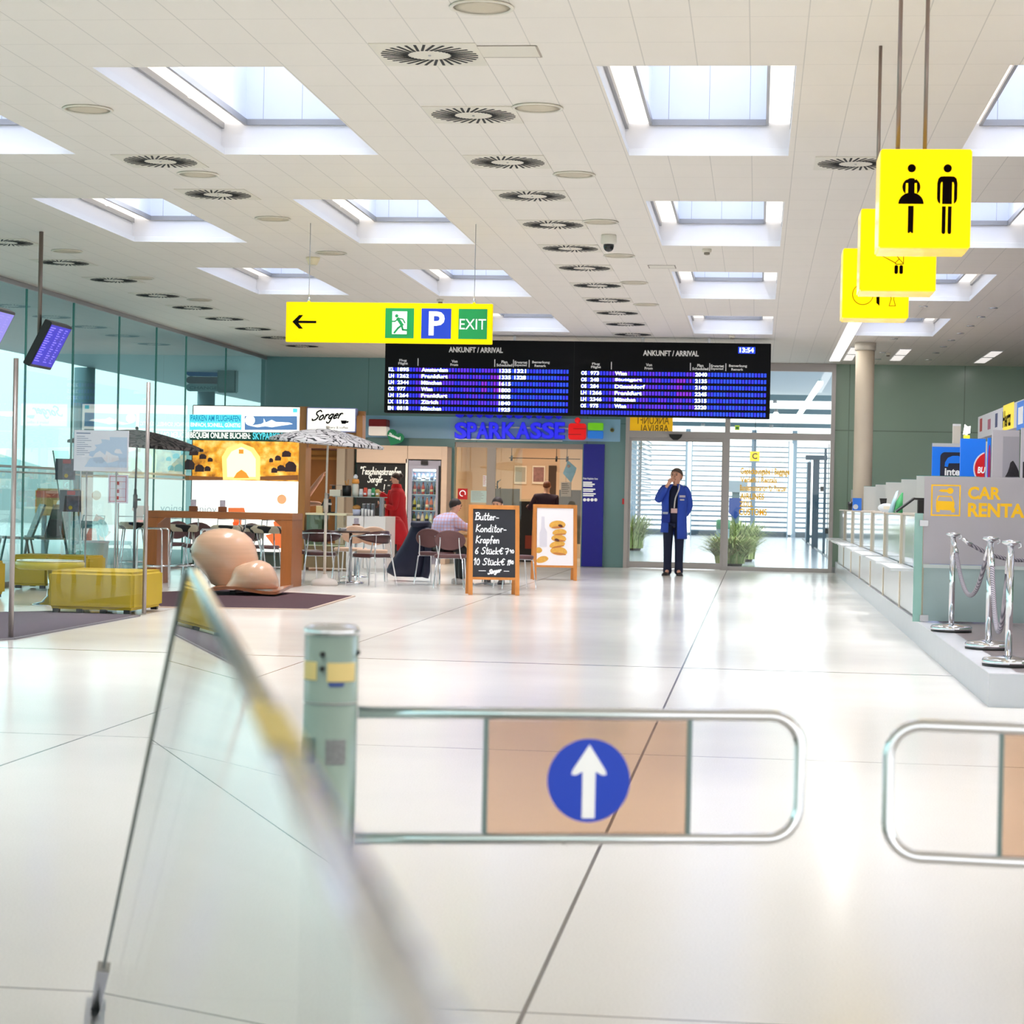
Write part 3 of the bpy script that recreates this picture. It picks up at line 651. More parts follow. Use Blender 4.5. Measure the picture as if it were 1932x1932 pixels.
def icon_baby(mb, w, h, y):
    X = lambda f: -w/2+f*w; Z = lambda f: h*(1-f); k = .007*w
    thin(mb, [(X(.25), Z(.555)), (X(.46), Z(.655)), (X(.475), Z(.675)), (X(.57), Z(.67)), (X(.57), Z(.555)), (X(.25), Z(.555))], k, y)
    thin(mb, [(X(.46), Z(.66)), (X(.515), Z(.61)), (X(.57), Z(.665))], k, y); thin(mb, [(X(.47), Z(.56)), (X(.515), Z(.61))], k, y)
    mb.prism([(X(.455), Z(.535)), (X(.56), Z(.535)), (X(.57), Z(.555)), (X(.455), Z(.555))], y, y+.0015)
    mb.disc(X(.51), Z(.28), .06*w, y, y+.0015); mb.prism(rrect(X(.44), X(.58), Z(.53), Z(.36), .04*w), y, y+.0015)
    for a in (.455, .52): mb.prism(rrect(X(a), X(a+.045), Z(.79), Z(.685), .02*w), y, y+.0015)
def icon_access(mb, w, h, y):
    X = lambda f: -w/2+f*w; Z = lambda f: h*(1-f); k = .007*w
    thin(mb, [(X(.31)+.155*w*math.cos(a), Z(.66)+.155*w*math.sin(a)) for a in [2*PI*j/30 for j in range(31)]], k, y)
    mb.disc(X(.34), Z(.25), .05*w, y, y+.0015); mb.prism(rrect(X(.30), X(.42), Z(.56), Z(.33), .03*w), y, y+.0015)
    mb.prism([(X(.51), Z(.45)), (X(.56), Z(.45)), (X(.56), Z(.82)), (X(.515), Z(.78))], y, y+.0015)
    thin(mb, [(X(.66), Z(.55)), (X(.72), Z(.66)), (X(.735), Z(.72)), (X(.705), Z(.82)), (X(.80), Z(.82)), (X(.77), Z(.72)), (X(.785), Z(.66)), (X(.84), Z(.55))], k, y)
cube(1657, 1835, 281, 468, 9.56, 'glowing yellow cube sign with woman and man pictograms, nearest of three', icon_wc, (1694, 1745))
cube(1621, 1769, 394, 549, 11.62, 'glowing yellow cube sign hanging between the two others, changing table pictogram half hidden', icon_baby, (1655, 1692.5))
cube(1588, 1717, 469, 600, 13.3, 'glowing yellow cube sign farthest away with a wheel outline peeking out', icon_access, (1654, 1691.5))

# ------------------------------------------------------------------ arrivals board
YB = 32.3
a = U(727, 778, YB); b = U(1455, 650, YB); zb0, zb1 = U(1090, 785, YB).z, U(1090, 645, YB).z
t = thing('arrivals_board', 'wide black hanging arrivals board with rows of blue flight cells', 'information board', ((a.x+b.x)/2, YB, zb0)); ox = (a.x+b.x)/2
hh = zb1-zb0
mb = MB(); mb.box((a.x-ox, -0.12, 0), (b.x-ox, 0.12, hh)); mb.build('case', mat('black_board', (5, 5, 7), 0.6, spec=.15), t, bevel=0.006)
def bp(u, v): p = U(u, v, YB); return p.x-ox, p.z-zb0
M_CELL = [mat('cell_blue', (34, 40, 232), 0.4, emit=0.75), mat('cell_blue_bright', (22, 66, 245), 0.4, emit=0.75), mat('cell_violet', (84, 34, 226), 0.4, emit=0.7), mat('cell_purple', (122, 24, 200), 0.4, emit=0.7)]
M_LED = mat('white_led_text', (240, 255, 250), 0.4, emit=1.4); M_GREYTXT = mat('grey_board_text', (196, 194, 190), 0.5, emit=0.25)
rows_l = [('KL 1895', 'Amsterdam', '1335', '1321'), ('LH 1262', 'Frankfurt', '1335', '1328'), ('LH 2344', 'München', '1615', ''), ('OS 977', 'Wien', '1800', ''), ('LH 1264', 'Frankfurt', '1805', ''), ('LX 1512', 'Zürich', '1840', ''), ('EN 8818', 'München', '1925', '')]
rows_r = [('OS 973', 'Wien', '2040', ''), ('OS 248', 'Stuttgart', '2135', ''), ('OS 284', 'Düsseldorf', '2140', ''), ('LH 1266', 'Frankfurt', '2245', ''), ('LH 2346', 'München', '2315', ''), ('OS 975', 'Wien', '2320', ''), ('', '', '', '')]
def board(u0, u1, v0, v1, rows, nm, title, cu):
    # u0..u1: cell area, v0 first row centre at its left, v1 last row centre
    nc = 60; n = len(rows); yy = -0.1215
    xl, xr = bp(u0, 740)[0], bp(u1, 740)[0]; zt, zl = v0, v1; cw = (xr-xl)/nc; rh = (zt-zl)/(n-1)
    for i, (fl, fr, sc, ex) in enumerate(rows):
        zc = zt-rh*i; mbc = MB()
        for k in range(nc):
            f = k/nc; mbc.cur = 0
            r = random.random()
            if f < .15: mbc.cur = 0
            elif f < .62: mbc.cur = 2 if (r < .55 and i != 6) else 0
            else: mbc.cur = 1 if r < .7 else 0
            if i in (1, 2, 3) and .50 < f < .62 and r < .5: mbc.cur = 3
            mbc.box((xl+k*cw+cw*.14, yy, zc-rh*.30), (xl+(k+1)*cw-cw*.14, yy+0.002, zc+rh*.30))
        rw = mbc.build('flight_row', M_CELL, t)
        for s, k0, nm in ((fl[:2], 0, 'airline_code'), (fl[3:], 3, 'flight_number'), (fr, 11, 'destination'), (sc, 37, 'scheduled_time'), (ex, 42, 'expected_time')):
            if s: txt = MB(); txt.text(s, xl+k0*cw, xl+(k0+len(s))*cw-cw*.15, zc-rh*.30, zc+rh*.30, yy-0.003, 0.035); txt.build(nm, M_LED, rw)
    def f(s, k0, k1, dz0, dz1):
        h = MB(); h.text(s, xl+k0*cw, xl+k1*cw, zt+rh*dz0, zt+rh*dz1, -0.1225, 0.03); h.build('heading_lettering', M_GREYTXT, t)
    f(title, 20, 38, 2.75, 3.6); f('Flug', 3.5, 6, 1.15, 1.6); f('Flight', 3.2, 6.4, .65, 1.12); f('Von', 21, 23, 1.15, 1.6); f('From', 20.6, 23.2, .65, 1.05)
    f('Plan', 37.6, 39.6, 1.15, 1.6); f('Scheduled', 36, 41.2, .68, 1.1); f('Erwartet', 42, 46.2, 1.15, 1.55); f('Expected', 42, 46, .66, 1.1); f('Bemerkung', 47.8, 53.6, 1.12, 1.6); f('Remark', 48.6, 52.4, .68, 1.05)
    for k in (9.8, 35.4, 41.6, 46.8): h = MB(); h.box((xl+k*cw-.006, -0.1225, zt+rh*.6), (xl+k*cw+.006, -0.121, zt+rh*1.75)); h.build('column_divider', M_GREYTXT, t)
    return xl, cw, zt, rh
z0_, z6_ = bp(905, 700)[1], bp(905, 773)[1]
board(735, 1074, z0_, z6_, rows_l, 'left', 'ANKUNFT / ARRIVAL', 905)
z0r, z6r = bp(1275, 707)[1], bp(1275, 781)[1]
xl, cw, zt, rh = board(1097, 1446, z0r, z6r, rows_r, 'right', 'ANKUNFT / ARRIVAL', 1275)
c0, c1 = bp(1393, 668), bp(1425, 656)
mb = MB(); mb.box((c0[0], -0.1225, c0[1]), (c1[0], -0.121, c1[1])); ck = mb.build('clock_panel', M_CELL[1], t)
mb = MB(); mb.text('13:54', c0[0]+.02, c1[0]-.02, c0[1]+.015, c1[1]-.01, -0.1235, 0.03); mb.build('clock_digits', M_LED, ck)
mb = MB(); s_ = bp(1084, 700)[0]; mb.box((s_-.004, -0.1208, 0.01), (s_+.004, -0.1195, hh-.01)); mb.build('joint_line', M_DARK, t)
for u in (971, 1213, 1338):
    x = bp(u, 645)[0]; mb = MB(); mb.box((x-.02, -.02, hh-.002), (x+.02, .02, CEIL-zb0-.001)); mb.build('hanger', M_STEEL, t)

# ------------------------------------------------------------------ ceiling hung monitors (seen from the side, tilted down)
M_SCR1 = mat('blue_screen', (22, 12, 190), 0.3, emit=0.45, noise=0.25, nscale=3); M_SCR2 = mat('lilac_screen', (128, 124, 214), 0.3, emit=0.55, noise=0.12, nscale=3)
M_SCRT = mat('pale_screen_text', (150, 140, 250), 0.4, emit=0.6)
def monitor(py, c0, wd, ht, lb, screen, rod):
    # c0: near top corner; width runs along +y, face tilts down towards +x
    t = thing('monitor', lb, 'screen', c0, 0, 'ceiling hung flight monitors')
    a = math.radians(27); T = Matrix.Rotation(a, 4, 'Y')            # local: x = out of the screen, y = width, z = up
    mb = MB(T); mb.box((-0.075, 0, -ht), (0, wd, 0)); mb.build('case', M_BLACK, t, bevel=0.006)
    mb = MB(T); mb.box((0.0005, 0.022, -ht+0.03), (0.003, wd-0.022, -0.022)); sc = mb.build('display', screen, t)
    for f0, f1 in ((.05, .28), (.46, .62), (.74, .86)):
        q = MB(T)
        for i in range(16): zz = -0.05-i*(ht-0.1)/16; q.box((0.0032, wd*f0, zz-.006), (0.004, wd*(f1-.04*(i % 3)), zz+.004))
        q.build('list_lettering', M_SCRT, sc)
    q = MB(T); q.tube([(-0.075, wd*.25, -.06), (-.12, wd*.25, -.06), (-.12, wd*.25, -.2), (-.075, wd*.25, -.2)], .008, 6); q.build('bracket', M_BLACK, t)
    if rod:
        x, y = rod[0]-c0[0], rod[1]-c0[1]
        q = MB(); q.cyl((x, y, CEIL-c0[2]-.001), (x, y, -.30), .021, n=14); q.build('pole', mat('brown_grey_pole', (120, 108, 100), 0.35, 0.7), t)
        q = MB(T); q.box((-.13, wd*.3, -.2), (-.075, wd*.6, -.12)); q.build('mount', M_BLACK, t)
    return t
p = U(98, 608, 19.7)
monitor(0, p, 0.62, 0.475, 'tilted monitor with a dense blue flight list on a ceiling pole by the glass wall', M_SCR1, G(78, 437, CEIL))
p2 = U(-66, 558, 17.6); p2 = U(42, 591, 17.8)
monitor(0, (p2.x-0.055, p2.y-0.62, p2.z+0.0), 0.62, 0.475, 'tilted pale lilac monitor cut off by the left picture edge', M_SCR2, (p2.x-0.25, p2.y-0.3))

# ================================================================== FOREGROUND GATES
M_POST = mat('brushed_post_teal_reflection', (176, 200, 194), 0.24, 0.55, spec=0.6); M_STICK = mat('yellow_sticker', (238, 212, 140), 0.6)  # post: teal glass reflection is put into the steel's base colour
pg = U(620, 1500, 3.55)
t = thing('gate_post', 'steel gate post coloured with a teal reflection, two yellow stickers and a chrome cap', 'gate post', (pg.x, 3.55, 0))
ztop = U(620, 1180, 3.55).z; R_ = 0.0455
mb = MB(); mb.lathe([(R_, 0.0), (R_, ztop-0.012)], n=40); mb.build('tube', M_POST, t)
mb = MB(); mb.lathe([(R_+.001, ztop-0.014), (R_+.0015, ztop-0.006), (R_-.006, ztop+.001), (.004, ztop+.002)], n=40); mb.build('cap', M_CHROME, t)
mb = MB(); mb.lathe([(R_+.03, 0.0), (R_+.03, 0.012), (R_+.003, 0.014)], n=40); mb.build('floor_flange', M_STEEL, t)
def wrap(a0, a1, z0, z1, r): 
    q = MB(); n = 8
    q.sheet([[(r*math.cos(a0+(a1-a0)*k/n), r*math.sin(a0+(a1-a0)*k/n), zz) for k in range(n+1)] for zz in (z0, z1)]); return q
zz = lambda v: U(620, v, 3.55).z
A = lambda f: -PI/2+math.asin(max(-1, min(1, f)))+0.17
wrap(A(-.98), A(-.5), zz(1280), zz(1246), R_+.0006).build('sticker', M_STICK, t); wrap(A(-.12), A(.88), zz(1282), zz(1247), R_+.0006).build('sticker', M_STICK, t)
wrap(A(-.05), A(.5), zz(1291), zz(1284), R_+.0006).build('sticker', mat('blue_sticker', (40, 70, 150), 0.5), t)
wrap(A(-.98), A(-.5), zz(1435), zz(1388), R_+.0006).build('label', mat('grey_label', (116, 138, 138), 0.6, noise=0.4, nscale=160), t); wrap(A(-.12), A(.6), zz(1437), zz(1390), R_+.0006).build('label', mat('grey_label_pale', (140, 142, 144), 0.6, noise=0.4, nscale=160), t)
mb = MB()
for f, v in ((-.3, 1231), (.97, 1229), (-.3, 1258)):
    an = A(f); mb.ball((math.cos(an)*R_, math.sin(an)*R_, zz(v)), .005)
mb.build('bolt', M_BLACK, t)
mb = MB(); mb.lathe([(R_+.0012, zz(1325)), (R_+.0012, zz(1322))], n=40); mb.lathe([(R_+.0012, zz(1600)), (R_+.0012, zz(1597))], n=40); mb.build('collar', M_STEEL, t)

M_TINT = glass('beige_tinted_acrylic', (236, 218, 202), ior=1.3)
M_SIGNB = mat('round_sign_blue', (0, 62, 196), 0.4, emit=0.15)
def gate(name_lb, hinge, far, z0, z1, sgn, pf0, pf1, arrow, yr):
    """looped tube leaf from the hinge to its rounded free end; local x runs from hinge to free end"""
    d = Vector((far[0]-hinge[0], far[1]-hinge[1], 0)); L = d.length
    t = thing('swing_gate', name_lb, 'gate', (hinge[0], hinge[1], 0), math.atan2(d.y, d.x), 'chrome loop gates')
    rc = 0.055; path = [(0, 0, z1)]+[(x, 0, z) for x, z in arc(L-rc, z1-rc, rc, PI/2, 0, 8)]+[(x, 0, z) for x, z in arc(L-rc, z0+rc, rc, 0, -PI/2, 8)]+[(0, 0, z0)]
    mb = MB(); mb.tube(path, 0.0105, 16); mb.build('loop_rail', M_CHROME, t)
    mb = MB(); x0, x1 = L*pf0, L*pf1; mb.box((x0, -0.003, z0+.011), (x1, 0.003, z1-.011)); pn = mb.build('panel', M_TINT, t)
    for x in (x0, x1):
        mb = MB(); mb.box((x-.004, -.005, z0+.008), (x+.004, .005, z1-.008)); mb.build('panel_edge', mat('grey_teal_edge', (108, 128, 126), 0.3, 0.3), t)
    if arrow:
        cx = x0+(x1-x0)*.505; cz = z0+(z1-z0)*.47; r = (z1-z0)*.335; s = -1 if sgn < 0 else 1
        q = MB(); q.disc(cx, cz, r, -.0045, -.0032, n=48); dsc = q.build('round_sign', M_SIGNB, pn)
        q = MB()
        hd = [(-.42, .14), (-.40, .24), (0, .86), (.40, .24), (.42, .14), (.32, .13), (.155, .22), (.155, -.90), (-.155, -.90), (-.155, .22), (-.32, .13)]
        q.prism([(cx+p[0]*r, cz+p[1]*r) for p in hd], -.0058, -.0047); q.build('arrow', M_WHITEINK, dsc)
    return t
h = U(673, 1456, 3.56); fr = U(1508, 1470, 3.74)
gate('chrome loop gate with a beige panel and a blue round arrow sign', h, fr, 0.581, 0.795, 1, .285, .745, True, 0)
h2 = U(1676, 1465, 3.60); f2 = U(2500, 1470, 3.55)
gate('chrome loop gate at the right picture edge, panel without a visible sign', f2, h2, 0.581, 0.80, 1, .29, .735, False, 0)
pg2 = f2
t = thing('gate_post', 'steel gate post beyond the right picture edge holding the second gate', 'gate post', (pg2.x+.046, 3.55, 0))
mb = MB(); mb.lathe([(R_, 0.0), (R_, ztop-0.012)], n=40); mb.build('tube', M_POST, t)
mb = MB(); mb.lathe([(R_+.001, ztop-0.014), (R_-.006, ztop+.001), (.004, ztop+.002)], n=40); mb.build('cap', M_CHROME, t)

# ------------------------------------------------------------------ leaning glass barrier running past the camera
apex = U(352, 1074, 2.6); hA = apex.z; foot = G(178, 1932)
k_ = (CAMH-hA)
def onlevel(u, v): return G(u, v, hA)
near = onlevel(728, 1932); d = near-apex; d.z = 0; dn = d.normalized(); near = apex+dn*(d.length+.28)
t = thing('glass_barrier', 'thick leaning glass barrier panel with mirror-like face and slanted end', 'barrier', (foot.x, foot.y, 0))
A_ = Vector((0, 0, .03)); B_ = apex-foot; C_ = near-foot; D_ = A_+dn*(C_-B_).length; nrm = (B_-A_).cross(C_-B_).normalized()
if nrm.x > 0: nrm = -nrm
th = nrm*.016; A0_ = A_+dn*.0
M_BARR = glass('barrier_glass', (200, 222, 214), ior=3.0, least=.86)
mb = MB(); mb.quad(A_, B_, C_, D_); mb.build('glass_face', M_BARR, t)
mb = MB(); mb.quad(A_-th, B_-th, C_-th, D_-th); mb.build('glass_back', glass('barrier_back', (236, 244, 241), ior=1.1), t)
mb = MB(); up3 = Vector((0, 0, .0015)); mb.sheet([[B_, C_], [B_-th*.2+up3, C_-th*.2+up3], [B_-th*.8+up3, C_-th*.8+up3], [B_-th, C_-th]]); mb.build('polished_top_edge', mat('polished_glass_edge', (196, 200, 202), .07, .85), t)
mb = MB(); mb.beam(A_+(B_-A_)*.16, B_, .005, .006, up=nrm); mb.build('end_edge', mat('dark_glass_edge', (84, 98, 92), .3), t)
mb = MB(); mb.beam(Vector((0, 0, 0.001)), A_+(B_-A_)*.16, .022, .026, up=nrm); mb.build('end_clamp', M_STEEL, t)
mb = MB(); mb.beam(Vector((0, 0, .03)), Vector((D_.x, D_.y, .03)), .035, .058); mb.build('base_shoe', M_STEEL, t)
mb = MB(); p0, p1 = onlevel(478, 1335)-foot, onlevel(516, 1415)-foot; f0, f1 = (p0-B_).length, (p1-B_).length; e3 = Vector((0, 0, .0022)); mb.sheet([[B_+dn*f0+e3, B_+dn*f1+e3], [B_+dn*f0-th+e3, B_+dn*f1-th+e3]]); mb.build('sticker', mat('yellow_edge_sticker', (236, 214, 120), .5), t)
# ================================================================== OUTDOORS BEYOND THE GLASS
M_PAVE = mat('pale_paving', (196, 198, 198), 0.6, noise=0.05, nscale=2); M_CONC = mat('pale_concrete', (176, 184, 184), 0.8, noise=0.1, nscale=1.5)
M_SOFFIT = mat('grey_soffit', (138, 148, 156), 0.5, noise=0.06); M_TEALSTEEL = mat('teal_grey_steel', (112, 136, 146), 0.45, 0.2)
mb = MB(); mb.box((-70, -10, -0.25), (-8.96, 150, -0.02)); struct(mb.build('ground_outside', M_PAVE))
mb = MB(); mb.box((-13.5, 5, CEIL), (-8.95, 70, CEIL+0.25)); struct(mb.build('roof_canopy', M_SOFFIT))
mb = MB(); mb.box((-40, 74, -.02), (-10.5, 74.4, 1.9)); struct(mb.build('wall_outside', M_CONC))
# hills on the horizon
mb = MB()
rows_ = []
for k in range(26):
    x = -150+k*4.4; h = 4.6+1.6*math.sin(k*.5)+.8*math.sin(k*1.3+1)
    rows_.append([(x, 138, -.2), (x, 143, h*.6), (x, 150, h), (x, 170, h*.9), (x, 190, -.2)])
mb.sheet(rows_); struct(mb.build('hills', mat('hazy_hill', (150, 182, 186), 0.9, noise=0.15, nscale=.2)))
# round canopy columns
for k, (u, y, lb) in enumerate([(158, 42, 'round grey canopy column outside, behind the map board'), (388, 50, 'round grey canopy column outside, behind the coloured sign stack')]):
    x = U(u, 800, y).x; t = thing('canopy_support', lb, 'column', (x, y, -.02), 0, 'canopy supports')
    mb = MB(); mb.lathe([(.21, 0), (.21, CEIL+.015)], n=24); mb.build('shaft', M_TEALSTEEL, t); mb = MB(); mb.lathe([(.3, 0), (.3, .08), (.22, .1)], n=24); mb.build('base', M_CONC, t)
# coloured exchange office sign stack hung under the canopy
yS = 43.0; a = U(352, 738, yS); b = U(410, 683, yS)
t = thing('sign_stack', 'stack of green, blue, brown and grey rounded sign boards outdoors under the canopy', 'sign', (a.x, yS, a.z))
W_, H2 = b.x-a.x, b.z-a.z
for k, (z0, z1, c, nm) in enumerate([(.76, 1.0, (30, 104, 52), 'green_board'), (.51, .74, (14, 70, 130), 'blue_board'), (.26, .49, (78, 68, 80), 'brown_board'), (.0, .25, (96, 124, 132), 'grey_board')]):
    mb = MB(); mb.prism(rrect(0, W_+.1, z0*H2, z1*H2, .11*H2), -.04, .04); o = mb.build(nm, mat('sign_'+nm, c, 0.5, emit=.1), t)
    if k == 3: q = MB(); q.text('CHANGE', .07, W_+.02, z0*H2+.04, z1*H2-.05, -.0415, .01); q.build('lettering', mat('dark_teal_ink', (30, 58, 66), .5), o)
mb = MB(); mb.box((.5, -.03, H2), (.56, .03, CEIL-a.z-.002)); mb.box((.05, .041, 0), (.11, .08, H2)); mb.build('hanger', M_TEALSTEEL, t)
a = U(412, 741, yS-.6); b = U(448, 683, yS-.6)
t = thing('display_case', 'dark grey display case outdoors beside the coloured sign stack', 'display case', ((a.x+b.x)/2, yS-.6, a.z)); w_ = (b.x-a.x)/2
mb = MB(); mb.box((-w_, -.12, 0), (w_, .12, b.z-a.z)); mb.build('housing', mat('slate_case', (78, 98, 104), .45), t, bevel=.02); mb = MB(); mb.box((-w_*.85, -.125, .08), (w_*.85, -.121, b.z-a.z-.08)); mb.build('screen', mat('slate_screen', (92, 112, 116), .2), t)
mb = MB(); mb.box((-.06, -.03, b.z-a.z), (.06, .03, CEIL-a.z-.002)); mb.build('hanger', M_TEALSTEEL, t)
# loudspeaker under the canopy
p = U(208, 658, 40)
t = thing('mounted_loudspeaker', 'grey horn loudspeaker hanging under the outdoor canopy', 'speaker', (p.x, 40, p.z))
mb = MB(); mb.tube([(-.25, 0, -.03), (.12, 0, .05), (.22, 0, .08)], [.15, .07, .06], 16); mb.build('horn', M_TEALSTEEL, t); mb = MB(); mb.cyl((.15, 0, .06), (.15, 0, CEIL-p.z-.002), .03); mb.build('bracket', M_TEALSTEEL, t)
# ticket machine / kiosk and terrace chairs
yK = 36; a = U(74, 972, yK); b = U(112, 922, yK); c = U(150, 922, yK)
t = thing('poster_kiosk', 'low orange and red outdoor poster kiosk behind the leaflet stand', 'kiosk', (b.x, yK, -.02))
mb = MB(); mb.box((a.x-b.x, -.25, a.z+.02), (c.x-b.x, .25, b.z+.02)); mb.build('body', mat('orange_panel', (206, 156, 84), .5, noise=.3, nscale=5), t, bevel=.03)
mb = MB(); mb.box((a.x-b.x+.03, -.258, b.z-.14), (c.x-b.x-.03, -.251, b.z-.02)); mb.build('red_band', mat('red_panel', (214, 84, 60), .5), t)
mb = MB(); mb.disc(.13, (a.z+b.z)/2-.02, .09, -.262, -.252); mb.build('round_emblem', M_WHITE, t)
mb = MB(); mb.box((a.x-b.x+.06, -.05, 0), (a.x-b.x+.12, .05, a.z+.02)); mb.box((c.x-b.x-.12, -.05, 0), (c.x-b.x-.06, .05, a.z+.02)); mb.build('stand', M_TEALSTEEL, t)
M_TCH = mat('dark_terrace_chair', (66, 96, 98), .5)
ch0 = None
for k, (u, y, rz, lb) in enumerate([(30, 33.0, .5, 'grey outdoor terrace chair seen through the glass at the picture edge'), (88, 33.6, -.5, 'dark outdoor terrace chair with raked back, nearer the leaflet stand')]):
    x = U(u, 1000, y).x
    if ch0 is None:
        ch0 = thing('terrace_chair', lb, 'chair', (x, y, -.02), rz, 'terrace chairs')
        mb = MB(); mb.beam((-.25, 0, .42), (.25, 0, .40), .5, .04, up=(0, 0, 1)); mb.build('seat', M_TCH, ch0)
        mb = MB(); mb.beam((.22, 0, .42), (.42, 0, .95), .48, .035, up=(1, 0, 0)); mb.build('backrest', M_TCH, ch0)
        for sx in (-1, 1):
            for sy in (-1, 1): mb = MB(); mb.beam((sx*.2, sy*.22, .4), (sx*.28, sy*.23, 0), .035, .03); mb.build('leg', M_TCH, ch0)
    else: dup(ch0, (x, y, -.02), rz, lb)

# ================================================================== GANGWAY BEYOND THE DOOR
mb = MB(); mb.box((-6, 38.06, -.2), (6, 82, -.002)); struct(mb.build('floor_gangway', jointed('cool_grey_screed', (190, 196, 210), (150, 156, 172), .16, [lambda nt, x, y, z: line_mask(nt, y, 5.0, 1.0, .02)], noise=.03, spec=.6)))
zg = 3.55
t = bpy.data.objects.new('wall_louvre', None); COL.objects.link(t); struct(t); t.location = (0, 80, 0)
mb = MB(); n = 18
for k in range(n): z = .16+k*(zg-.2)/n; mb.beam((-6, 0, z), (6, 0, z), .07, .03+.035*max(0, 1-k/8), up=(0, .3, 1))
mb.build('louvre_slat', mat('blue_grey_slat', (134, 156, 174), .5), t)
for x in (-4.6, -2.6, -.15, 1.35, 3.2): mb = MB(); mb.box((x-.09, -.15, 0), (x+.09, .1, zg+.4)); mb.build('post', mat('blue_grey_post', (148, 168, 184), .5), t)
mb = MB(); mb.box((-6, -.1, 0), (6, .1, .16)); mb.build('plinth', mat('dark_plinth', (88, 104, 112), .6), t)
for (x, lb) in ((U(1300, 900, 79.3).x, 'tall vertical light tube at the far louvres behind the standing man'), (U(1492, 900, 79.3).x, 'tall vertical light tube at the far louvres, beyond the yellow door lettering')):
    t = thing('tube_light', lb, 'light', (x, 79.5, 0), 0, 'vertical tube lights'); mb = MB(); mb.box((-.06, -.05, .1), (.06, .05, zg-.1)); mb.build('tube', M_FLUO, t); mb = MB(); mb.box((-.11, .0, 0), (-.065, .1, zg)); mb.box((.065, 0, 0), (.11, .1, zg)); mb.build('housing', mat('blue_grey_post', (148, 168, 184), .5), t)
# louvred side wall left and glass side wall right
t = bpy.data.objects.new('wall_gangway', None); COL.objects.link(t); struct(t); t.location = (-3.95, 0, 0)
mb = MB()
for k in range(16): mb.beam((0, 46, .9+k*.165), (0, 79.8, .9+k*.165), .03, .05)
mb.build('louvre_slat', mat('blue_grey_slat', (134, 156, 174), .5), t)
for y in (46, 52, 58, 64, 72): mb = MB(); mb.box((-.06, y-.06, 0), (.06, y+.06, 3.6)); mb.build('post', M_GREYBAR, t)
t = bpy.data.objects.new('wall_gangway_glass', None); COL.objects.link(t); struct(t); t.location = (1.62, 0, 0)
for a, b in ((44, 52), (52, 60), (60, 68), (68, 76)): mb = MB(); mb.quad((0, a, .02), (0, b, .02), (0, b, 2.6), (0, a, 2.6)); mb.build('pane', M_GLASS, t)
for y, w_ in ((52, .03), (60, .09), (68, .06)): mb = MB(); mb.box((-w_, y-.05, 0), (w_, y+.05, 2.55)); mb.build('post', mat('dark_slate_post', (64, 84, 100), .5), t)
mb = MB(); mb.box((-.3, 59.9, 2.45), (.45, 60.1, 2.58)); mb.build('post_head', mat('dark_slate_post', (64, 84, 100), .5), t)
for y, zc in ((47, 1.0), (49.5, .6), (54, 1.6)): mb = MB(); mb.box((-.05, y-.06, zc-.06), (.03, y+.06, zc+.06)); mb.build('glass_clamp', M_DARK, t)
mb = MB(); mb.box((-.02, 44, 0), (.02, 76, .03)); mb.box((-.012, 46.96, 0), (.012, 47.0, 2.6)); mb.box((-.012, 49.46, 0), (.012, 49.5, 2.6)); mb.build('rail', M_GREYBAR, t)
# gangway roof: beams, pale ceiling, strip light and round lamps
mb = MB(); mb.box((-6, 47, 5.3), (6, 82, 5.5)); struct(mb.build('ceiling_gangway', mat('pale_blue_ceiling', (190, 204, 216), .6)))
mb = MB()
for y in (41.5, 44.0): mb.box((-6, y-.03, 3.58), (6, y+.03, 3.66)) if False else None
for y, z in ((52, 3.70), (60, 3.72), (70, 3.7)): mb.box((-6, y-.06, z), (6, y+.06, z+.14))
struct(mb.build('beam_gangway', M_TEALSTEEL))
mb = MB(); mb.box((-6, 46, 4.05), (6, 46.2, 5.6)); struct(mb.build('trim_gangway', mat('pale_fascia', (206, 214, 222), .5)))
mb = MB(); mb.box((-6, 45.9, 4.62), (6, 45.99, 5.6)); struct(mb.build('window_gangway', mat('teal_clerestory', (92, 178, 190), .2, emit=.25)))
p0, p1 = U(1548, 722, 44), U(1506, 785, 56)
t = thing('strip_light', 'slanting white strip light seen through the pane over the glass door', 'light', (p0.x, 44, p0.z))
mb = MB(); mb.beam((0, 0, 0), tuple(p1-p0), .11, .06); mb.build('diffuser', M_FLUO, t); mb = MB(); mb.beam((0, 0, .05), tuple(p1-p0+Vector((0, 0, .05))), .06, .04); mb.build('rail', M_TEALSTEEL, t)
lp0 = None
for k, (u, v, y, lb) in enumerate([(1462, 765, 50, 'round white pendant lamp just right of the arrivals board'), (1464, 781, 58, 'round white pendant lamp below the other one right of the arrivals board'), (1326, 808, 54, 'round white pendant lamp below the arrivals board, left pane'), (1455, 811, 54, 'round white pendant lamp below the arrivals board, right pane')]):
    p = U(u, v, y)
    if lp0 is None:
        lp0 = thing('pendant_lamp', lb, 'lamp', p, 0, 'round lamps in the gangway'); mb = MB(); mb.ball((0, 0, 0), (.075, .075, .06)); mb.build('globe', M_FLUO, lp0); mb = MB(); mb.lathe([(.05, .05), (.045, .13)], n=12); mb.build('neck', M_GREYBAR, lp0)
    else: dup(lp0, p, 0, lb)
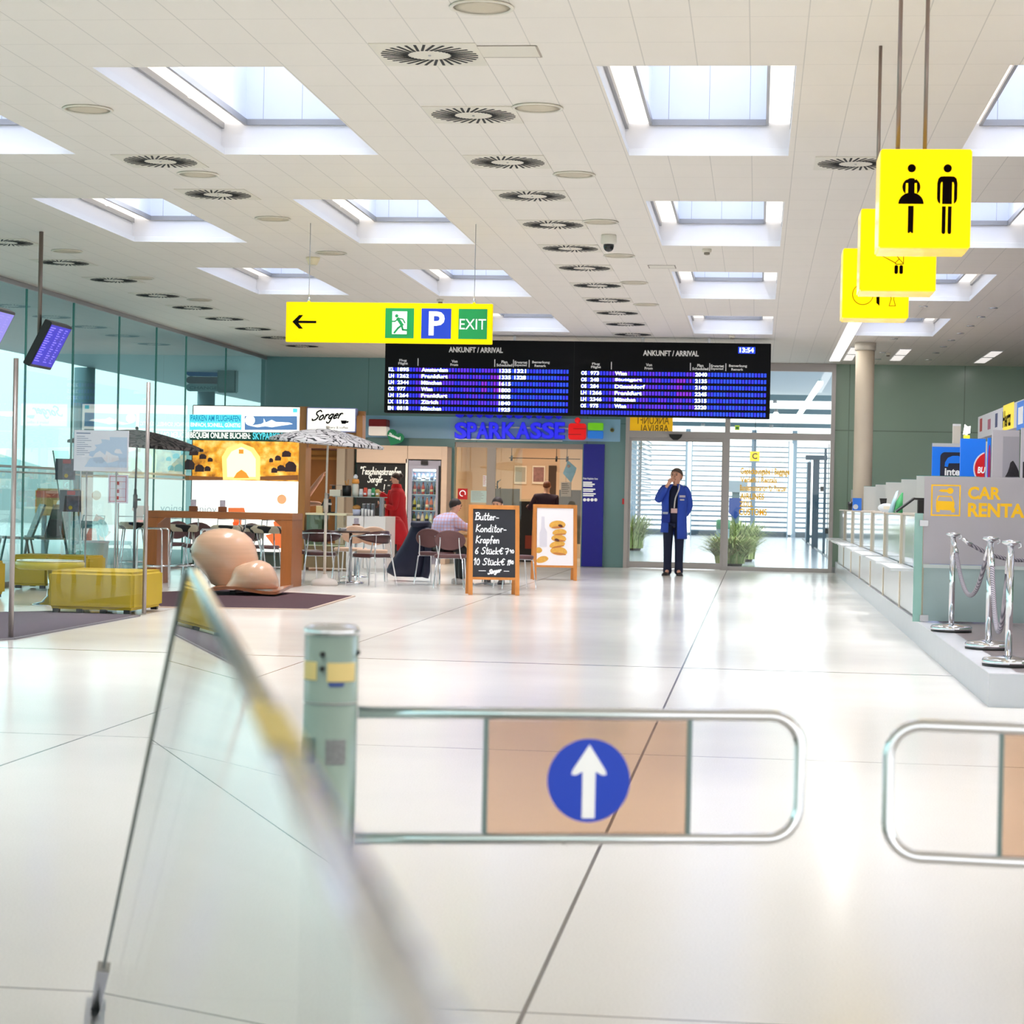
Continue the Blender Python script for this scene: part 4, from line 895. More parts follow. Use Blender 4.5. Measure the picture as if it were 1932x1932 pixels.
# yellow C sign
p = U(1424, 861, 47); s_ = S(18, 47)
t = thing('gate_letter_sign', 'small yellow square sign with a black letter C hanging in the gangway', 'sign', (p.x, 47, p.z))
mb = MB(); mb.box((-s_/2, -.04, -s_/2), (s_/2, .04, s_/2)); mb.build('panel', mat('amber_sign', (244, 196, 10), .4, emit=.3), t); mb = MB(); mb.text('C', -.055, .055, -.06, .07, -.0415, .02); mb.build('letter', M_BLACKINK, t); mb = MB(); mb.cyl((0, 0, s_/2), (0, 0, 1.2), .006, n=6); mb.build('wire', M_DARK, t)
p = U(1391, 807, 45); t = thing('exit_sign', 'tiny green and yellow escape light seen through the pane over the door', 'sign', (p.x, 45, p.z)); mb = MB(); mb.box((-.05, -.02, -.05), (.05, .02, .05)); mb.build('panel', mat('lime_panel', (150, 170, 20), .4), t); mb = MB(); mb.box((-.03, -.024, -.03), (.03, -.021, .02)); mb.build('pictogram', mat('dark_green_ink', (20, 80, 30), .5), t)
# bamboo clumps
def grass(loc, R, Hh, n, lb, seed, cols):
    rnd = random.Random(seed)
    t = thing('bamboo_plant', lb, 'plant', loc, 0, 'bushy bamboo in the gangway')
    for ci, m in enumerate(cols):
        mb = MB()
        for k in range(n//len(cols)):
            a = rnd.random()*2*PI; r = R*math.sqrt(rnd.random())*.45; lean = R*(.25+.75*rnd.random()); h = Hh*(.45+.55*rnd.random())
            b = Vector((math.cos(a)*r, math.sin(a)*r, .05)); d = Vector((math.cos(a), math.sin(a), 0)); s = Vector((-d.y, d.x, 0))
            prev = None; w0 = .012+.02*rnd.random()
            for j in range(5):
                f = j/4; c = b+d*lean*f*f+Vector((0, 0, h*(f*1.35-.62*f*f*(1+.5*rnd.random()))))
                w_ = w0*(1-f*.9)
                cur = (mb._p(c-s*w_), mb._p(c+s*w_))
                if prev: mb.face((prev[0], prev[1], cur[1], cur[0]))
                prev = cur
        mb.build('leaves', m, t)
    mb = MB(); mb.lathe([(R*.35, 0), (R*.42, .12), (R*.38, .13)], n=20); mb.build('pot', mat('dark_pot', (70, 62, 54), .7), t)
M_GR = [mat('grass_green', (126, 146, 78), .7, noise=.2), mat('grass_olive', (150, 146, 92), .7, noise=.2), mat('grass_light', (176, 186, 122), .7)]
g = G(1378, 1066); grass((g.x, 40.5, 0), .62, .85, 900, 'bushy bamboo plant standing just behind the glass door beside the mullion', 1, M_GR)
grass((U(1400, 1000, 44).x, 44, 0), .6, 1.25, 800, 'taller bamboo plant behind the bushy one in the gangway', 2, [M_GR[0], M_GR[2]])
grass((U(1190, 1000, 52).x, 52, 0), .7, 1.3, 500, 'bamboo plant far back by the louvred side wall', 3, [M_GR[0], M_GR[2]])
# bins, dispenser and small blue sign behind the mullion
p = U(1363, 1040, 42.5); t = thing('litter_bin', 'slim grey bin with a green lid behind the door mullion', 'bin', (p.x, 42.5, 0)); mb = MB(); mb.lathe([(.13, 0), (.13, .68)], n=20); mb.build('body', M_TEALSTEEL, t); mb = MB(); mb.lathe([(.135, .68), (.135, .84), (.1, .86)], n=20); mb.build('lid', mat('green_lid', (20, 128, 84), .4), t)
p = U(1387, 1000, 45); t = thing('info_stand', 'grey information stand with a blue shield shaped sign', 'stand', (p.x, 45, 0))
mb = MB(); mb.box((-.08, -.05, 0), (.08, .05, 1.62)); mb.box((-.2, -.1, 0), (.2, .1, .04)); mb.build('post', M_TEALSTEEL, t); mb = MB(); mb.prism([(-.14, 1.3), (.12, 1.3), (.12, 1.0), (0, .86), (-.14, .98)], -.07, -.052); mb.build('shield', mat('navy_sign', (24, 66, 150), .4), t)
mb = MB(); mb.box((-.22, -.12, 1.42), (.24, .1, 1.66)); mb.build('screen_box', mat('pale_grey_box', (150, 164, 178), .5), t); mb = MB(); mb.box((-.18, -.14, .3), (.2, .12, .62)); mb.build('cabinet', mat('slate_blue_box', (80, 104, 136), .5), t)

# ================================================================== LIGHTBOX ADVERT AND CAFE FRONT
YA = 32.7
def ua(u, v=900, y=YA): return U(u, v, y).x
def za(v, y=YA, u=455): return U(u, v, y).z
AX0, AX1 = GLX+0.03, ua(565); AZ1 = za(765)
t = thing('light_box', 'tall illuminated advertising wall with a golden theatre picture', 'advertising light box', ((AX0+AX1)/2, YA+.2, 0)); ox = (AX0+AX1)/2
def L(u, v): p = U(u, v, YA); return p.x-ox, p.z
mb = MB(); mb.box((AX0-ox, -.17, .22), (AX1-ox, .2, AZ1)); mb.build('housing', mat('dark_housing', (60, 66, 62), .5), t, bevel=.01)
mb = MB(); mb.box((AX0-ox+.03, -.1, 0), (AX1-ox-.02, .15, .22)); mb.build('plinth', mat('olive_plinth', (88, 92, 80), .6), t)
E_W = mat('lit_white', (255, 254, 244), .5, emit=1.15); Y0 = -.172
xa, xb = AX0-ox+.02, AX1-ox-.02
zt1, zt0 = za(832), za(906)
mb = MB(); mb.box((xa, Y0-.006, zt1+.005), (xb, Y0, AZ1-.015)); hp = mb.build('header_panel', E_W, t)
mb = MB(); mb.box((xa, Y0-.006, .27), (xb, Y0, zt0-.004)); lp = mb.build('lower_panel', E_W, t)
# golden theatre picture: procedural
m = bpy.data.materials.new('golden_theatre_print'); m.use_nodes = True; nt = m.node_tree; b = nt.nodes['Principled BSDF']
tc = nt.nodes.new('ShaderNodeTexCoord'); nz = nt.nodes.new('ShaderNodeTexNoise'); nz.inputs['Scale'].default_value = 7; nz.inputs['Detail'].default_value = 7
nt.links.new(tc.outputs['Object'], nz.inputs['Vector'])
rp = nt.nodes.new('ShaderNodeValToRGB'); e = rp.color_ramp.elements; e[0].position = .25; e[0].color = rgb(128, 64, 20); e[1].position = .75; e[1].color = rgb(255, 226, 140)
el = rp.color_ramp.elements.new(.5); el.color = rgb(240, 166, 46)
nt.links.new(nz.outputs['Fac'], rp.inputs[0]); nt.links.new(rp.outputs[0], b.inputs['Base Color']); nt.links.new(rp.outputs[0], b.inputs['Emission Color']); b.inputs['Emission Strength'].default_value = .6
mb = MB(); mb.box((xa, Y0-.006, zt0), (xb, Y0, zt1)); tp = mb.build('theatre_print', m, t)
E_GLOW = mat('lit_cream', (255, 240, 190), .5, emit=1.25); E_GLOW2 = mat('lit_pale_gold', (255, 222, 128), .5, emit=1.0); E_DK = mat('print_dark', (66, 40, 44), .5, emit=.2); E_BR = mat('print_brown', (150, 92, 50), .5, emit=.4); E_OR = mat('print_orange', (236, 150, 50), .5, emit=.8)
def pg(px, name, m_, y, par):
    q = MB(); 
    for P_ in px: q.prism([L(u, v) for u, v in P_], Y0-y-.0015, Y0-y)
    return q.build(name, m_, par)
pg([[(420, 905), (418, 862), (428, 845), (455, 836), (478, 845), (490, 862), (490, 905)]], 'bright_stage', E_GLOW2, .0065, tp)
pg([[(428, 900), (427, 866), (436, 852), (455, 843), (473, 852), (482, 866), (482, 900)]], 'stage_glow', E_GLOW, .0085, tp)
def arch(u, v, w_, h_): return [(u-w_, v+h_), (u-w_*.9, v-h_*.4), (u-w_*.3, v-h_), (u+w_*.5, v-h_*.8), (u+w_, v-h_*.1), (u+w_*.9, v+h_)]
for i, (u, v, w_, h_) in enumerate([(365, 853, 9, 6), (382, 861, 7, 5), (396, 867, 5, 4), (356, 876, 11, 10), (376, 883, 9, 7), (391, 884, 6, 5), (540, 856, 9, 6), (524, 864, 6, 5), (511, 868, 4, 4), (548, 880, 11, 10), (530, 883, 8, 6), (517, 887, 6, 5)]):
    pg([arch(u, v, w_, h_)], 'balcony_opening', E_DK, .0065+i*.0001, tp)
for P_ in ([(348, 906), (348, 897), (420, 900), (420, 906)], [(490, 906), (490, 899), (562, 896), (562, 906)]): pg([P_], 'floor_shade', E_BR, .0068, tp)
pg([[(440, 902), (446, 892), (455, 886), (464, 892), (470, 902)]], 'stage_set', E_OR, .0105, tp)
pg([[(450, 848), (459, 848), (459, 856), (450, 856)]], 'proscenium_crest', E_OR, .0105, tp)
E_CY = mat('lit_cyan', (90, 214, 232), .5, emit=.9); E_GRN = mat('lit_dark_green', (20, 76, 66), .5, emit=.3); E_SKYB = mat('lit_print_sky', (90, 130, 180), .5, emit=.7)
cy = pg([[(357, 811), (455, 811), (455, 782), (357, 782)]], 'cyan_band', E_CY, .0065, hp)
E_INK = mat('cyan_ink', (24, 150, 186), .5, emit=.5)
def at_(q, s, u0, u1, v0, v1, y, bold=.02, mirror=False):
    a = L(u0, v1); b_ = L(u1, v0); q.text(s, a[0], b_[0], a[1], b_[1], Y0-y, bold, mirror=mirror)
q = MB(); at_(q, 'PARKEN AM FLUGHAFEN', 359, 453, 784, 794, .0085); q.build('headline', E_INK, hp)
q = MB(); at_(q, 'EINFACH, SCHNELL, GÜNSTIG', 359, 453, 797, 806, .0085, .02); q.build('subline', E_W, hp)
gb = pg([[(357, 830), (560, 834), (560, 816), (357, 814)]], 'green_band', E_GRN, .0065, hp)
q = MB(); at_(q, 'BEQUEM ONLINE BUCHEN:', 358, 472, 817, 828, .0085, .02); q.build('booking_line', E_W, hp)
q = MB(); at_(q, 'SKYPARKING', 476, 540, 817, 829, .0085, .02); q.build('booking_link', E_CY, hp)
pg([[(461, 811), (560, 811), (560, 785), (461, 785)]], 'sky_picture', E_SKYB, .0065, hp)
q = MB(); q.prism([L(u, v) for u, v in ((470, 803), (492, 800), (497, 797), (497, 789), (501, 797), (512, 792), (520, 796), (545, 797), (552, 800), (530, 803), (512, 806), (500, 804), (485, 806))], Y0-.0085, Y0-.0075); q.build('airliner_picture', E_W, hp)
q = MB(); c = L(471, 793); q.disc(c[0], c[1], .08, Y0-.0088, Y0-.0072); q.build('round_badge', E_W, hp)
q = MB(); a = L(552, 778); q.box((a[0], Y0-.0075, a[1]), (a[0]+.07, Y0-.0065, a[1]+.06)); q.build('corner_logo', E_CY, hp)
q = MB(); c = L(531, 942); q.disc(c[0], c[1], .075, Y0-.0085, Y0-.0065); q.build('orange_dot', mat('lit_peach', (244, 178, 126), .5, emit=.6), lp)
q = MB(); at_(q, 'enjoy', 366, 408, 954, 972, .008, 0); q.build('enjoy_lettering', mat('lit_grey_ink', (170, 180, 184), .5, emit=.4), lp)
E_ORG = mat('lit_orange', (240, 118, 62), .5, emit=.55)
for i, P_ in enumerate([[(430, 958), (460, 958), (462, 966), (455, 975), (455, 992), (440, 992), (440, 975), (430, 968)], [(438, 985), (450, 985), (450, 1000), (440, 998)], [(515, 985), (530, 978), (536, 992), (518, 998)], [(500, 1010), (540, 1000), (552, 1030), (520, 1036)]]): pg([P_], 'orange_shape', E_ORG, .0068, lp)
# wooden end pillar of the cafe and the lit name sign
M_OAK = mat('oak_veneer', (176, 118, 62), .45, noise=.18, nscale=3, stretch=(6, 6, .7)); M_BEECH = mat('pale_beech', (204, 178, 158), .5, noise=.08, nscale=2, stretch=(.6, .6, 6))
M_ORANGE = mat('warm_orange_wall', (214, 140, 66), .6, noise=.05)
x0, x1 = AX1+.005, ua(576, 900, 32.6)
mb = MB(); mb.box((x0, 32.6, 0), (x1, 33.0, za(765, 32.6))); struct(mb.build('pillar_cafe', M_OAK))
a = U(578, 814, 32.5); b = U(672, 770, 32.5)
t = thing('name_sign', 'white illuminated cafe name sign with black script over the striped parasol', 'sign', ((a.x+b.x)/2, 32.5, a.z)); w_ = (b.x-a.x)/2; h_ = b.z-a.z
mb = MB(); mb.box((-w_, 0, 0), (w_, .18, h_)); mb.build('housing', mat('lilac_edge', (160, 168, 220), .4), t, bevel=.01)
mb = MB(); mb.box((-w_+.015, -.004, .015), (w_-.015, .001, h_-.015)); fc = mb.build('face', mat('lit_ivory', (250, 246, 236), .5, emit=.75), t)
mb = MB(); hand(mb, 'Sorger', -w_+.08, w_*.42, h_*.46, h_*.40, -.006, .022, slant=.5, rise=h_*.12); mb.build('script_lettering', M_BLACKINK, fc)
mb = MB(); mb.text('bakery & coffee', -.08, w_-.12, h_*.10, h_*.24, -.006, .01); mb.build('subtitle_lettering', mat('grey_ink', (90, 84, 90), .5), fc)
mb = MB(); mb.prism([(w_-.24, h_*.48), (w_-.14, h_*.48), (w_-.16, h_*.34), (w_-.22, h_*.34)], -.006, -.004); mb.prism([(w_-.14, h_*.46), (w_-.11, h_*.46), (w_-.12, h_*.38), (w_-.155, h_*.38)], -.006, -.004); mb.build('cup_symbol', M_BLACKINK, fc)
mb = MB(); mb.box((w_+.005, .03, -.12), (w_+.10, .3, h_*.7)); mb.box((-w_, .19, -.25), (w_+.1, .3, h_*.9)); mb.build('fascia', M_OAK, t)
# orange interior wall and door behind the counter, beige pier
YC = BACK-.02
def uc(u, v=900, y=YC): return U(u, v, y).x
def zc_(v, u=640, y=YC): return U(u, v, y).z
mb = MB(); mb.box((AX0, YC-.14, 0), (uc(648), YC, za(815, YC, 600))); struct(mb.build('wall_cafe', M_ORANGE))
mb = MB(); mb.box((AX0, 33.1, za(838, 33.1, 600)), (uc(645), YC-.15, za(828, 33.1, 600)+.05)); struct(mb.build('ceiling_cafe', mat('brown_soffit', (92, 40, 30), .6)))
t = bpy.data.objects.new('door_2', None); COL.objects.link(t); struct(t); xd0, xd1 = uc(583), uc(638); t.location = (0, YC-.14, 0); zdt = zc_(868)
mb = MB(); mb.box((xd0, -.03, 0), (xd1, -.002, zdt)); mb.build('leaf', mat('brown_door', (168, 98, 40), .5, noise=.06), t)
mb = MB(); mb.box((xd0-.05, -.04, 0), (xd0, -.001, zdt+.05)); mb.box((xd1, -.04, 0), (xd1+.05, -.001, zdt+.05)); mb.box((xd0-.05, -.04, zdt), (xd1+.05, -.001, zdt+.05)); mb.build('frame', M_ORANGE, t)
mb = MB(); mb.box((uc(645), YC-.5, 0), (uc(660), YC-.16, zc_(835))); mb.box((uc(660), YC-.3, 0), (uc(673), YC-.16, zc_(835))); struct(mb.build('pillar_pier', mat('beige_pier', (176, 160, 142), .6)))
add_area('cafe_fill', ((AX0+uc(845))/2+1.0, 35.3, 2.45), 3.2, 2.2, 70, (1.0, .88, .74))  # added fill to brighten the cafe, no lamp fitting stands here
# wall unit with menu board, and fridge
YU = 37.25
def uu(u, v=900): return U(u, v, YU).x
def zu_(v, u=750): return U(u, v, YU).z
t = thing('wall_unit', 'pale beech cabinet surround around the black menu board and the drinks fridge', 'cabinet', (uu(757), YU, 0)); ox = uu(757)
mb = MB(); mb.box((uu(673)-ox, -.06, zu_(874)), (uu(769)-ox, .5, zu_(841))); mb.box((uu(769.5)-ox, -.06, zu_(866)), (uu(834)-ox, .5, zu_(841))); mb.build('top_panel', M_BEECH, t, bevel=.006)
mb = MB(); mb.box((uu(833)-ox, -.06, 0), (uu(844)-ox, .5, zu_(841))); mb.build('side_panel', M_BEECH, t, bevel=.006)
mb = MB(); mb.box((uu(766)-ox, -.06, 0), (uu(770)-ox, .5, zu_(866))); mb.build('divider', mat('white_laminate', (226, 220, 216), .5), t)
mb = MB(); mb.box((uu(673)-ox, .0, .6), (uu(766)-ox, .02, zu_(874))); mbd = mb.build('menu_board', mat('chalk_black', (18, 16, 18), .7), t)
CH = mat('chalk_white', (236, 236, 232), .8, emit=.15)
mb = MB(); f = lambda u: uu(u)-ox
for st, u0, u1, v, h_, w_ in (('"Faschingskrapfen', 679, 757, 896, .13, .016), ('Sorger -', 694, 730, 911, .13, .014), ('!', 723, 728, 928, .13, .014), ('"', 731, 738, 922, .06, .01)):
    mb = MB(); hand(mb, st, f(u0), f(u1), zu_(v), h_, -.003, w_, slant=.1); mb.build('chalk_lettering', CH, mbd)
t = thing('drinks_fridge', 'tall grey glass door fridge full of bottles in the cafe', 'fridge', ((uu(770)+uu(832))/2, YU, 0)); fw = (uu(831.5)-uu(770.5))/2; fh = zu_(868); fb = fh-.115
M_FR = mat('fridge_grey', (158, 156, 172), .4, .1)
mb = MB(); mb.box((-fw, .42, 0), (fw, .48, fh)); mb.box((-fw, -.02, 0), (-fw+.05, .42, fh)); mb.box((fw-.05, -.02, 0), (fw, .42, fh)); mb.box((-fw+.05, -.02, 0), (fw-.05, .42, .18)); mb.box((-fw+.05, -.02, fh-.1), (fw-.05, .42, fh)); mb.build('cabinet', M_FR, t)
mb = MB(); mb.box((-fw+.05, .405, .18), (fw-.05, .418, fh-.1)); mb.build('back_liner', mat('fridge_liner', (176, 196, 220), .5, emit=.25), t)
mb = MB()
for a, b, c, d in ((-fw+.012, -fw+.075, .12, fh-.09), (fw-.075, fw-.03, .12, fh-.09)): mb.box((a, -.06, c), (b, -.022, d))
mb.box((-fw+.075, -.06, .12), (fw-.075, -.022, .2)); mb.box((-fw+.075, -.06, fh-.15), (fw-.075, -.022, fh-.09)); dr = mb.build('door', M_FR, t)
mb = MB(); mb.quad((-fw+.075, -.03, .2), (fw-.075, -.03, .2), (fw-.075, -.03, fh-.15), (-fw+.075, -.03, fh-.15)); mb.build('door_pane', M_GLASS, dr)
mb = MB(); mb.box((fw-.03, -.075, .1), (fw-.001, -.03, fh-.09)); mb.build('door_handle', M_BLACK, dr)
mb = MB(); mb.box((-fw+.08, .02, fh-.19), (fw-.08, .1, fh-.155)); mb.build('light_tube', M_FLUO, t)
mb = MB(); mb.box((-.06, -.065, fh-.075), (.06, -.021, fh-.005)); mb.build('logo_plate', M_BLACK, t)
shz = [zu_(v) for v in (1035, 987, 961.5, 931.5, 905.5)]
shf = []
for k, z_ in enumerate(shz): mb = MB(); mb.box((-fw+.052, .02, z_-.012), (fw-.052, .4, z_)); mb.build('shelf', mat('wire_shelf', (205, 212, 218), .4), t)
BT = [((60, 66, 80), 'dark'), ((120, 30, 40), 'red'), ((70, 90, 60), 'green'), ((190, 70, 60), 'salmon'), ((200, 180, 70), 'yellow'), ((230, 200, 190), 'pink'), ((40, 60, 90), 'blue'), ((210, 90, 40), 'orange'), ((226, 226, 220), 'white')]
rown = {1: 'fourth', 2: 'third', 3: 'second', 4: 'top'}; colw = ['first', 'second', 'third', 'fourth', 'fifth', 'sixth']
pal = {4: [6, 0, 8, 0, 6, 6], 3: [3, 1, 3, 0, 3, 2], 2: [4, 2, 0, 7, 7, 5], 1: [2, 5, 5, 4, 8, 3]}
bprot = {}
for r_ in (4, 3, 2, 1):
    gapz = (shz[r_+1]-shz[r_]) if r_ < 4 else (fh-.2-shz[4]); hb = min(.24, gapz-.03)
    for k in range(6):
        ci = pal[r_][k]; x = -fw+.1+k*(2*fw-.2)/5; col_, cn = BT[ci]
        lb = '%s drink bottle, %s from the hinge side on the %s fridge shelf' % (cn, colw[k], rown[r_])
        t2 = thing('drink_bottle', lb, 'bottle', (t.location.x+x, YU+.11, shz[r_]), 0, 'drinks in the fridge'); s = hb/.24
        mb = MB(); mb.lathe([(.03, 0.0005), (.032, .02), (.032, .13*s), (.026, .16*s), (.012, .19*s), (.012, .215*s)], n=12); mb.build('body', mat('drink_'+cn, col_, .15), t2)
        mb = MB(); mb.lathe([(.014, .215*s), (.014, .24*s)], n=10); mb.build('cap', mat('cap_'+('white' if k % 2 else 'red'), (230, 230, 226) if k % 2 else (170, 24, 30), .4), t2)
        mb = MB(); mb.lathe([(.0328, .05*s), (.0328, .10*s)], n=12); mb.build('label', mat('label_'+('cream' if (k+r_) % 2 else 'black'), (226, 206, 170) if (k+r_) % 2 else (40, 34, 40), .5), t2)
add_area('fridge_light', (t.location.x, YU+.08, fh-.2), .4, .08, 3, (.9, .95, 1))
# small red and white awning box and green heart sign on the fascia
p0, p1 = U(695, 821, BACK-.4), U(729, 791, BACK-.4)
t = thing('sign_box', 'small dark red and white box fixed on the blue fascia', 'wall box', ((p0.x+p1.x)/2, BACK-.2, p0.z)); w_ = (p1.x-p0.x)/2; h_ = p1.z-p0.z
mb = MB(); mb.box((-w_, -.2, 0), (w_, .165, h_*.55)); mb.build('white_lower', mat('lit_white_box', (244, 232, 222), .5, emit=.3), t, bevel=.01); mb = MB(); mb.box((-w_, -.2, h_*.55), (w_, .165, h_)); mb.build('red_upper', mat('wine_red', (132, 22, 30), .5), t, bevel=.01)
p0 = U(745, 826, BACK-.3); t = thing('heart_sign', 'green heart shaped sign beside the parasol edge', 'sign', (p0.x, BACK-.3, p0.z))
hp_ = [(.16*math.sin(a)**3, .135*math.cos(a)-.05*math.cos(2*a)-.02*math.cos(3*a)-.01*math.cos(4*a)) for a in [2*PI*k/40 for k in range(40)]]; ca, sa = math.cos(-.45), math.sin(-.45)
mb = MB(); mb.prism([(x*ca-z_*sa, x*sa+z_*ca) for x, z_ in hp_], -.02, .02); fc = mb.build('board', mat('heart_green', (0, 130, 84), .5, emit=.15), t)
mb = MB(); mb.T = Matrix.Rotation(.35, 4, 'Y'); hand(mb, 'Steiermark', -.12, .11, .0, .05, -.022, .012); mb.build('lettering', M_WHITEINK, fc)
mb = MB(); mb.box((-.015, .02, -.015), (.015, .268, .015)); mb.build('bracket', M_GREYBAR, t)

# ------------------------------------------------------------------ cafe counter
YK = 32.45
def uk(u, v=1000): return U(u, v, YK).x
def zk(v, u=680): return U(u, v, YK).z
ox = uk(690)
t = thing('cafe_counter', 'cafe counter with white front panels and a glass pastry case', 'counter', (ox, YK, 0))
xl, xm, xr = uk(576)-ox, uk(654)-ox, uk(727)-ox; zc1 = zk(974); zc2 = zk(1012, 600)
M_CW = mat('counter_white', (236, 228, 224), .35); M_OL = mat('olive_brown_front', (132, 108, 76), .45, noise=.06)
mb = MB(); mb.box((xm, 0, .06), (uk(686)-ox-.004, .9, zc1)); mb.box((uk(686)-ox+.004, 0, .06), (xr, .9, zc1)); mb.box((xm, .02, 0), (xr-.02, .88, .06)); mb.build('white_front', M_CW, t)
mb = MB(); mb.box((xl, .05, .05), (xm-.005, .9, zk(1030, 600))); mb.build('lower_front', M_OL, t)
mb = MB(); zz1 = zk(968, 600)
for z_ in (zk(1030, 600), zk(1012, 600)): mb.box((xl, .02, z_), (xm-.005, .9, z_+.02))
mb.box((xl, -.02, zz1-.03), (xm-.005, .9, zz1)); mb.build('case_shelf', mat('cream_shelf', (238, 226, 190), .4), t)
mb = MB(); mb.quad((xl, -.01, zk(1030, 600)), (xm-.005, -.01, zk(1030, 600)), (xm-.005, -.01, zz1-.03), (xl, -.01, zz1-.03)); mb.build('case_pane', M_GLASS, t)
mb = MB(); mb.box((xl, .5, zk(1030, 600)), (xl+.25, .52, zz1-.03)); mb.box((xl+.02, .0, zk(1030, 600)+.02), (xl+.26, .03, zz1-.03)); mb.build('case_back', mat('case_olive', (104, 108, 84), .5), t)
zs = zk(937); x0 = uk(624)-ox; x1 = uk(719)-ox
mb = MB(); mb.box((x0, .1, zs-.012), (x1, .5, zs)); mb.build('upper_shelf', M_GLASSG if False else mat('glass_shelf', (150, 156, 150), .15), t)
mb = MB()
for x in (x0+.02, x1-.03): mb.box((x-.012, .28, zc1-.3 if x < xm else zc1), (x+.012, .32, zs-.012))
mb.build('shelf_post', M_STEEL, t); mb = MB(); mb.box((x1-.06, .15, zc1), (x1-.035, .45, zs-.012)); mb.build('shelf_side', mat('grey_glass_side', (128, 136, 146), .2), t)
cx = t.location.x
def put(name, lb, cat, u, y, z_, parts, grp=None):
    q = thing(name, lb, cat, (U(u, 950, y).x, y, z_), 0, grp)
    for nm, m_, fn in parts: b_ = MB(); fn(b_); b_.build(nm, m_, q)
    return q
M_CREAM = mat('cream_ceramic', (236, 226, 206), .4); M_BREAD = mat('bread_crust', (206, 146, 74), .7, noise=.25, nscale=20)
put('basket', 'cream basket on the upper counter shelf beside the black jar', 'basket', 634, YK+.3, zs+.0005, [('body', M_CREAM, lambda b: b.box((-.085, -.1, 0), (.085, .1, .10))), ('rim', M_STEEL, lambda b: b.tube([(-.085, -.1, .17), (.085, -.1, .17), (.085, .1, .17), (-.085, .1, .17)], .004, 6, closed=True)), ('card', M_BLACK, lambda b: b.box((-.05, -.104, .11), (-.0, -.101, .16)))])
put('black_jar', 'black jar holding wooden spoons on the upper counter shelf', 'jar', 654, YK+.3, zs+.0005, [('body', M_BLACK, lambda b: b.lathe([(.07, 0), (.075, .17), (.068, .17), (.065, .02)], n=16)), ('spoon', M_BREAD, lambda b: (b.tube([(.0, 0, .03), (.02, 0, .26)], .009, 6), b.tube([(.03, 0.02, .03), (-.03, .0, .24)], .011, 6)))])
put('candy_jar', 'tall pale glass candy jar with an orange band on the upper counter shelf', 'jar', 670, YK+.3, zs+.0005, [('body', mat('milky_jar', (226, 218, 204), .25), lambda b: b.lathe([(.045, 0), (.052, .05), (.052, .17), (.045, .2)], n=16)), ('band', mat('orange_paper', (226, 150, 60), .5), lambda b: b.lathe([(.052, .2), (.06, .22), (.05, .27)], n=16)), ('lid', M_WHITE, lambda b: b.lathe([(.03, .27), (.035, .31), (.02, .34), (.003, .345)], n=16))])
for k, (u, c, nm) in enumerate([(681, (238, 236, 230), 'white'), (689, (222, 84, 60), 'red and orange'), (697, (240, 232, 220), 'cream'), (704, (60, 150, 90), 'green and white'), (712, (206, 170, 100), 'kraft brown')]):
    put('snack_bag', '%s paper snack bag in the row on the upper counter shelf' % nm, 'snack bag', u, YK+.26, zs+.0005, [('bag', mat('bag_'+nm.split()[0], c, .6, noise=.3, nscale=18), lambda b, k=k: b.loft([[(-.026, -.03, 0), (.026, -.03, 0), (.026, .03, 0), (-.026, .03, 0)], [(-.027, -.035, .06), (.027, -.035, .06), (.027, .035, .06), (-.027, .035, .06)], [(-.025, -.004, .12+.02*(k % 2)), (.025, -.004, .12+.02*(k % 2)), (.025, .004, .12+.02*(k % 2)), (-.025, .004, .12+.02*(k % 2))]])), ('label', M_WHITE, lambda b: b.box((-.02, -.036, .03), (.02, -.034, .06)))], 'snack bags on the counter shelf')
put('bread_bowl', 'white bowl with a brown loaf on the white counter top', 'bowl', 673, YK+.25, zc1+.003, [('bowl', mat('lavender_bowl', (206, 208, 232), .4), lambda b: b.lathe([(.055, .007), (.065, .1), (.06, .1)], n=18)), ('loaf', M_BREAD, lambda b: b.ball((0, 0, .13), (.065, .055, .04))), ('tray', mat('slate_tray', (70, 76, 90), .4), lambda b: b.lathe([(.066, .0002), (.07, .006)], n=18))])
for k, (u, h_) in enumerate([(684, .12), (690, .115), (696, .11), (702, .10)]):
    put('cup_stack', 'stack of white paper cups on the counter top, %s from the bread bowl' % row[k].replace('nearest', 'first'), 'cups', u, YK+.12+.02*k, zc1+.0005, [('cup', M_CREAM if False else mat('paper_white', (240, 238, 236), .6), lambda b, h_=h_: b.lathe([(.017, 0), (.021, h_), (.018, h_)], n=14)), ('rim', M_WHITE, lambda b, h_=h_: b.lathe([(.0212, h_-.012), (.0225, h_-.006), (.0212, h_)], n=14))], 'paper cups on the counter')
for k, u in enumerate([687, 695, 704]):
    put('glass_jar', 'clear storage glass behind the paper cups, %s in its row' % row[k].replace('nearest', 'first'), 'glass', u, YK+.35, zc1+.0005, [('glass', mat('smoky_glass', (150, 154, 164), .1), lambda b: b.lathe([(.028, 0), (.03, .17), (.027, .18)], n=14)), ('lid', M_CHROME, lambda b: b.lathe([(.029, .18), (.029, .2)], n=14))], 'storage glasses on the counter')
put('cash_monitor', 'black till screen on a foot behind the pastry case', 'screen', 622, YK+.55, zz1+.0005, [('foot', M_BLACK, lambda b: b.box((-.1, -.08, 0), (.1, .08, .02))), ('stem', M_BLACK, lambda b: b.box((-.02, -.01, .02), (.02, .02, .22))), ('screen', M_BLACK, lambda b: b.beam((-.16, .02, .02), (-.02, .02, .3), .2, .02, up=(1, 0, .5)))])
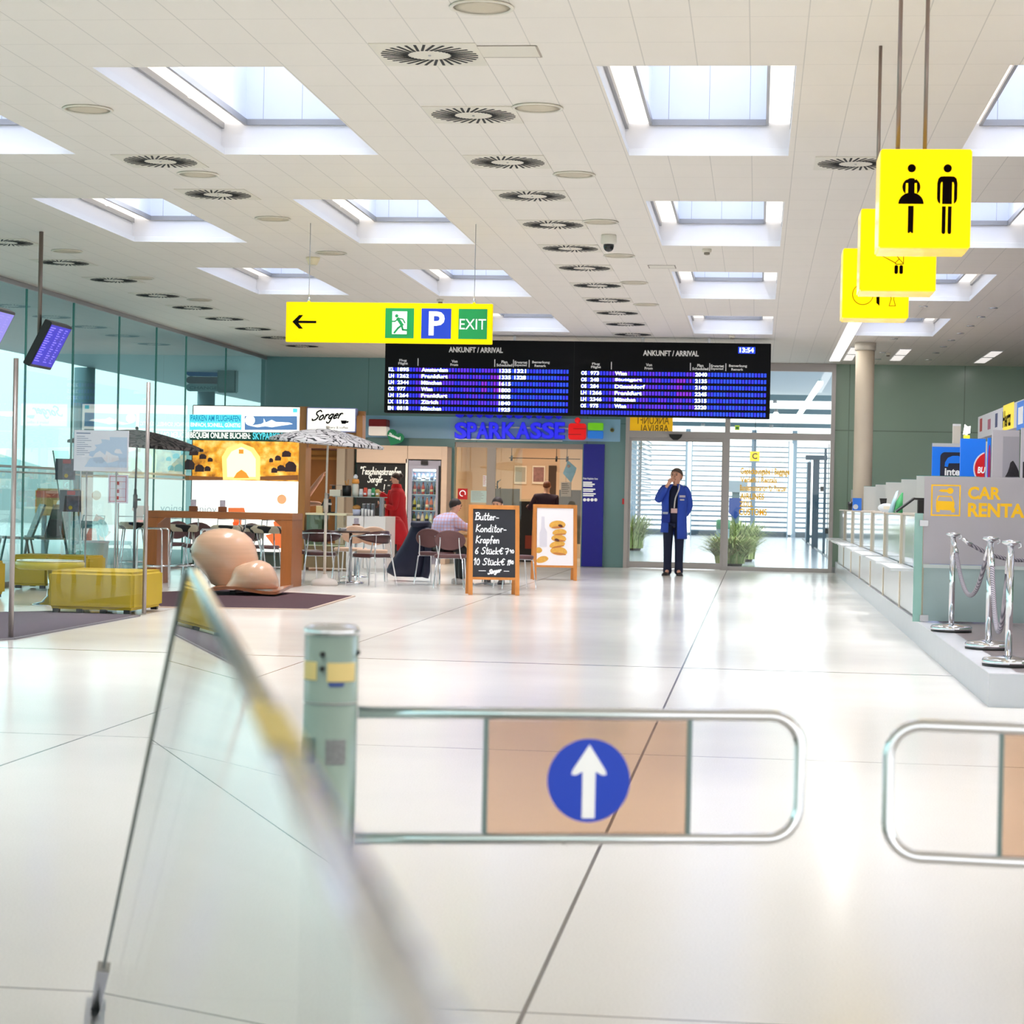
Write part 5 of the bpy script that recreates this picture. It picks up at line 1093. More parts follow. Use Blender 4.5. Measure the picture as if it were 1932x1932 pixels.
put('receipt_box', 'cream card box standing on the pastry case', 'box', 603, YK+.2, zz1+.0005, [('box', mat('cream_card', (232, 206, 150), .6), lambda b: b.box((-.045, -.04, 0), (.045, .04, .1))), ('flap', mat('pale_card', (244, 226, 180), .6), lambda b: b.box((-.045, -.042, .1), (.045, .042, .112)))])
for k, (u, v) in enumerate([(610, 1011), (618, 1009), (640, 1011), (648, 1010)]):
    put('pastry', 'golden pastry in the glass case, %s from the case end' % row[k].replace('nearest', 'first'), 'pastry', u, YK+.25, zk(1012, 600)+.0205, [('crust', M_BREAD, lambda b: b.ball((0, 0, .0305), (.03, .05, .03))), ('filling', mat('apricot_jam', (250, 150, 40), .3), lambda b: b.ball((0, -.02, .05), (.02, .02, .015)))], 'pastries in the case')

# ------------------------------------------------------------------ bank behind the wall opening
M_BEIGE = mat('bank_beige', (216, 188, 156), .6)
mb = MB(); mb.box((bx0-.6, 43.4, 0), (bx1+.4, 43.5, 3.0)); struct(mb.build('wall_bank', M_BEIGE))
mb = MB(); mb.box((bx0-.62, BACK+.26, 0), (bx0-.55, 43.4, 3.0)); mb.box((bx1+.35, BACK+.26, 0), (bx1+.42, 43.4, 3.0)); struct(mb.build('wall_bank_side', M_BEIGE))
mb = MB(); mb.box((bx0-.6, BACK+.26, 2.62), (bx1+.4, 43.4, 2.7)); struct(mb.build('ceiling_bank', M_BEIGE))
mb = MB(); mb.box((bx0-.6, BACK+.2, -.2), (bx1+.4, 43.5, -.001)); struct(mb.build('floor_bank', M_FLOOR))
add_area('bank_fill', ((bx0+bx1)/2, 40.6, 2.6), 1.6, 3.0, 62, (1.0, .90, .78))  # added fill for the bank room, without any fitting
t = bpy.data.objects.new('window_bank', None); COL.objects.link(t); struct(t); t.location = (0, BACK+.06, 0)
def ub(u, v=930): return U(u, v, BACK+.06).x
mb = MB(); mb.box((ub(918), -.03, 0), (ub(934.5), .03, zb)); mb.box((bx0+.01, -.03, zb-.09), (bx1, .03, zb-.001)); mb.build('frame', mat('bank_frame', (160, 152, 146), .4, .3), t)
for a, b in ((bx0+.01, ub(918)), (ub(934.5), ub(984)), (ub(1055), bx1)):
    mb = MB(); mb.quad((a, 0, 0), (b, 0, 0), (b, 0, zb-.09), (a, 0, zb-.09)); mb.build('pane', M_GLASS, t)
z_ = U(980, 906, BACK).z; zq = U(960, 922, BACK).z
mb = MB(); mb.box((ub(934.5), -.012, .4), (ub(981), -.008, zq)); mb.build('frosted_band', glass('frosted_grey', (170, 164, 150), diffuse=.55, dcol=(150, 148, 136)), t)
mb = MB(); mb.box((ub(1055), -.012, .4), (bx1-.01, -.008, zq)); mb.build('frosted_band', MATS['frosted_grey'], t)
# blue information banner right of the opening
ub0, ub1 = U(1098, 1000, BACK-.04).x, U(1137.5, 1000, BACK-.04).x; zt_ = U(1118, 838, BACK-.04).z
t = thing('info_banner', 'deep blue vertical bank information panel with small white lettering', 'panel', ((ub0+ub1)/2, BACK-.04, 0)); w_ = (ub1-ub0)/2
mb = MB(); mb.box((-w_, -.02, 0.01), (w_, .035, zt_)); pn = mb.build('panel', mat('ultramarine_panel', (8, 10, 150), .35), t)
mb = MB()
def tl(s, u0, u1, v0, v1): 
    a = U(u0, v1, BACK-.06); b = U(u1, v0, BACK-.06); ox_ = t.location.x; mb.text(s, a.x-ox_, b.x-ox_, a.z, b.z, -.0215, .01)
tl('Filiale Flughafen Graz', 1100, 1128, 901.5, 905.5)
for i, v in enumerate((909, 912.5, 916, 922, 925.5, 930.5, 934)):
    a = U(1100, v+2.2, BACK-.06); b = U(1117+(i*5) % 9, v, BACK-.06); ox_ = t.location.x; mb.box((a.x-ox_, -.0215, a.z), (b.x-ox_, -.0195, b.z))
mb.build('lettering', M_WHITEINK, pn)
for k in range(4): mb = MB(); c = U(1103+k*7, 943, BACK-.06); mb.disc(c.x-t.location.x, c.z, .028, -.0225, -.0205, n=16); mb.build('round_symbol', M_WHITEINK, pn)
# bank name letters and logo
t = thing('bank_sign', 'blue illuminated block letters SPARKASSE over the bank window', 'sign', (U(962, 812, BACK-.15).x, BACK-.15, U(962, 829, BACK-.15).z)); ox, oz = t.location.x, t.location.z
M_LB = mat('lit_blue_letters', (40, 40, 240), .4, emit=.6); M_LBE = mat('deep_blue_side', (10, 20, 214), .4, emit=.35)
xs_ = [857.5, 881, 898.5, 922, 946.5, 973, 1000, 1021.5, 1046, 1065]
for ch, a_, b_ in zip('SPARKASSE', xs_[:-1], xs_[1:]):
    p0, p1 = U(a_-.5, 828, BACK-.15), U(b_+1.0, 796.5, BACK-.15)
    mb = MB(); mb.text(ch, p0.x-ox, p1.x-ox, p0.z-oz+.0, p1.z-oz, 0, .045, depth=.06); mb.build('letter_'+ch.lower(), M_LBE, t)
    mb = MB(); dx_ = (p1.x-p0.x)*.06; mb.text(ch, p0.x-ox+dx_, p1.x-ox-dx_, p0.z-oz+.012, p1.z-oz-.012, -.004, .02); mb.build('letter_face', M_LB, [o for o in bpy.data.objects if o.parent == t][-1])
mb = MB(); mb.box((U(860, 820, BACK).x-ox, .06, .20), (U(1088, 820, BACK).x-ox, .075, .225)); mb.box((U(860, 820, BACK).x-ox, .06, -.02), (U(1062, 820, BACK).x-ox, .12, .0))
for u in (879, 953, 1038): x = U(u, 800, BACK).x-ox; mb.box((x-.01, .06, .2), (x+.01, .075, .32))
mb.build('rail', M_STEEL, t)
# second lettering line mostly hidden behind the board
p0, p1 = U(858, 788, BACK-.15), U(1064, 757, BACK-.15)
t = thing('bank_sign_upper', 'blue letter line hidden behind the arrivals board, only its lower edge showing', 'sign', (p0.x, BACK-.15, p0.z)); W_ = p1.x-p0.x
for k in range(11): mb = MB(); mb.text('O' if k % 3 else 'S', W_*k/11+.01, W_*(k+1)/11-.01, 0, p1.z-p0.z, 0, .05, depth=.06); mb.build('letter', M_LBE, t)
mb = MB(); mb.box((0, .06, .1), (W_, .148, .13)); mb.build('rail', M_STEEL, t)
def lg(u, v): p = U(u, v, BACK-.17); return p.x, p.z
a, b = lg(1072, 829.5), lg(1106, 799)
t = thing('bank_logo', 'red S emblem with a dot above it beside the blue letters', 'logo', ((a[0]+b[0])/2, BACK-.17, a[1])); w_ = (b[0]-a[0])/2; h_ = b[1]-a[1]
M_RED = mat('signal_red', (240, 6, 12), .4, emit=.35); M_REDD = mat('dark_red_slot', (96, 0, 4), .5)
mb = MB(); mb.prism(rrect(-w_, w_, 0, h_, .05), -.0, .055); eb = mb.build('s_body', M_RED, t); c = lg(1089.5, 793); mb = MB(); mb.ball((c[0]-t.location.x, .03, c[1]-a[1]), (.052, .028, .052), 20, 12); mb.build('dot', M_RED, t)
mb = MB(); mb.box((-w_*.45, -.003, h_*.66), (w_, .0, h_*.69)); mb.box((-w_, -.003, h_*.31), (w_*.45, .0, h_*.34)); mb.build('s_groove', M_REDD, eb)
a, b = lg(1108.5, 827), lg(1138, 798)
t = thing('logo_sign', 'green over blue double bar emblem beside the red S', 'logo', ((a[0]+b[0])/2, BACK-.17, a[1])); w_ = (b[0]-a[0])/2; h_ = b[1]-a[1]
mb = MB(); mb.box((-w_, 0, h_*.53), (w_, .12, h_)); mb.build('green_bar', mat('lime_bar', (116, 206, 20), .25, emit=.3), t, bevel=.01); mb = MB(); mb.box((-w_, 0, 0), (w_, .12, h_*.48)); mb.build('blue_bar', mat('azure_bar', (24, 120, 220), .25, emit=.3), t, bevel=.01)
c = lg(1154, 811); t = thing('wall_nozzle', 'small brass nozzle on the pale blue fascia', 'nozzle', (c[0], BACK-.03, c[1])); mb = MB(); mb.tube([(0, .0, 0), (0, -.05, 0)], .035, 14); mb.build('body', mat('olive_brass', (130, 124, 50), .4, .6), t); mb = MB(); mb.tube([(0, -.05, 0), (0, -.07, 0)], .02, 12); mb.build('tip', M_BLACK, t)
# fire hose sign, notices
p0, p1 = U(863.5, 942, BACK-.02), U(882, 922, BACK-.02)
t = thing('fire_sign', 'red square fire hose sign behind the seated man', 'sign', ((p0.x+p1.x)/2, BACK-.012, p0.z)); w_ = (p1.x-p0.x)/2; h_ = p1.z-p0.z
mb = MB(); mb.box((-w_, -.006, 0), (w_, .011, h_)); pl_ = mb.build('plate', mat('fire_red', (196, 20, 26), .5, emit=.1), t); mb = MB(); thin(mb, [(.05*math.cos(a), h_*.55+.05*math.sin(a)) for a in [-.4+.35*j for j in range(14)]]+[(.0, h_*.3)], .016, -.0075); mb.build('pictogram', M_WHITEINK, pl_)
def notice(nm, lb, u0, u1, v0, v1, y, m_, ink=None, cat='notice'):
    p0, p1 = U(u0, v1, y), U(u1, v0, y); t = thing(nm, lb, cat, ((p0.x+p1.x)/2, y, p0.z)); w_ = (p1.x-p0.x)/2; h_ = p1.z-p0.z
    mb = MB(); mb.box((-w_, -.006, 0), (w_, .004, h_)); o = mb.build('sheet', m_, t)
    mb = MB(); n = 6
    for k in range(n): mb.box((-w_*.85, -.0075, h_*(.9-.13*k)-.008), (w_*(.3+.5*((k*7) % 5)/5), -.0062, h_*(.9-.13*k)))
    mb.build('print_line', ink or mat('faint_ink', (150, 160, 164), .6), o); return t
notice('notice', 'pale aqua notice sheet on the bank glass beside the fire sign', 888, 918, 926, 948, BACK+.03, mat('aqua_paper', (190, 216, 214), .6))
notice('notice', 'narrow white sticker strip with red dots on the bank door glass', 911, 918, 897, 918, BACK+.03, mat('white_paper', (232, 234, 236), .6), mat('red_ink', (190, 40, 60), .6))
notice('notice', 'grey framed notice with black headline on the bank glass', 1058, 1078, 910, 937, BACK+.03, mat('grey_paper', (188, 178, 166), .6), M_BLACKINK)
for lb, u0, u1, m_ in (('grey framed poster on the bank rear wall', 970, 994, mat('poster_grey', (172, 170, 154), .6, noise=.15, nscale=6)), ('colourful framed poster on the bank rear wall beside the door', 1004, 1029, mat('poster_faces', (150, 110, 104), .6, noise=.6, nscale=14))):
    p0, p1 = U(u0, 913, 43.38), U(u1, 879, 43.38); t = thing('wall_picture', lb, 'picture', ((p0.x+p1.x)/2, 43.38, p0.z)); w_ = (p1.x-p0.x)/2; h_ = p1.z-p0.z
    mb = MB(); mb.box((-w_, -.03, 0), (w_, .018, h_)); mb.build('frame', M_CREAM, t, bevel=.004); mb = MB(); mb.box((-w_*.82, -.034, h_*.12), (w_*.82, -.031, h_*.92)); mb.build('print', m_, t)
t = bpy.data.objects.new('door_3', None); COL.objects.link(t); struct(t); p0, p1 = U(1034, 960, 43.4), U(1068, 879, 43.4); t.location = (0, 43.39, 0)
mb = MB(); mb.box((p0.x, -.03, 0), (p0.x+.16, -.001, p1.z)); mb.build('opening', mat('door_shadow_brown', (74, 58, 46), .8), t); mb = MB(); mb.box((p0.x+.16, -.03, 0), (p1.x, -.001, p1.z-.12)); mb.build('leaf', mat('tan_door', (206, 178, 144), .5), t)
t = thing('crystal_hanger', 'pale blue and amber paper ornament hanging inside the bank window', 'ornament', (U(1075, 890, BACK+.3).x, BACK+.3, U(1075, 908, BACK+.3).z)); h_ = .36
mb = MB(); mb.loft([[(0.02, -.01, -.02), (.03, -.01, -.02), (.03, .01, -.02), (.02, .01, -.02)], [(-.12, -.03, .14), (.1, -.03, .16), (.1, .03, .16), (-.12, .03, .14)], [(-.06, -.02, .30), (.12, -.02, .24), (.12, .02, .24), (-.06, .02, .30)], [(-.05, -.005, .36), (-.02, -.005, .36), (-.02, .005, .36), (-.05, .005, .36)]], smooth=False); mb.build('facet', mat('sky_blue_paper', (130, 180, 200), .5, noise=.3, nscale=10), t)
mb = MB(); mb.cyl((-.03, 0, .36), (-.03, 0, .45), .004, n=5); mb.build('string', M_DARK, t)
mb = MB(); mb.ball((-.02, -.025, .27), .03); mb.build('amber_patch', mat('amber_patch', (196, 140, 110), .5), t)
t = thing('curtain_rail', 'thin dark rail with small spots inside the bank window', 'rail', (U(1020, 865, 40).x, 40, U(1020, 865, 40).z)); mb = MB(); mb.cyl((-.6, 0, 0), (.75, 0, 0), .008, n=6); mb.build('rod', M_DARK, t)
for x in (-.55, .3, .5): mb = MB(); mb.cyl((x, 0, 0), (x, 0, 2.62-t.location.z), .006, n=6); mb.cyl((x, -.02, -.05), (x, .02, .04), .02, n=8); mb.build('spot', M_DARK, t)
# bank desk and screen
p = U(1000, 950, 40.2); t = thing('service_desk', 'pale desk with black underside behind the bank glass', 'desk', (p.x, 40.2, -.001)); mb = MB(); mb.box((-.7, -.3, 1.14), (.9, .35, 1.18)); mb.build('worktop', mat('pale_worktop', (226, 206, 170), .4), t); mb = MB(); mb.box((-.66, -.26, 0), (.86, .3, 1.14)); mb.build('body', mat('black_desk', (26, 22, 24), .5), t); mb = MB(); mb.box((-.05, -.268, .25), (.2, -.261, .5)); mb.build('reddish_panel', mat('red_brown_panel', (140, 52, 30), .5), t)
p = U(975, 938, 39.6); t = thing('potted_plant', 'dark leafy plant at the bank window behind the frosted band', 'plant', (U(938, 930, 38.5).x, 38.5, 0))
mb = MB()
for k in range(26):
    a = k*2.4; z0_ = .9+k*.024; c = Vector((0, 0, z0_)); d = Vector((math.cos(a), math.sin(a), .5))*.12; s = Vector((-math.sin(a), math.cos(a), 0))*.02; mb.poly([c, c+d*.5+s, c+d, c+d*.5-s])
mb.build('leaves', mat('dark_leaf', (52, 70, 52), .5), t); mb = MB(); mb.cyl((0, 0, .3), (0, 0, 1.5), .012); mb.build('stem', M_BLACK, t); mb = MB(); mb.lathe([(.1, 0), (.13, .3)], n=16); mb.build('pot', M_TEALSTEEL, t)
# ================================================================== SEATING, TABLES, PARASOLS
M_BRN = mat('brown_vinyl', (98, 62, 62), .45, noise=.06); M_DKB = mat('dark_brown_vinyl', (70, 34, 34), .35, noise=.06); M_BEI = mat('beige_vinyl', (222, 184, 158), .5, noise=.04)
def ell(cx, cy, cz, rx, rz, y_of, n=20, off=0.0):
    return [(cx+rx*math.cos(2*PI*k/n), y_of(rx*math.cos(2*PI*k/n), rz*math.sin(2*PI*k/n))+off, cz+rz*math.sin(2*PI*k/n)) for k in range(n)]
def side_chair(lb, loc, rz, m, group='cafe side chairs'):
    t = thing('side_chair', lb, 'chair', loc, rz, group)
    mb = MB(); mb.loft([[(x*.96, y*.96, .395) for x, y in rr_], [(x, y, .405) for x, y in rr_], [(x, y, .43) for x, y in rr_], [(x*.94, y*.94, .442) for x, y in rr_]]); mb.build('seat', m, t)
    yf = lambda a, b: -.205-.22*b*.6+.35*a*a*1.0
    mb = MB(); mb.loft([ell(0, 0, .625, .19, .118, yf, off=.008), ell(0, 0, .625, .205, .13, yf), ell(0, 0, .625, .205, .13, yf, off=-.014), ell(0, 0, .625, .19, .118, yf, off=-.022)]); mb.build('backrest', m, t)
    for s in (-1, 1):
        mb = MB(); mb.tube(spline([(s*.12, -.262, .66), (s*.125, -.236, .56), (s*.14, -.215, .44), (s*.15, -.19, .39)], 4), .0085, 8); mb.build('back_upright', M_CHROME, t)
        mb = MB(); mb.tube([(s*.15, -.17, .392), (s*.165, -.2, .38), (s*.195, -.245, .012), (s*.195, -.245, .002)], .0095, 8); mb.build('leg', M_CHROME, t)
        mb = MB(); mb.tube([(s*.16, .15, .392), (s*.175, .175, .38), (s*.195, .215, .012), (s*.195, .215, .002)], .0095, 8); mb.build('leg', M_CHROME, t)
    mb = MB(); mb.tube([(-.155, -.17, .39), (.155, -.17, .39), (.165, .15, .39), (-.165, .15, .39)], .008, 8, closed=True); mb.build('seat_frame', M_CHROME, t)
    return t
rr_ = rrect(-.205, .205, -.20, .20, .09, 5)
def tub_chair(lb, loc, rz, group='cafe tub armchairs'):
    t = thing('tub_armchair', lb, 'chair', loc, rz, group)
    mb = MB(); mb.loft([[(x*.95, y*.95, .37) for x, y in rr_], [(x, y, .382) for x, y in rr_], [(x, y, .41) for x, y in rr_], [(x*.94, y*.94, .424) for x, y in rr_]]); mb.build('seat', M_DKB, t)
    A_ = [math.radians(a) for a in range(-30, 211, 12)]
    pt = lambda a, r, z: (r*math.cos(a), -r*math.sin(a)*.92+.02, z)
    hgt = lambda a: .08*max(0, math.sin(a))**.7+.004
    rings = []
    for a in A_[1:-1]:
        h = hgt(a); rings.append([pt(a, .235, .64+h*.9), pt(a, .255, .64+h), pt(a, .262, .64), pt(a, .255, .64-h), pt(a, .235, .64-h*.9), pt(a, .228, .64)])
    mb = MB(); mb.loft(rings); mb.build('backrest', M_DKB, t)
    mb = MB(); mb.tube([pt(a, .272, .655+.02*math.sin(a)) for a in A_], .010, 8); mb.build('arm_rail', M_CHROME, t)
    for s in (-1, 1):
        x, y, z = pt(A_[0] if s > 0 else A_[-1], .272, .645)
        mb = MB(); mb.tube([(x, y, z), (x*1.0, y+.03, z-.05), (s*.215, .2, .40), (s*.235, .235, .002)], .0095, 8); mb.build('leg', M_CHROME, t)
        mb = MB(); mb.tube([pt(PI/2-s*.55, .27, .66), (s*.17, -.2, .4), (s*.215, -.265, .002)], .0095, 8); mb.build('leg', M_CHROME, t)
    mb = MB(); mb.tube([(-.2, .15, .375), (.2, .15, .375), (.185, -.19, .375), (-.185, -.19, .375)], .008, 8, closed=True); mb.build('seat_frame', M_CHROME, t)
    return t
def fx(u, y): return (U(u, 1000, y).x, y, 0.0)
def again(src, fn, lb, loc, rz):
    return fn(lb, loc, rz) if src is None else dup(src, loc, rz, lb)
tb = tub_chair('dark brown tub armchair behind the white parasol pole, back to the hall', fx(606, 27.72), .12)
dup(tb, fx(577, 28.45), -1.1, 'dark brown tub armchair half hidden by the right leg of the high wooden table')
dup(tb, fx(702, 27.45), 1.05, 'dark brown tub armchair turned sideways at the table near the woman in red')
bc = side_chair('beige oval backed chair close to the white counter, facing the hall', fx(703, 28.75), PI+.1, M_BEI)
dup(bc, fx(662, 29.6), PI-.1, 'beige oval backed chair behind the round table with the menu holder')
cc = side_chair('brown oval backed chair with bright uprights in front of the seated man, nearer the blackboard', fx(851, 27.35), .08, M_BRN)
dup(cc, fx(824, 28.45), -.35, 'brown oval backed chair the man in the checked shirt sits on')
dup(cc, fx(975, 27.7), -1.15, 'brown chair mostly hidden behind the handwritten blackboard')
# round cafe tables
M_WALN = mat('dark_walnut', (84, 54, 44), .4, noise=.15, nscale=4, stretch=(1, 6, 1))
def round_table(lb, loc, h=.70, r=.30, src=None):
    if src is not None: return dup(src, loc, 0, lb)
    t = thing('cafe_table', lb, 'table', loc, 0, 'round cafe tables')
    mb = MB(); mb.lathe([(r-.01, h-.024), (r, h-.018), (r, h-.006), (r-.006, h)], n=32); mb.build('table_top', M_WALN, t)
    mb = MB(); mb.lathe([(.022, .02), (.022, h-.024)], n=16); mb.build('pedestal', M_STEEL, t)
    mb = MB(); mb.lathe([(.19, .0), (.19, .01), (.06, .035), (.024, .045)], n=28); mb.build('foot', M_CHROME, t); return t
T1 = round_table('round dark cafe table with white ashtrays behind the parasol pole', fx(662, 28.15), .70, .26)
T2 = round_table('round dark cafe table holding the menu stand, between the beige chairs', fx(672, 30.3), src=T1)
T3 = thing('square_table', 'square pale wood cafe table beside the man in the checked shirt', 'table', fx(918, 28.55))
mb = MB(); mb.box((-.33, -.3, .68), (.33, .3, .705)); mb.build('table_top', mat('pale_wood_top', (204, 160, 112), .45, noise=.1, nscale=5, stretch=(1, 8, 1)), T3, bevel=.004)
mb = MB(); mb.lathe([(.022, .03), (.022, .68)], n=16); mb.build('pedestal', M_STEEL, T3)
for a in range(4): mb = MB(); mb.beam((0, 0, .035), (  .19*math.cos(a*PI/2+.78), .19*math.sin(a*PI/2+.78), .012), .035, .022); mb.build('foot', M_STEEL, T3)
mb = MB(); mb.box((-.31, -.02, .64), (.31, .02, .68)); mb.build('apron', M_OAK, T3)
def onT(name, lb, cat, u, y, z, parts, grp=None): return put(name, lb, cat, u, y, z, parts, grp)
for u, lb in ((620, 'white ashtray on the round table, beside the parasol pole, pole side'), (641, 'white ashtray on the round table, right of the parasol pole')):
    onT('ashtray', lb, 'ashtray', 645 if u > 630 else 648, 28.02 if u > 630 else 28.22, .7005, [('bowl', M_WHITE, lambda b: b.lathe([(.04, 0), (.055, .035), (.048, .035), (.035, .012)], n=18)), ('notch', M_GREYBAR, lambda b: b.box((-.008, -.056, .026), (.008, -.044, .036)))], 'ashtrays')
M_MENU = mat('menu_card', (206, 196, 210), .5, noise=.4, nscale=30); M_MB = mat('menu_block', (130, 72, 36), .5)
def menu(u, y, z, lb): return onT('menu_holder', lb, 'menu holder', u, y, z, [('block', M_MB, lambda b: b.box((-.05, -.03, 0), (.05, .03, .065))), ('card', M_MENU, lambda b: b.box((-.034, -.006, .05), (.036, .006, .15)))], 'menu holders')
menu(673, 30.3, .7005, 'brown block menu holder on the round table by the beige chairs')
# tall wooden table
yT = 26.3; a = U(274, 1100, yT); b = U(549, 1100, yT); zt = U(410, 966, yT).z; dT = .62
t = thing('high_table', 'long high wooden bar table with solid slab legs behind the sculpture', 'table', ((a.x+b.x)/2, yT+dT/2, 0)); w_ = (b.x-a.x)/2
M_IRO = mat('iroko_wood', (154, 88, 36), .4, noise=.22, nscale=4, stretch=(8, 8, .8)); M_IROH = mat('iroko_wood_top', (150, 88, 42), .4, noise=.2, nscale=4, stretch=(.8, 8, 8))
mb = MB(); mb.box((-w_, -dT/2, zt-.085), (w_, dT/2, zt)); mb.build('table_top', M_IROH, t, bevel=.004)
for s in (-1, 1): mb = MB(); mb.box((s*w_, -dT/2+.002, 0), (s*(w_-.14), dT/2-.002, zt-.086)); mb.build('slab_leg', M_IRO, t, bevel=.003)
for s in (-1, 1): mb = MB(); mb.prism([(s*(w_-.14), zt-.086), (s*(w_-.24), zt-.086), (s*(w_-.14), zt-.17)], -dT/2+.01, -dT/2+.06); mb.build('corner_brace', M_IRO, t)
menu(365, yT+.3, zt+.0005, 'brown block menu holder on the high wooden table, toward its glass wall end'); menu(420, yT+.33, zt+.0005, 'brown block menu holder on the high wooden table, toward its middle')
# bar stools with black and cream patterned seats
m = bpy.data.materials.new('black_cream_swirl_fabric'); m.use_nodes = True; nt = m.node_tree; bs = nt.nodes['Principled BSDF']; tc = nt.nodes.new('ShaderNodeTexCoord'); nz = nt.nodes.new('ShaderNodeTexNoise'); nz.inputs['Scale'].default_value = 3.2; nz.inputs['Detail'].default_value = 1
nt.links.new(tc.outputs['Object'], nz.inputs['Vector']); k_ = node_math(nt, 'LESS_THAN', node_math(nt, 'FRACT', node_math(nt, 'MULTIPLY', nz.outputs['Fac'], 7.0)), .45)
mx = nt.nodes.new('ShaderNodeMix'); mx.data_type = 'RGBA'; nt.links.new(k_, mx.inputs[0]); mx.inputs[6].default_value = rgb(196, 184, 160); mx.inputs[7].default_value = rgb(26, 24, 26); nt.links.new(mx.outputs[2], bs.inputs['Base Color']); bs.inputs['Roughness'].default_value = .8; M_SWIRL = m
def bar_stool(lb, loc, rz, src=None):
    if src is not None: return dup(src, loc, rz, lb)
    t = thing('bar_stool', lb, 'bar stool', loc, rz, 'patterned bar stools'); h = .70
    q = rrect(-.2, .2, -.18, .18, .06, 4)
    mb = MB(); mb.loft([[(x*.95, y*.95, h-.05) for x, y in q], [(x, y, h-.035) for x, y in q], [(x*1.02, y*1.02, h+.02) for x, y in q], [(x*.85, y*.85, h+.045) for x, y in q]]); mb.build('seat', M_SWIRL, t)
    for sx in (-1, 1):
        for sy in (-1, 1): mb = MB(); mb.tube([(sx*.13, sy*.12, h-.05), (sx*.2, sy*.19, .002)], .0095, 8); mb.build('leg', M_CHROME, t)
    mb = MB(); mb.tube([(sx*.185, sy*.172, .2) for sx, sy in ((-1, -1), (1, -1), (1, 1), (-1, 1))], .008, 8, closed=True); mb.build('foot_ring', M_CHROME, t)
    mb = MB(); mb.tube([(-.19, .16, h-.04), (-.19, .2, h+.12), (.19, .2, h+.12), (.19, .16, h-.04)], .009, 8); mb.build('back_loop', M_CHROME, t); return t
b0 = bar_stool('patterned bar stool under the high table, between its glass wall leg and the sculpture', fx(345, 27.6), .2)
for u, y, rz, lb in ((430, 27.75, .0, 'patterned bar stool half hidden by the top of the wooden sculpture'), (474, 28.6, .1, 'patterned bar stool right behind the big sculpture'), (507, 27.75, -.2, 'patterned bar stool by the right leg of the high table'), (252, 28.6, .4, 'patterned bar stool outside the left leg of the high table')): bar_stool(lb, fx(u, y), rz, b0)
dup(cc, fx(372, 29.6), .3, 'brown chair seen under the high table beyond the patterned stool'); dup(cc, fx(318, 30.2), .9, 'brown chair partly behind the left leg of the high table')
dup(cc, fx(495, 29.8), -.5, 'brown chair seen under the high table between sculpture and right leg')
# low steel frame rack beside the left table leg
p = fx(293, 25.4); t = thing('tube_rail', 'bent chrome tube rail beside the glass wall leg of the high table', 'rail', p)
for s in (-1, 1): mb = MB(); mb.tube([(-.18, s*.15, .002), (-.18, s*.15, .70), (-.16, s*.15, .72), (.10, s*.15, .72), (.125, s*.15, .70), (.14, s*.15, .002)], .011, 8); mb.build('tube_loop', M_CHROME, t)
mb = MB(); mb.tube([(-.18, -.15, .26), (.13, -.15, .26), (.13, .15, .26), (-.18, .15, .26)], .010, 8, closed=True); mb.build('cross_tube', M_CHROME, t)
p = fx(408, 25.6); t2 = dup(t, (p[0], p[1], 0), .3, 'bent chrome tube rail behind the wooden sculpture')

# parasols
def swirl_mat(name, c0, c1, sc, th):
    m = bpy.data.materials.new(name); m.use_nodes = True; nt = m.node_tree; bs = nt.nodes['Principled BSDF']; tc = nt.nodes.new('ShaderNodeTexCoord'); nz = nt.nodes.new('ShaderNodeTexNoise'); nz.inputs['Scale'].default_value = sc; nz.inputs['Detail'].default_value = 1.5; nz.inputs['Distortion'].default_value = 1.2
    nt.links.new(tc.outputs['Object'], nz.inputs['Vector']); k_ = node_math(nt, 'LESS_THAN', node_math(nt, 'FRACT', node_math(nt, 'MULTIPLY', nz.outputs['Fac'], 9.0)), th)
    mx = nt.nodes.new('ShaderNodeMix'); mx.data_type = 'RGBA'; nt.links.new(k_, mx.inputs[0]); mx.inputs[6].default_value = rgb(*c0); mx.inputs[7].default_value = rgb(*c1); nt.links.new(mx.outputs[2], bs.inputs['Base Color']); bs.inputs['Roughness'].default_value = .8; return m
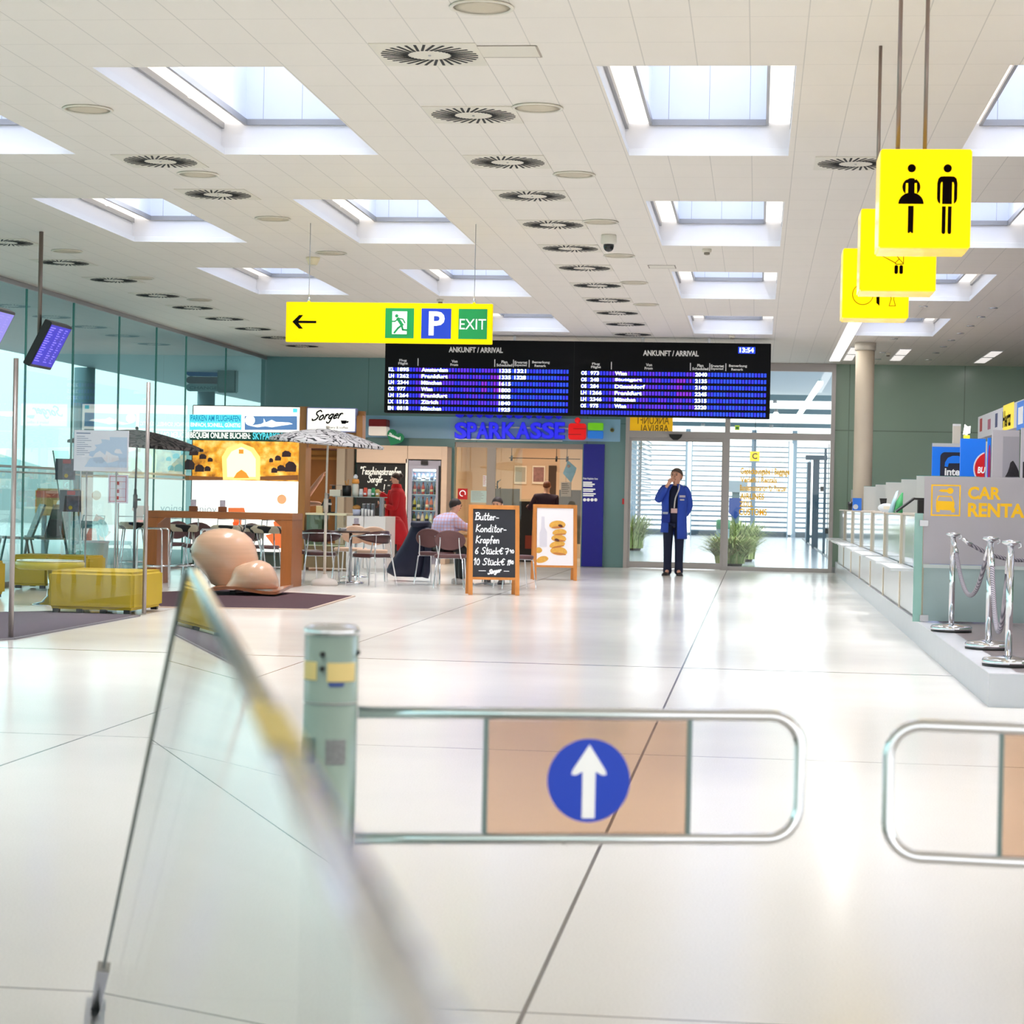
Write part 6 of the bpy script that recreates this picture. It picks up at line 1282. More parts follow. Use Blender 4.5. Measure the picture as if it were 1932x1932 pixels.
def parasol(lb, u, y, r, ztop, drop, m, tilt, pm):
    x = U(u, 900, y).x; t = thing('parasol', lb, 'parasol', (x, y, 0), 0, 'patterned cafe parasols')
    T = Matrix.Translation((0, 0, ztop)) @ Matrix.Rotation(tilt, 4, 'Y')
    rows_ = []
    for k in range(8):
        f = k/7; rows_.append([(r*f*math.cos(a)*(1-.035*f*(abs(math.sin(4*a)))), r*f*math.sin(a)*(1-.035*f*(abs(math.sin(4*a)))), -drop*(f**1.6)-.0) for a in [2*PI*j/48 for j in range(49)]])
    mb = MB(T); mb.sheet(rows_)
    rows2 = [[(px*.99, py*.99, pz-.012) for px, py, pz in q] for q in rows_]; mb.sheet(rows2); mb.sheet([rows_[-1], [(px, py, pz-.035) for px, py, pz in rows_[-1]]]); mb.build('canopy', m, t)
    for k in range(8):
        a = 2*PI*k/8; mb = MB(T); mb.tube([(0, 0, -.03)]+[(r*.97*f*math.cos(a), r*.97*f*math.sin(a), -drop*f**1.6-.022) for f in (.3, .6, 1)], .006, 6); mb.build('rib', M_GREYBAR, t)
    mb = MB(); mb.tube([(0, 0, .09), (.0, 0, 1.2)], .019, 12); mb.tube([(0, 0, 1.2), (0.012, 0, ztop+.03)], .014, 12); mb.build('pole', pm, t)
    mb = MB(); mb.lathe([(.03, .95), (.03, 1.12), (.022, 1.13)], n=14); mb.cyl((.02, 0, 1.06), (.075, 0, 1.06), .014, n=8); mb.build('crank_joint', pm, t)
    mb = MB(); mb.lathe([(.17, 0), (.178, .03), (.15, .075), (.05, .10), (.03, .15)], n=28); mb.build('base', mat('pale_concrete_base', (214, 204, 196), .6, noise=.08), t)
    mb = MB(T); mb.ball((0, 0, .02), .022); mb.build('finial', pm, t)
parasol('white parasol with black swirls over the round cafe table', 616, 27.2, .76, 2.03, .17, swirl_mat('white_swirl_canvas', (226, 222, 224), (40, 38, 44), 3.0, .26), .07, mat('cream_pole', (224, 214, 200), .4))
parasol('dark grey patterned parasol near the glass wall behind the map board', 256, 27.6, .92, 1.99, .20, swirl_mat('dark_swirl_canvas', (112, 104, 104), (30, 28, 30), 3.0, .45), .05, M_GREYBAR)

# ------------------------------------------------------------------ wooden sculpture, rugs
t = thing('wood_sculpture', 'large smooth laminated wood sculpture of two rounded forms on a slab', 'sculpture', (U(450, 1115, 24.2).x, 24.2, 0)); ox = t.location.x
M_SC = mat('laminated_wood', (218, 174, 144), .24, noise=.12, nscale=3, stretch=(.5, .5, 9), coat=.3); M_SC2 = mat('dark_wood_slab', (160, 92, 54), .3, noise=.15, nscale=4, coat=.2)
def blob(rows_, y, dep, name):
    mb = MB(); rings = []; n = 28
    for v, a, b_, d in rows_:
        p, q = U(a, v, y), U(b_, v, y); cx, hw, z = (p.x+q.x)/2-ox, (q.x-p.x)/2, p.z
        rings.append([(cx+hw*math.cos(2*PI*j/n), y-24.2+dep*d*math.sin(2*PI*j/n), max(z, .085)) for j in range(n)])
    mb.loft(rings[::-1]); return mb.build(name, M_SC, t)
blob([(996.5, 416, 428, .15), (999, 400, 446, .45), (1004, 385, 461, .65), (1015, 371, 474, .85), (1032, 362, 482, .97), (1050, 363, 486, 1), (1066, 372, 488, 1), (1082, 388, 487, .95), (1100, 400, 480, .9), (1118, 410, 470, .85)], 24.35, .36, 'large_form')
blob([(1056.5, 484, 490, .15), (1059, 474, 499, .45), (1063, 460, 508, .65), (1070, 445, 515, .8), (1080, 440, 520, .95), (1092, 436, 524, 1), (1104, 428, 525, 1), (1116, 421, 523, .9)], 23.95, .30, 'small_form')
mb = MB(); a, b = U(398, 1120, 23.8).x-ox, U(526, 1120, 23.8).x-ox
rows_ = [[(a+(b-a)*f, -.55+.9*g, .078+.03*math.sin(f*5+g*2)+.02*f) for g in (0, .25, .5, .75, 1)] for f in [k/10 for k in range(11)]]
mb.sheet(rows_); mb.sheet([[(x, y, z-.035) for x, y, z in r_] for r_ in rows_])
ed = [r_[0] for r_ in rows_]+rows_[-1][1:]+[r_[-1] for r_ in rows_[::-1]][1:]+rows_[0][::-1][1:-1]
mb.sheet([ed+[ed[0]], [(x, y, z-.035) for x, y, z in ed+[ed[0]]]]); mb.build('slab', M_SC2, t)
mb = MB(); 
for x in (a+.2, b-.2): mb.box((x-.03, -.2, .0135), (x+.03, .2, .05))
mb.build('foot', M_BLACK, t)
def rug(lb, pts, m, edge):
    P_ = [G(u, v) for u, v in pts]; c = sum(P_, Vector())/len(P_)
    t = thing('rug', lb, 'rug', (c.x, c.y, 0)); mb = MB(); mb.slab([(p.x-c.x, p.y-c.y) for p in P_], .001, .012); mb.build('pile', m, t)
    mb = MB(); n = len(P_)
    for k in range(n): a, b = P_[k]-c, P_[(k+1) % n]-c; mb.beam((a.x, a.y, .007), (b.x, b.y, .007), .03, .0125)
    mb.build('edging', edge, t)
rug('aubergine floor mat under the wooden sculpture', [(583, 1151), (300, 1146.5), (262, 1120), (420, 1114), (560, 1120), (668, 1126)][::1], mat('aubergine_pile', (72, 42, 50), .95, bump=.4, bscale=300, noise=.12, nscale=40), mat('beige_edging', (198, 176, 160), .5))
rug('grey mauve carpet in the yellow bench lounge at the glass screen', [(25, 1207), (-60, 1212), (-140, 1165), (0, 1157), (100, 1155), (262, 1163)], mat('grey_mauve_pile', (102, 92, 102), .95, bump=.4, bscale=300, noise=.12, nscale=40), mat('grey_edging', (120, 116, 122), .5))

# ------------------------------------------------------------------ yellow lounge
M_YB = mat('mustard_leather', (190, 160, 26), .65, noise=.05, nscale=3)
def bench(lb, x0, x1, y0, y1, h, nf, rz=0):
    t = thing('yellow_bench', lb, 'bench', ((x0+x1)/2, (y0+y1)/2, 0), rz, 'yellow lounge benches'); wx, wy = (x1-x0)/2, (y1-y0)/2
    mb = MB(); mb.box((-wx, -wy, .045), (wx, wy, h)); mb.build('cushion', M_YB, t, bevel=.03, seg=3)
    for k in range(nf):
        for s in (-1, 1): x = -wx+.07+(2*wx-.14)*k/(nf-1); mb = MB(); mb.box((x-.03, s*(wy-.05)-.025, .0135), (x+.03, s*(wy-.05)+.025, .05)); mb.build('foot', M_BLACK, t)
    return t
xa, xb = G(97, 1157).x, G(273, 1160).x
bench('big mustard yellow leather bench in front, next to the slim pole', xa-.02, xb-.05, 19.45, 20.45, .405, 4)
bench('mustard yellow bench at the glass wall behind the round table, short one', -8.60, -8.17, 24.0, 24.6, .405, 2, 0)
bench('mustard yellow corner bench ending beside the leaflet stand', -8.15, -7.64, 23.9, 24.55, .405, 2, 0)
bench('mustard yellow bench cut off by the picture edge beside the round table', -8.40, G(17, 1128).x, 21.3, 21.95, .40, 2)
t = thing('lounge_table', 'low round table with a thick yellow edge on a trumpet foot', 'table', (G(78, 1143).x, 20.95, 0))
mb = MB(); mb.lathe([(.31, .36), (.345, .375), (.345, .43), (.33, .44)], n=40); mb.build('yellow_rim', mat('olive_yellow_edge', (190, 172, 60), .3), t); mb = MB(); mb.lathe([(.335, .4402), (.335, .448), (.33, .452)], n=40); mb.build('table_top', mat('cream_top', (226, 220, 190), .15), t)
mb = MB(); mb.lathe([(.022, .07), (.02, .36)], n=16); mb.build('stem', M_CHROME, t); mb = MB(); mb.lathe([(.19, 0), (.19, .008), (.08, .03), (.03, .09), (.022, .16)], n=28); mb.build('trumpet_foot', M_CHROME, t)
# slim poles with the clear screen between them
t = thing('glass_screen', 'clear glass screen between two slim steel poles in front of the lounge', 'screen', (-5.74, 16.03, 0)); yE = 19.66-16.03
for y, h in ((0, 2.18), (yE, 2.20)): mb = MB(); mb.lathe([(.02, .0128), (.02, h)], c=(0, y, 0), n=14); mb.build('pole', mat('warm_grey_pole', (164, 154, 150), .35, .6), t)
mb = MB(); mb.quad((0, .03, .1), (0, yE-.03, .1), (0, yE-.03, 2.1), (0, .03, 2.1)); mb.build('pane', glass('faint_glass', (248, 251, 250), ior=1.08), t)
# map board, notice and leaflet stand
yM = 23.3; a, b = U(139.5, 888, yM), U(243, 813, yM)
t = thing('map_board', 'white board with a pale blue map on slim legs behind the yellow bench', 'map board', ((a.x+b.x)/2, yM, 0)); w_ = (b.x-a.x)/2
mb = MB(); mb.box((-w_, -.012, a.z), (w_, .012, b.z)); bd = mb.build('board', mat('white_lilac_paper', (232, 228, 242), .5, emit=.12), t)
def mp(fx_, fz_): return (-w_+2*w_*fx_, b.z-(b.z-a.z)*fz_)
mb = MB(); mb.prism([mp(*p) for p in ((.98, .16), (.98, .90), (.20, .90), (.24, .82), (.30, .68), (.42, .66), (.52, .65), (.56, .72), (.62, .80), (.70, .78), (.84, .72), (.82, .62), (.74, .60), (.70, .58), (.66, .54), (.60, .50), (.58, .60), (.54, .56), (.48, .50), (.40, .56), (.35, .66), (.28, .62), (.30, .52), (.38, .50), (.42, .42), (.38, .36), (.47, .34), (.52, .30), (.50, .22), (.58, .22), (.66, .24), (.66, .16))], -.0145, -.0125); mb.build('land_area', mat('map_blue', (186, 204, 234), .5, emit=.12), bd)
mb = MB(); mb.prism([mp(*p) for p in ((.75, .50), (.78, .45), (.85, .45), (.88, .52), (.90, .56), (.80, .56), (.75, .54))], -.0165, -.0147); mb.build('sea_area', MATS['white_lilac_paper'], bd)
mb = MB(); p0, p1 = mp(.04, .09), mp(.30, .05); mb.box((p0[0], -.0135, p0[1]), (p1[0], -.0125, p1[1]-.006))
for k in range(10): q0 = mp(.05, .16+.05*k); mb.box((q0[0], -.0135, q0[1]), (q0[0]+w_*(.3+.12*(k % 3)), -.0125, q0[1]+.006))
mb.build('caption', mat('blue_grey_ink', (110, 124, 170), .6), bd)
for s in (-1, 1): mb = MB(); mb.cyl((s*w_*.55, .025, .0), (s*w_*.55, .025, b.z-.03), .010, n=10); mb.build('leg', M_STEEL, t)
mb = MB(); mb.box((-w_*.75, -.12, .001), (w_*.75, .15, .012)); mb.build('foot_plate', M_STEEL, t)
yN = 24.35; a, b = U(204, 949, yN), U(242, 896, yN)
t = thing('notice_board', 'white notice with a red border on a slim post below the map', 'notice board', ((a.x+b.x)/2, yN, 0)); w_ = (b.x-a.x)/2
mb = MB(); mb.box((-w_, -.01, a.z), (w_, .01, b.z)); bd = mb.build('board', MATS['white_lilac_paper'], t)
mb = MB(); m_ = .018
for q in ((-w_+m_, a.z+m_, w_-m_, a.z+m_+.006), (-w_+m_, b.z-m_-.006, w_-m_, b.z-m_), (-w_+m_, a.z+m_, -w_+m_+.006, b.z-m_), (w_-m_-.006, a.z+m_, w_-m_, b.z-m_)): mb.box((q[0], -.0125, q[1]), (q[2], -.0105, q[3]))
for f in (.2, .5, .75): mb.box((-w_+m_, -.0125, a.z+(b.z-a.z)*f), (w_-m_, -.0105, a.z+(b.z-a.z)*f+.004))
mb.build('red_border', mat('rose_ink', (214, 80, 110), .6), bd)
mb = MB()
for f, s_ in ((.64, .03), (.36, .03), (.13, .025)): mb.box((-s_/2, -.0128, a.z+(b.z-a.z)*f), (s_/2, -.0108, a.z+(b.z-a.z)*f+.04))
mb.build('symbol', mat('crimson_ink', (196, 40, 60), .6), bd)
mb = MB(); mb.cyl((0, .02, 0), (0, .02, b.z-.02), .010, n=10); mb.build('post', M_STEEL, t); mb = MB(); mb.lathe([(.14, .001), (.14, .012), (.012, .02)], c=(0, .02, 0), n=20); mb.build('foot_plate', M_STEEL, t)
yL = 25.6; a, b = U(100, 850, yL), U(133, 1062, yL); c0 = U(150, 1000, yL)
t = thing('leaflet_stand', 'leaning green edged glass leaflet stand with two colourful pockets', 'leaflet stand', (b.x, yL, 0))
mb = MB(); x0, z0 = a.x-b.x, a.z; mb.beam((x0, 0, z0), (0.02, 0, .06), .012, .02, up=(0, 1, 0)); mb.build('glass_edge', mat('dark_green_edge', (24, 84, 76), .2), t)
mb = MB(); mb.quad((x0, -.01, z0), (x0+.2, -.3+.3, z0), (.22, .0, .06), (.02, -.01, .06)); mb.build('glass_sheet', M_GLASSG, t)
M_LF = mat('leaflet_print', (96, 96, 112), .5, noise=.7, nscale=22); M_LD = mat('navy_leaflet', (22, 44, 60), .4)
for v0, v1, du in ((866, 905, 122), (925, 965, 130)):
    p0, p1 = U(du-14, v1, yL), U(du+22, v0, yL)
    mb = MB(); mb.box((p0.x-b.x, -.08, p0.z), (p0.x-b.x+.09, -.03, p1.z)); pk = mb.build('dark_pocket', M_LD, t); mb = MB(); mb.box((p0.x-b.x+.09, -.08, p0.z), (p1.x-b.x, -.03, p1.z)); pk = mb.build('leaflet_pocket', M_LF, t)
    mb = MB(); mb.box((p0.x-b.x+.095, -.084, p1.z-.06), (p1.x-b.x-.04, -.081, p1.z-.01)); mb.build('red_leaflet', mat('leaflet_red', (170, 60, 70), .5), pk)
    mb = MB(); mb.ball((p0.x-b.x+.14, -.083, p0.z+.05), (.025, .004, .025)); mb.build('yellow_emblem', mat('leaflet_yellow', (206, 176, 60), .5), pk)
mb = MB(); mb.beam((.10, .02, z0*.95), (.12, .02, 0), .015, .015); mb.box((-.05, -.15, .001), (.3, .2, .02)); mb.build('steel_foot', M_STEEL, t)
p = U(180, 1050, 27.0); t = thing('waste_bin', 'pale translucent waste bin behind the leaflet stand', 'bin', (p.x, 27, 0)); mb = MB(); mb.lathe([(.14, 0), (.17, .5)], n=20); mb.build('body', mat('pale_aqua_bin', (190, 214, 208), .4), t); mb = MB(); mb.lathe([(.172, .49), (.178, .51), (.165, .515)], n=20); mb.build('rim', M_WHITE, t)

# ------------------------------------------------------------------ A-boards
M_ABW = mat('orange_pine', (200, 128, 58), .45, noise=.15, nscale=4, stretch=(7, 7, .9))
def aboard(lb, uL, uR, vb, vt, ub_, cat='sign board'):
    pL, pR = G(uL, vb), G(uR, vb+1.5); y = pL.y; d = pR-pL; L_ = d.length; h = U((uL+uR)/2, vt, y).z+.005
    t = thing('a_board', lb, cat, ((pL.x+pR.x)/2, y, 0), math.atan2(d.y, d.x), 'wooden A-boards'); th = math.radians(9)
    T = Matrix.Rotation(-th, 4, 'X'); w_ = L_/2
    for nm, TT in (('front', T), ('rear', Matrix.Translation((0, 2*h*math.tan(th)*1.0+.03, 0)) @ Matrix.Rotation(th, 4, 'X'))):
        for s in (-1, 1): mb = MB(TT); mb.box((s*w_, -.012, .0), (s*(w_-.052), .014, h/math.cos(th))); mb.build(nm+'_stile', M_ABW, t, bevel=.003)
        mb = MB(TT); mb.box((-w_+.052, -.012, h/math.cos(th)-.052), (w_-.052, .014, h/math.cos(th))); mb.build(nm+'_top_rail', M_ABW, t, bevel=.003)
    mb = MB(T); zb_ = .22; mb.box((-w_+.05, -.006, zb_-.03), (w_-.05, .012, zb_)); mb.build('front_bottom_rail', M_ABW, t)
    return t, T, w_-.052, zb_, h/math.cos(th)-.052
t, T, w_, z0, z1 = aboard('wooden A-board with a handwritten black chalk panel in the middle of the hall', 885, 981, 1122, 954, 890)
mb = MB(T); mb.box((-w_, -.004, z0), (w_, .008, z1)); bd = mb.build('chalk_panel', mat('slate_panel', (34, 36, 44), .55, noise=.1), t)
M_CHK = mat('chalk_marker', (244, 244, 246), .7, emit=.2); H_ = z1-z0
mb = MB(T); X = lambda f: -w_+2*w_*f; Z = lambda f: z1-H_*f
def cl(*items):
    q = MB(T)
    for st, x0, x1, zb_, hc, wd, kw in items: hand(q, st, X(x0), X(x1), Z(zb_), H_*hc, -.0065, wd, **kw)
    q.build('chalk_lettering', M_CHK, bd)
sl = dict(slant=.1)
cl(('Butter-', .05, .62, .16, .105, .012, sl)); cl(('Konditor-', .06, .80, .335, .105, .012, sl)); cl(('Krapfen', .06, .63, .50, .105, .012, sl))
cl(('6 Stück€', .05, .72, .66, .095, .012, sl)); cl(('7', .76, .86, .66, .085, .012, {})); cl(('90', .87, .98, .64, .05, .010, {}))
cl(('10 Stück€', .02, .76, .82, .095, .012, sl)); cl(('11', .80, .88, .82, .075, .012, dict(slant=.3))); cl(('90', .88, .97, .80, .05, .010, {}))
cl(('Sorger', .36, .66, .955, .06, .016, dict(slant=.4, rise=.03)))
for x0, x1 in ((.14, .31), (.73, .86)): mb = MB(T); mb.box((X(x0), -.0065, Z(.913)), (X(x1), -.0045, Z(.903))); mb.build('small_lettering', M_CHK, bd)
t, T, w_, z0, z1 = aboard('wooden A-board with a white pastry poster beside the blackboard', 1006, 1089, 1094, 953, 1010)
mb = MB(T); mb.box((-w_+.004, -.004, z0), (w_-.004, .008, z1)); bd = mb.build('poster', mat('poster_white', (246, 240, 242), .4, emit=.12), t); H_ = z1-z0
X = lambda f: -w_+2*w_*f; Z = lambda f: z1-H_*f
M_PG = mat('poster_gold', (226, 170, 72), .5, noise=.25, nscale=30); M_PB = mat('poster_brown', (92, 44, 34), .5); M_PS = mat('poster_shadow', (196, 120, 60), .5)
def pe(par, cx, cz, rx, rz, rot, m_, y, nm):
    q = MB(T); P_ = []
    for k in range(26):
        a = 2*PI*k/26; ex, ez = rx*math.cos(a), rz*math.sin(a)*(1 if math.sin(a) > 0 else .7); P_.append((cx+ex*math.cos(rot)-ez*math.sin(rot), cz+ex*math.sin(rot)+ez*math.cos(rot)))
    q.prism(P_, -y-.001, -y); return q.build(nm, m_, par)
for i, (fx_, fz_, rx, rz, rot) in enumerate([(.60, .76, .125, .075, -.1), (.56, .645, .115, .06, .2), (.60, .535, .11, .062, -.05), (.62, .43, .105, .055, .1), (.56, .30, .12, .07, .08)]):
    o = pe(bd, X(fx_), Z(fz_), rx, rz, rot, M_PG, .005+.001*i, 'printed_pastry')
    pe(bd, X(fx_)+.01, Z(fz_)-rz*.45, rx*.8, rz*.25, rot, M_PS, .0056+.001*i, 'pastry_shade')
for fx_, fz_ in ((.64, .31), (.55, .56)): pe(bd, X(fx_), Z(fz_), .035, .022, -.3, M_PB, .0125, 'chocolate_filling')
pe(bd, X(.06), Z(.75), .05, .05, .2, M_PG, .005, 'printed_pastry'); pe(bd, X(.16), Z(.91), .09, .055, .3, M_PG, .006, 'printed_pastry')
mb = MB(T); mb.prism([(X(.08), Z(.68)), (X(.28), Z(.68)), (X(.28), Z(.42)), (X(.22), Z(.34)), (X(.21), Z(.15)), (X(.13), Z(.15)), (X(.12), Z(.36)), (X(.08), Z(.44))], -.006, -.005); mb.build('printed_milk_bottle', mat('poster_offwhite', (232, 226, 234), .5), bd)
# ================================================================== CAR RENTAL DESKS
M_DW = mat('desk_white', (236, 236, 238), .25, spec=.6); M_DP = mat('cream_post', (214, 200, 178), .4); M_DG = mat('desk_glass_front', (198, 212, 222), .08, spec=.7)
M_FROST = glass('frosted_partition', (200, 208, 206), rough=.25, diffuse=.82, dcol=(228, 232, 230)); M_FROSTL = glass('frosted_lilac', (206, 202, 206), rough=.25, diffuse=.80, dcol=(222, 216, 222))
ys_ = [18.62, 21.0, 23.7, 26.4, 29.1, 31.8, 34.5, 36.9]
ordn = ['first', 'second', 'third', 'fourth', 'fifth', 'sixth', 'seventh']
for k in range(7):
    y0, y1 = ys_[k], ys_[k+1]; deep = .62 if k < 5 else .05
    t = thing('rental_desk', '%s white rental desk unit along the platform, counted from the car rental panel' % ordn[k], 'desk', (1.40, (y0+y1)/2, DZ), 0, 'white rental desks'); h = (y1-y0)/2-.002
    mb = MB(); mb.box((0, -h+.07, .02), (.04, h, .41)); mb.build('lower_panel', M_DW, t)
    mb = MB(); mb.box((.012, -h+.07, .43), (.035, h, .89)); mb.build('upper_panel', M_DG, t)
    mb = MB(); mb.box((-.012, -h, 0), (.05, -h+.07, .91)); mb.build('post', M_DP, t)
    mb = MB(); mb.box((-.22, -h+.42, .405), (.0, h-.22, .43)); mb.build('ledge', M_DW, t, bevel=.003)
    mb = MB(); mb.box((0, -h, .895), (deep, h, .915)); mb.build('worktop', mat('desk_top', (224, 206, 190), .4), t)
    if k > 0: mb = MB(); mb.box((-.03, -h+.01, .80), (-.012, -h+.05, .85)); mb.build('clip', M_CHROME, t)
    mb = MB(); mb.box((0, -h, 0), (.05, h, .02)); mb.build('kick_strip', M_GREYBAR, t)
for k, (y, x0) in enumerate([(19.6, 1.43), (22.1, 1.46), (24.9, 1.47), (27.6, 1.50), (30.4, 1.49), (34.9, 1.51)]):
    t = thing('desk_partition', 'frosted glass partition standing on the %s rental desk' % ordn[min(k, 6)] if k < 5 else 'last frosted glass partition, just beside the back wall door', 'partition', (x0, y, DZ+.9155 if k < 5 else DZ+.002), 0, 'frosted desk partitions')
    hh_ = .34 if k < 5 else 1.24
    mb = MB(); mb.box((0, -.004, 0), (.56, .004, hh_)); mb.build('pane', M_FROST, t); mb = MB(); mb.box((0, -.0045, hh_), (.56, .0045, hh_+.004)); mb.build('polished_edge', M_EDGE, t)
# big lettered panel at the near end
yP = 18.36; a = U(1741, 1066, yP); zt = U(1741, 898, yP).z; zl = a.z
t = thing('rental_sign', 'big frosted end panel with yellow car symbol and CAR RENTAL lettering', 'sign panel', (a.x, yP, DZ))
mb = MB(); mb.box((0, -.006, zl-DZ+.01), (2.4, .006, zt-DZ)); up_ = mb.build('frosted_pane', M_FROSTL, t)
mb = MB(); mb.box((.01, -.005, .01), (2.4, .02, zl-DZ-.02)); mb.build('lower_pane', mat('grey_aqua_glass', (150, 172, 172), .15, spec=.7), t)
mb = MB(); mb.box((.0, -.04, zl-DZ-.022), (2.4, .03, zl-DZ+.008)); mb.build('ledge', mat('pale_aqua_ledge', (204, 214, 212), .2), t)
def lp_(u, v): p = U(u, v, yP-.01); return p.x-a.x, p.z-DZ
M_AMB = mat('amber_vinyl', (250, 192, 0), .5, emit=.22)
mb = MB(); x0, z0 = lp_(1756, 973); x1, z1 = lp_(1813, 915); w_ = .012
for q in ((x0, z0, x1, z0+w_), (x0, z1-w_, x1, z1), (x0, z0, x0+w_, z1), (x1-w_, z0, x1, z1)): mb.box((q[0], -.0085, q[1]), (q[2], -.0068, q[3]))
mb.build('symbol_frame', M_AMB, up_)
def pp(pts, y=-.0085): return [lp_(u, v) for u, v in pts]
mb = MB(); c = lp_(1793, 926); mb.disc(c[0], c[1], .026, -.0085, -.0068, n=18); mb.prism(pp([(1771, 926), (1776, 923), (1792, 924), (1792, 929), (1776, 928)]), -.0086, -.0068); mb.build('key_symbol', M_AMB, up_)
mb = MB(); mb.prism(pp([(1766, 949), (1767, 945), (1800, 946), (1801, 950), (1800, 958), (1802, 960), (1801, 967), (1795, 967), (1795, 963), (1773, 962), (1773, 966), (1767, 966), (1766, 958)]), -.0086, -.0068)
for e in ([(1769, 937), (1797, 938), (1796, 936), (1770, 935)], [(1770, 935), (1766, 945), (1768, 946), (1772, 936)], [(1796, 936), (1800, 946), (1798, 946), (1794, 937)]): mb.prism(pp(e), -.0087, -.0068)
mb.build('car_symbol', M_AMB, up_)
mb = MB()
for s, u0, u1, v0, v1 in (('CAR', 1826, 1889, 919, 942), ('RENTAL', 1826, 1949, 951, 975)): b_ = lp_(u0, v1); c_ = lp_(u1, v0); mb.text(s, b_[0], c_[0], b_[1], c_[1], -.0085, .035)
mb.build('lettering', M_AMB, up_)
for v in (987, 1166): c = lp_(1740, v); mb = MB(); mb.box((c[0]-.02, -.02, c[1]-.025), (c[0]+.05, .02, c[1]+.025)); mb.build('clamp', M_STEEL, t)
mb = MB(); mb.box((-.075, .01, .0), (-.005, .03, .92)); mb.build('glass_jamb', mat('aqua_jamb', (150, 196, 186), .1, spec=.7), t)
# things on the desks
zW = DZ+.9155
def desk(name, lb, cat, u, v, y, parts): 
    q = thing(name, lb, cat, (U(u, v, y).x, y, zW))
    for nm, m_, fn in parts: b_ = MB(); fn(b_); b_.build(nm, m_, q)
desk('laptop_riser', 'big black angled screen back on the rental desk next to the green bag', 'screen', 1718, 970, 19.15, [('screen', M_BLACK, lambda b: b.beam((-.13, 0, .01), (.03, 0, .135), .22, .016, up=(0, 0, 1))), ('top_bar', M_BLACK, lambda b: b.box((.03, -.1, .12), (.16, .1, .138))), ('stand', M_BLACK, lambda b: b.box((.06, -.05, 0), (.14, .06, .12)))])
desk('green_bag', 'crumpled green and white plastic bag on the rental desk', 'bag', 1690, 970, 20.2, [('green_part', mat('bag_green', (30, 142, 66), .4), lambda b: b.loft([[(-.02, -.06, 0), (.06, -.06, 0), (.06, .06, 0), (-.02, .06, 0)], [(.0, -.04, .1), (.06, -.04, .1), (.06, .04, .1), (.0, .04, .1)], [(.05, -.01, .19), (.065, -.01, .19), (.065, .01, .18), (.05, .01, .18)]])), ('white_part', mat('bag_aqua', (190, 222, 232), .4), lambda b: b.loft([[(-.07, -.05, 0), (-.025, -.05, 0), (-.025, .05, 0), (-.07, .05, 0)], [(-.03, -.03, .12), (.0, -.03, .12), (.0, .03, .12), (-.03, .03, .12)], [(.0, -.01, .2), (.02, -.01, .21), (.02, .01, .2), (.0, .01, .2)]]))])
desk('white_pouch', 'small white rounded pouch on the rental desk left of the green bag', 'pouch', 1672, 968, 21.6, [('pouch', M_WHITE, lambda b: b.ball((0, 0, .045), (.085, .06, .045))), ('flap', M_CREAM, lambda b: b.box((-.03, -.062, .03), (.03, -.05, .06)))])
desk('black_phone', 'slim black handset standing on the rental desk by the third partition', 'phone', 1666, 955, 24.3, [('body', M_BLACK, lambda b: b.prism([(-.04, .15), (.04, .15), (.03, 0), (-.01, 0)], -.02, .02)), ('keypad', M_DARK, lambda b: b.box((-.01, -.023, .05), (.02, -.0205, .1)))])
desk('blue_leaflet_box', 'blue leaflet box with a white disc on the far rental desk', 'leaflet box', 1617, 950, 29.6, [('box', mat('leaflet_blue', (32, 110, 214), .4, emit=.1), lambda b: b.box((-.06, -.03, 0), (.06, .03, .17))), ('disc', M_WHITE, lambda b: b.disc(-.02, .05, .035, -.034, -.0305))])
desk('dark_cup', 'dark pen cup by the blue leaflet box on the far rental desk', 'pen cup', 1604, 950, 30.9, [('cup', M_BLACK, lambda b: b.lathe([(.03, 0), (.035, .12), (.03, .12)], n=14)), ('pen', M_SKIN0 if False else mat('pen_brown', (150, 80, 60), .5), lambda b: b.cyl((0, 0, .02), (.02, 0, .17), .005, n=6))])
t = thing('office_monitor', 'dark office monitor showing dimly through the frosted rental panel', 'screen', (U(1807, 1000, 18.9).x, 18.9, zW-.2+.2)); mb = MB(); mb.box((-.13, -.02, .0), (.13, .02, .2)); 
bpy.data.objects.remove(t)
t = thing('office_monitor', 'dark office monitor showing dimly through the frosted rental panel', 'screen', (U(1808, 1030, 18.62).x, 18.62, DZ))
z0_, z1_ = U(1808, 1063, 18.62).z-DZ, U(1808, 985, 18.62).z-DZ
mb = MB(); mb.box((-.14, -.015, z0_), (.14, .03, z1_)); mb.build('screen_back', M_BLACK, t, bevel=.01); mb = MB(); mb.box((-.03, .0, .02), (.03, .03, z0_)); mb.box((-.12, -.1, .0), (.12, .12, .02)); mb.build('stand', M_BLACK, t)
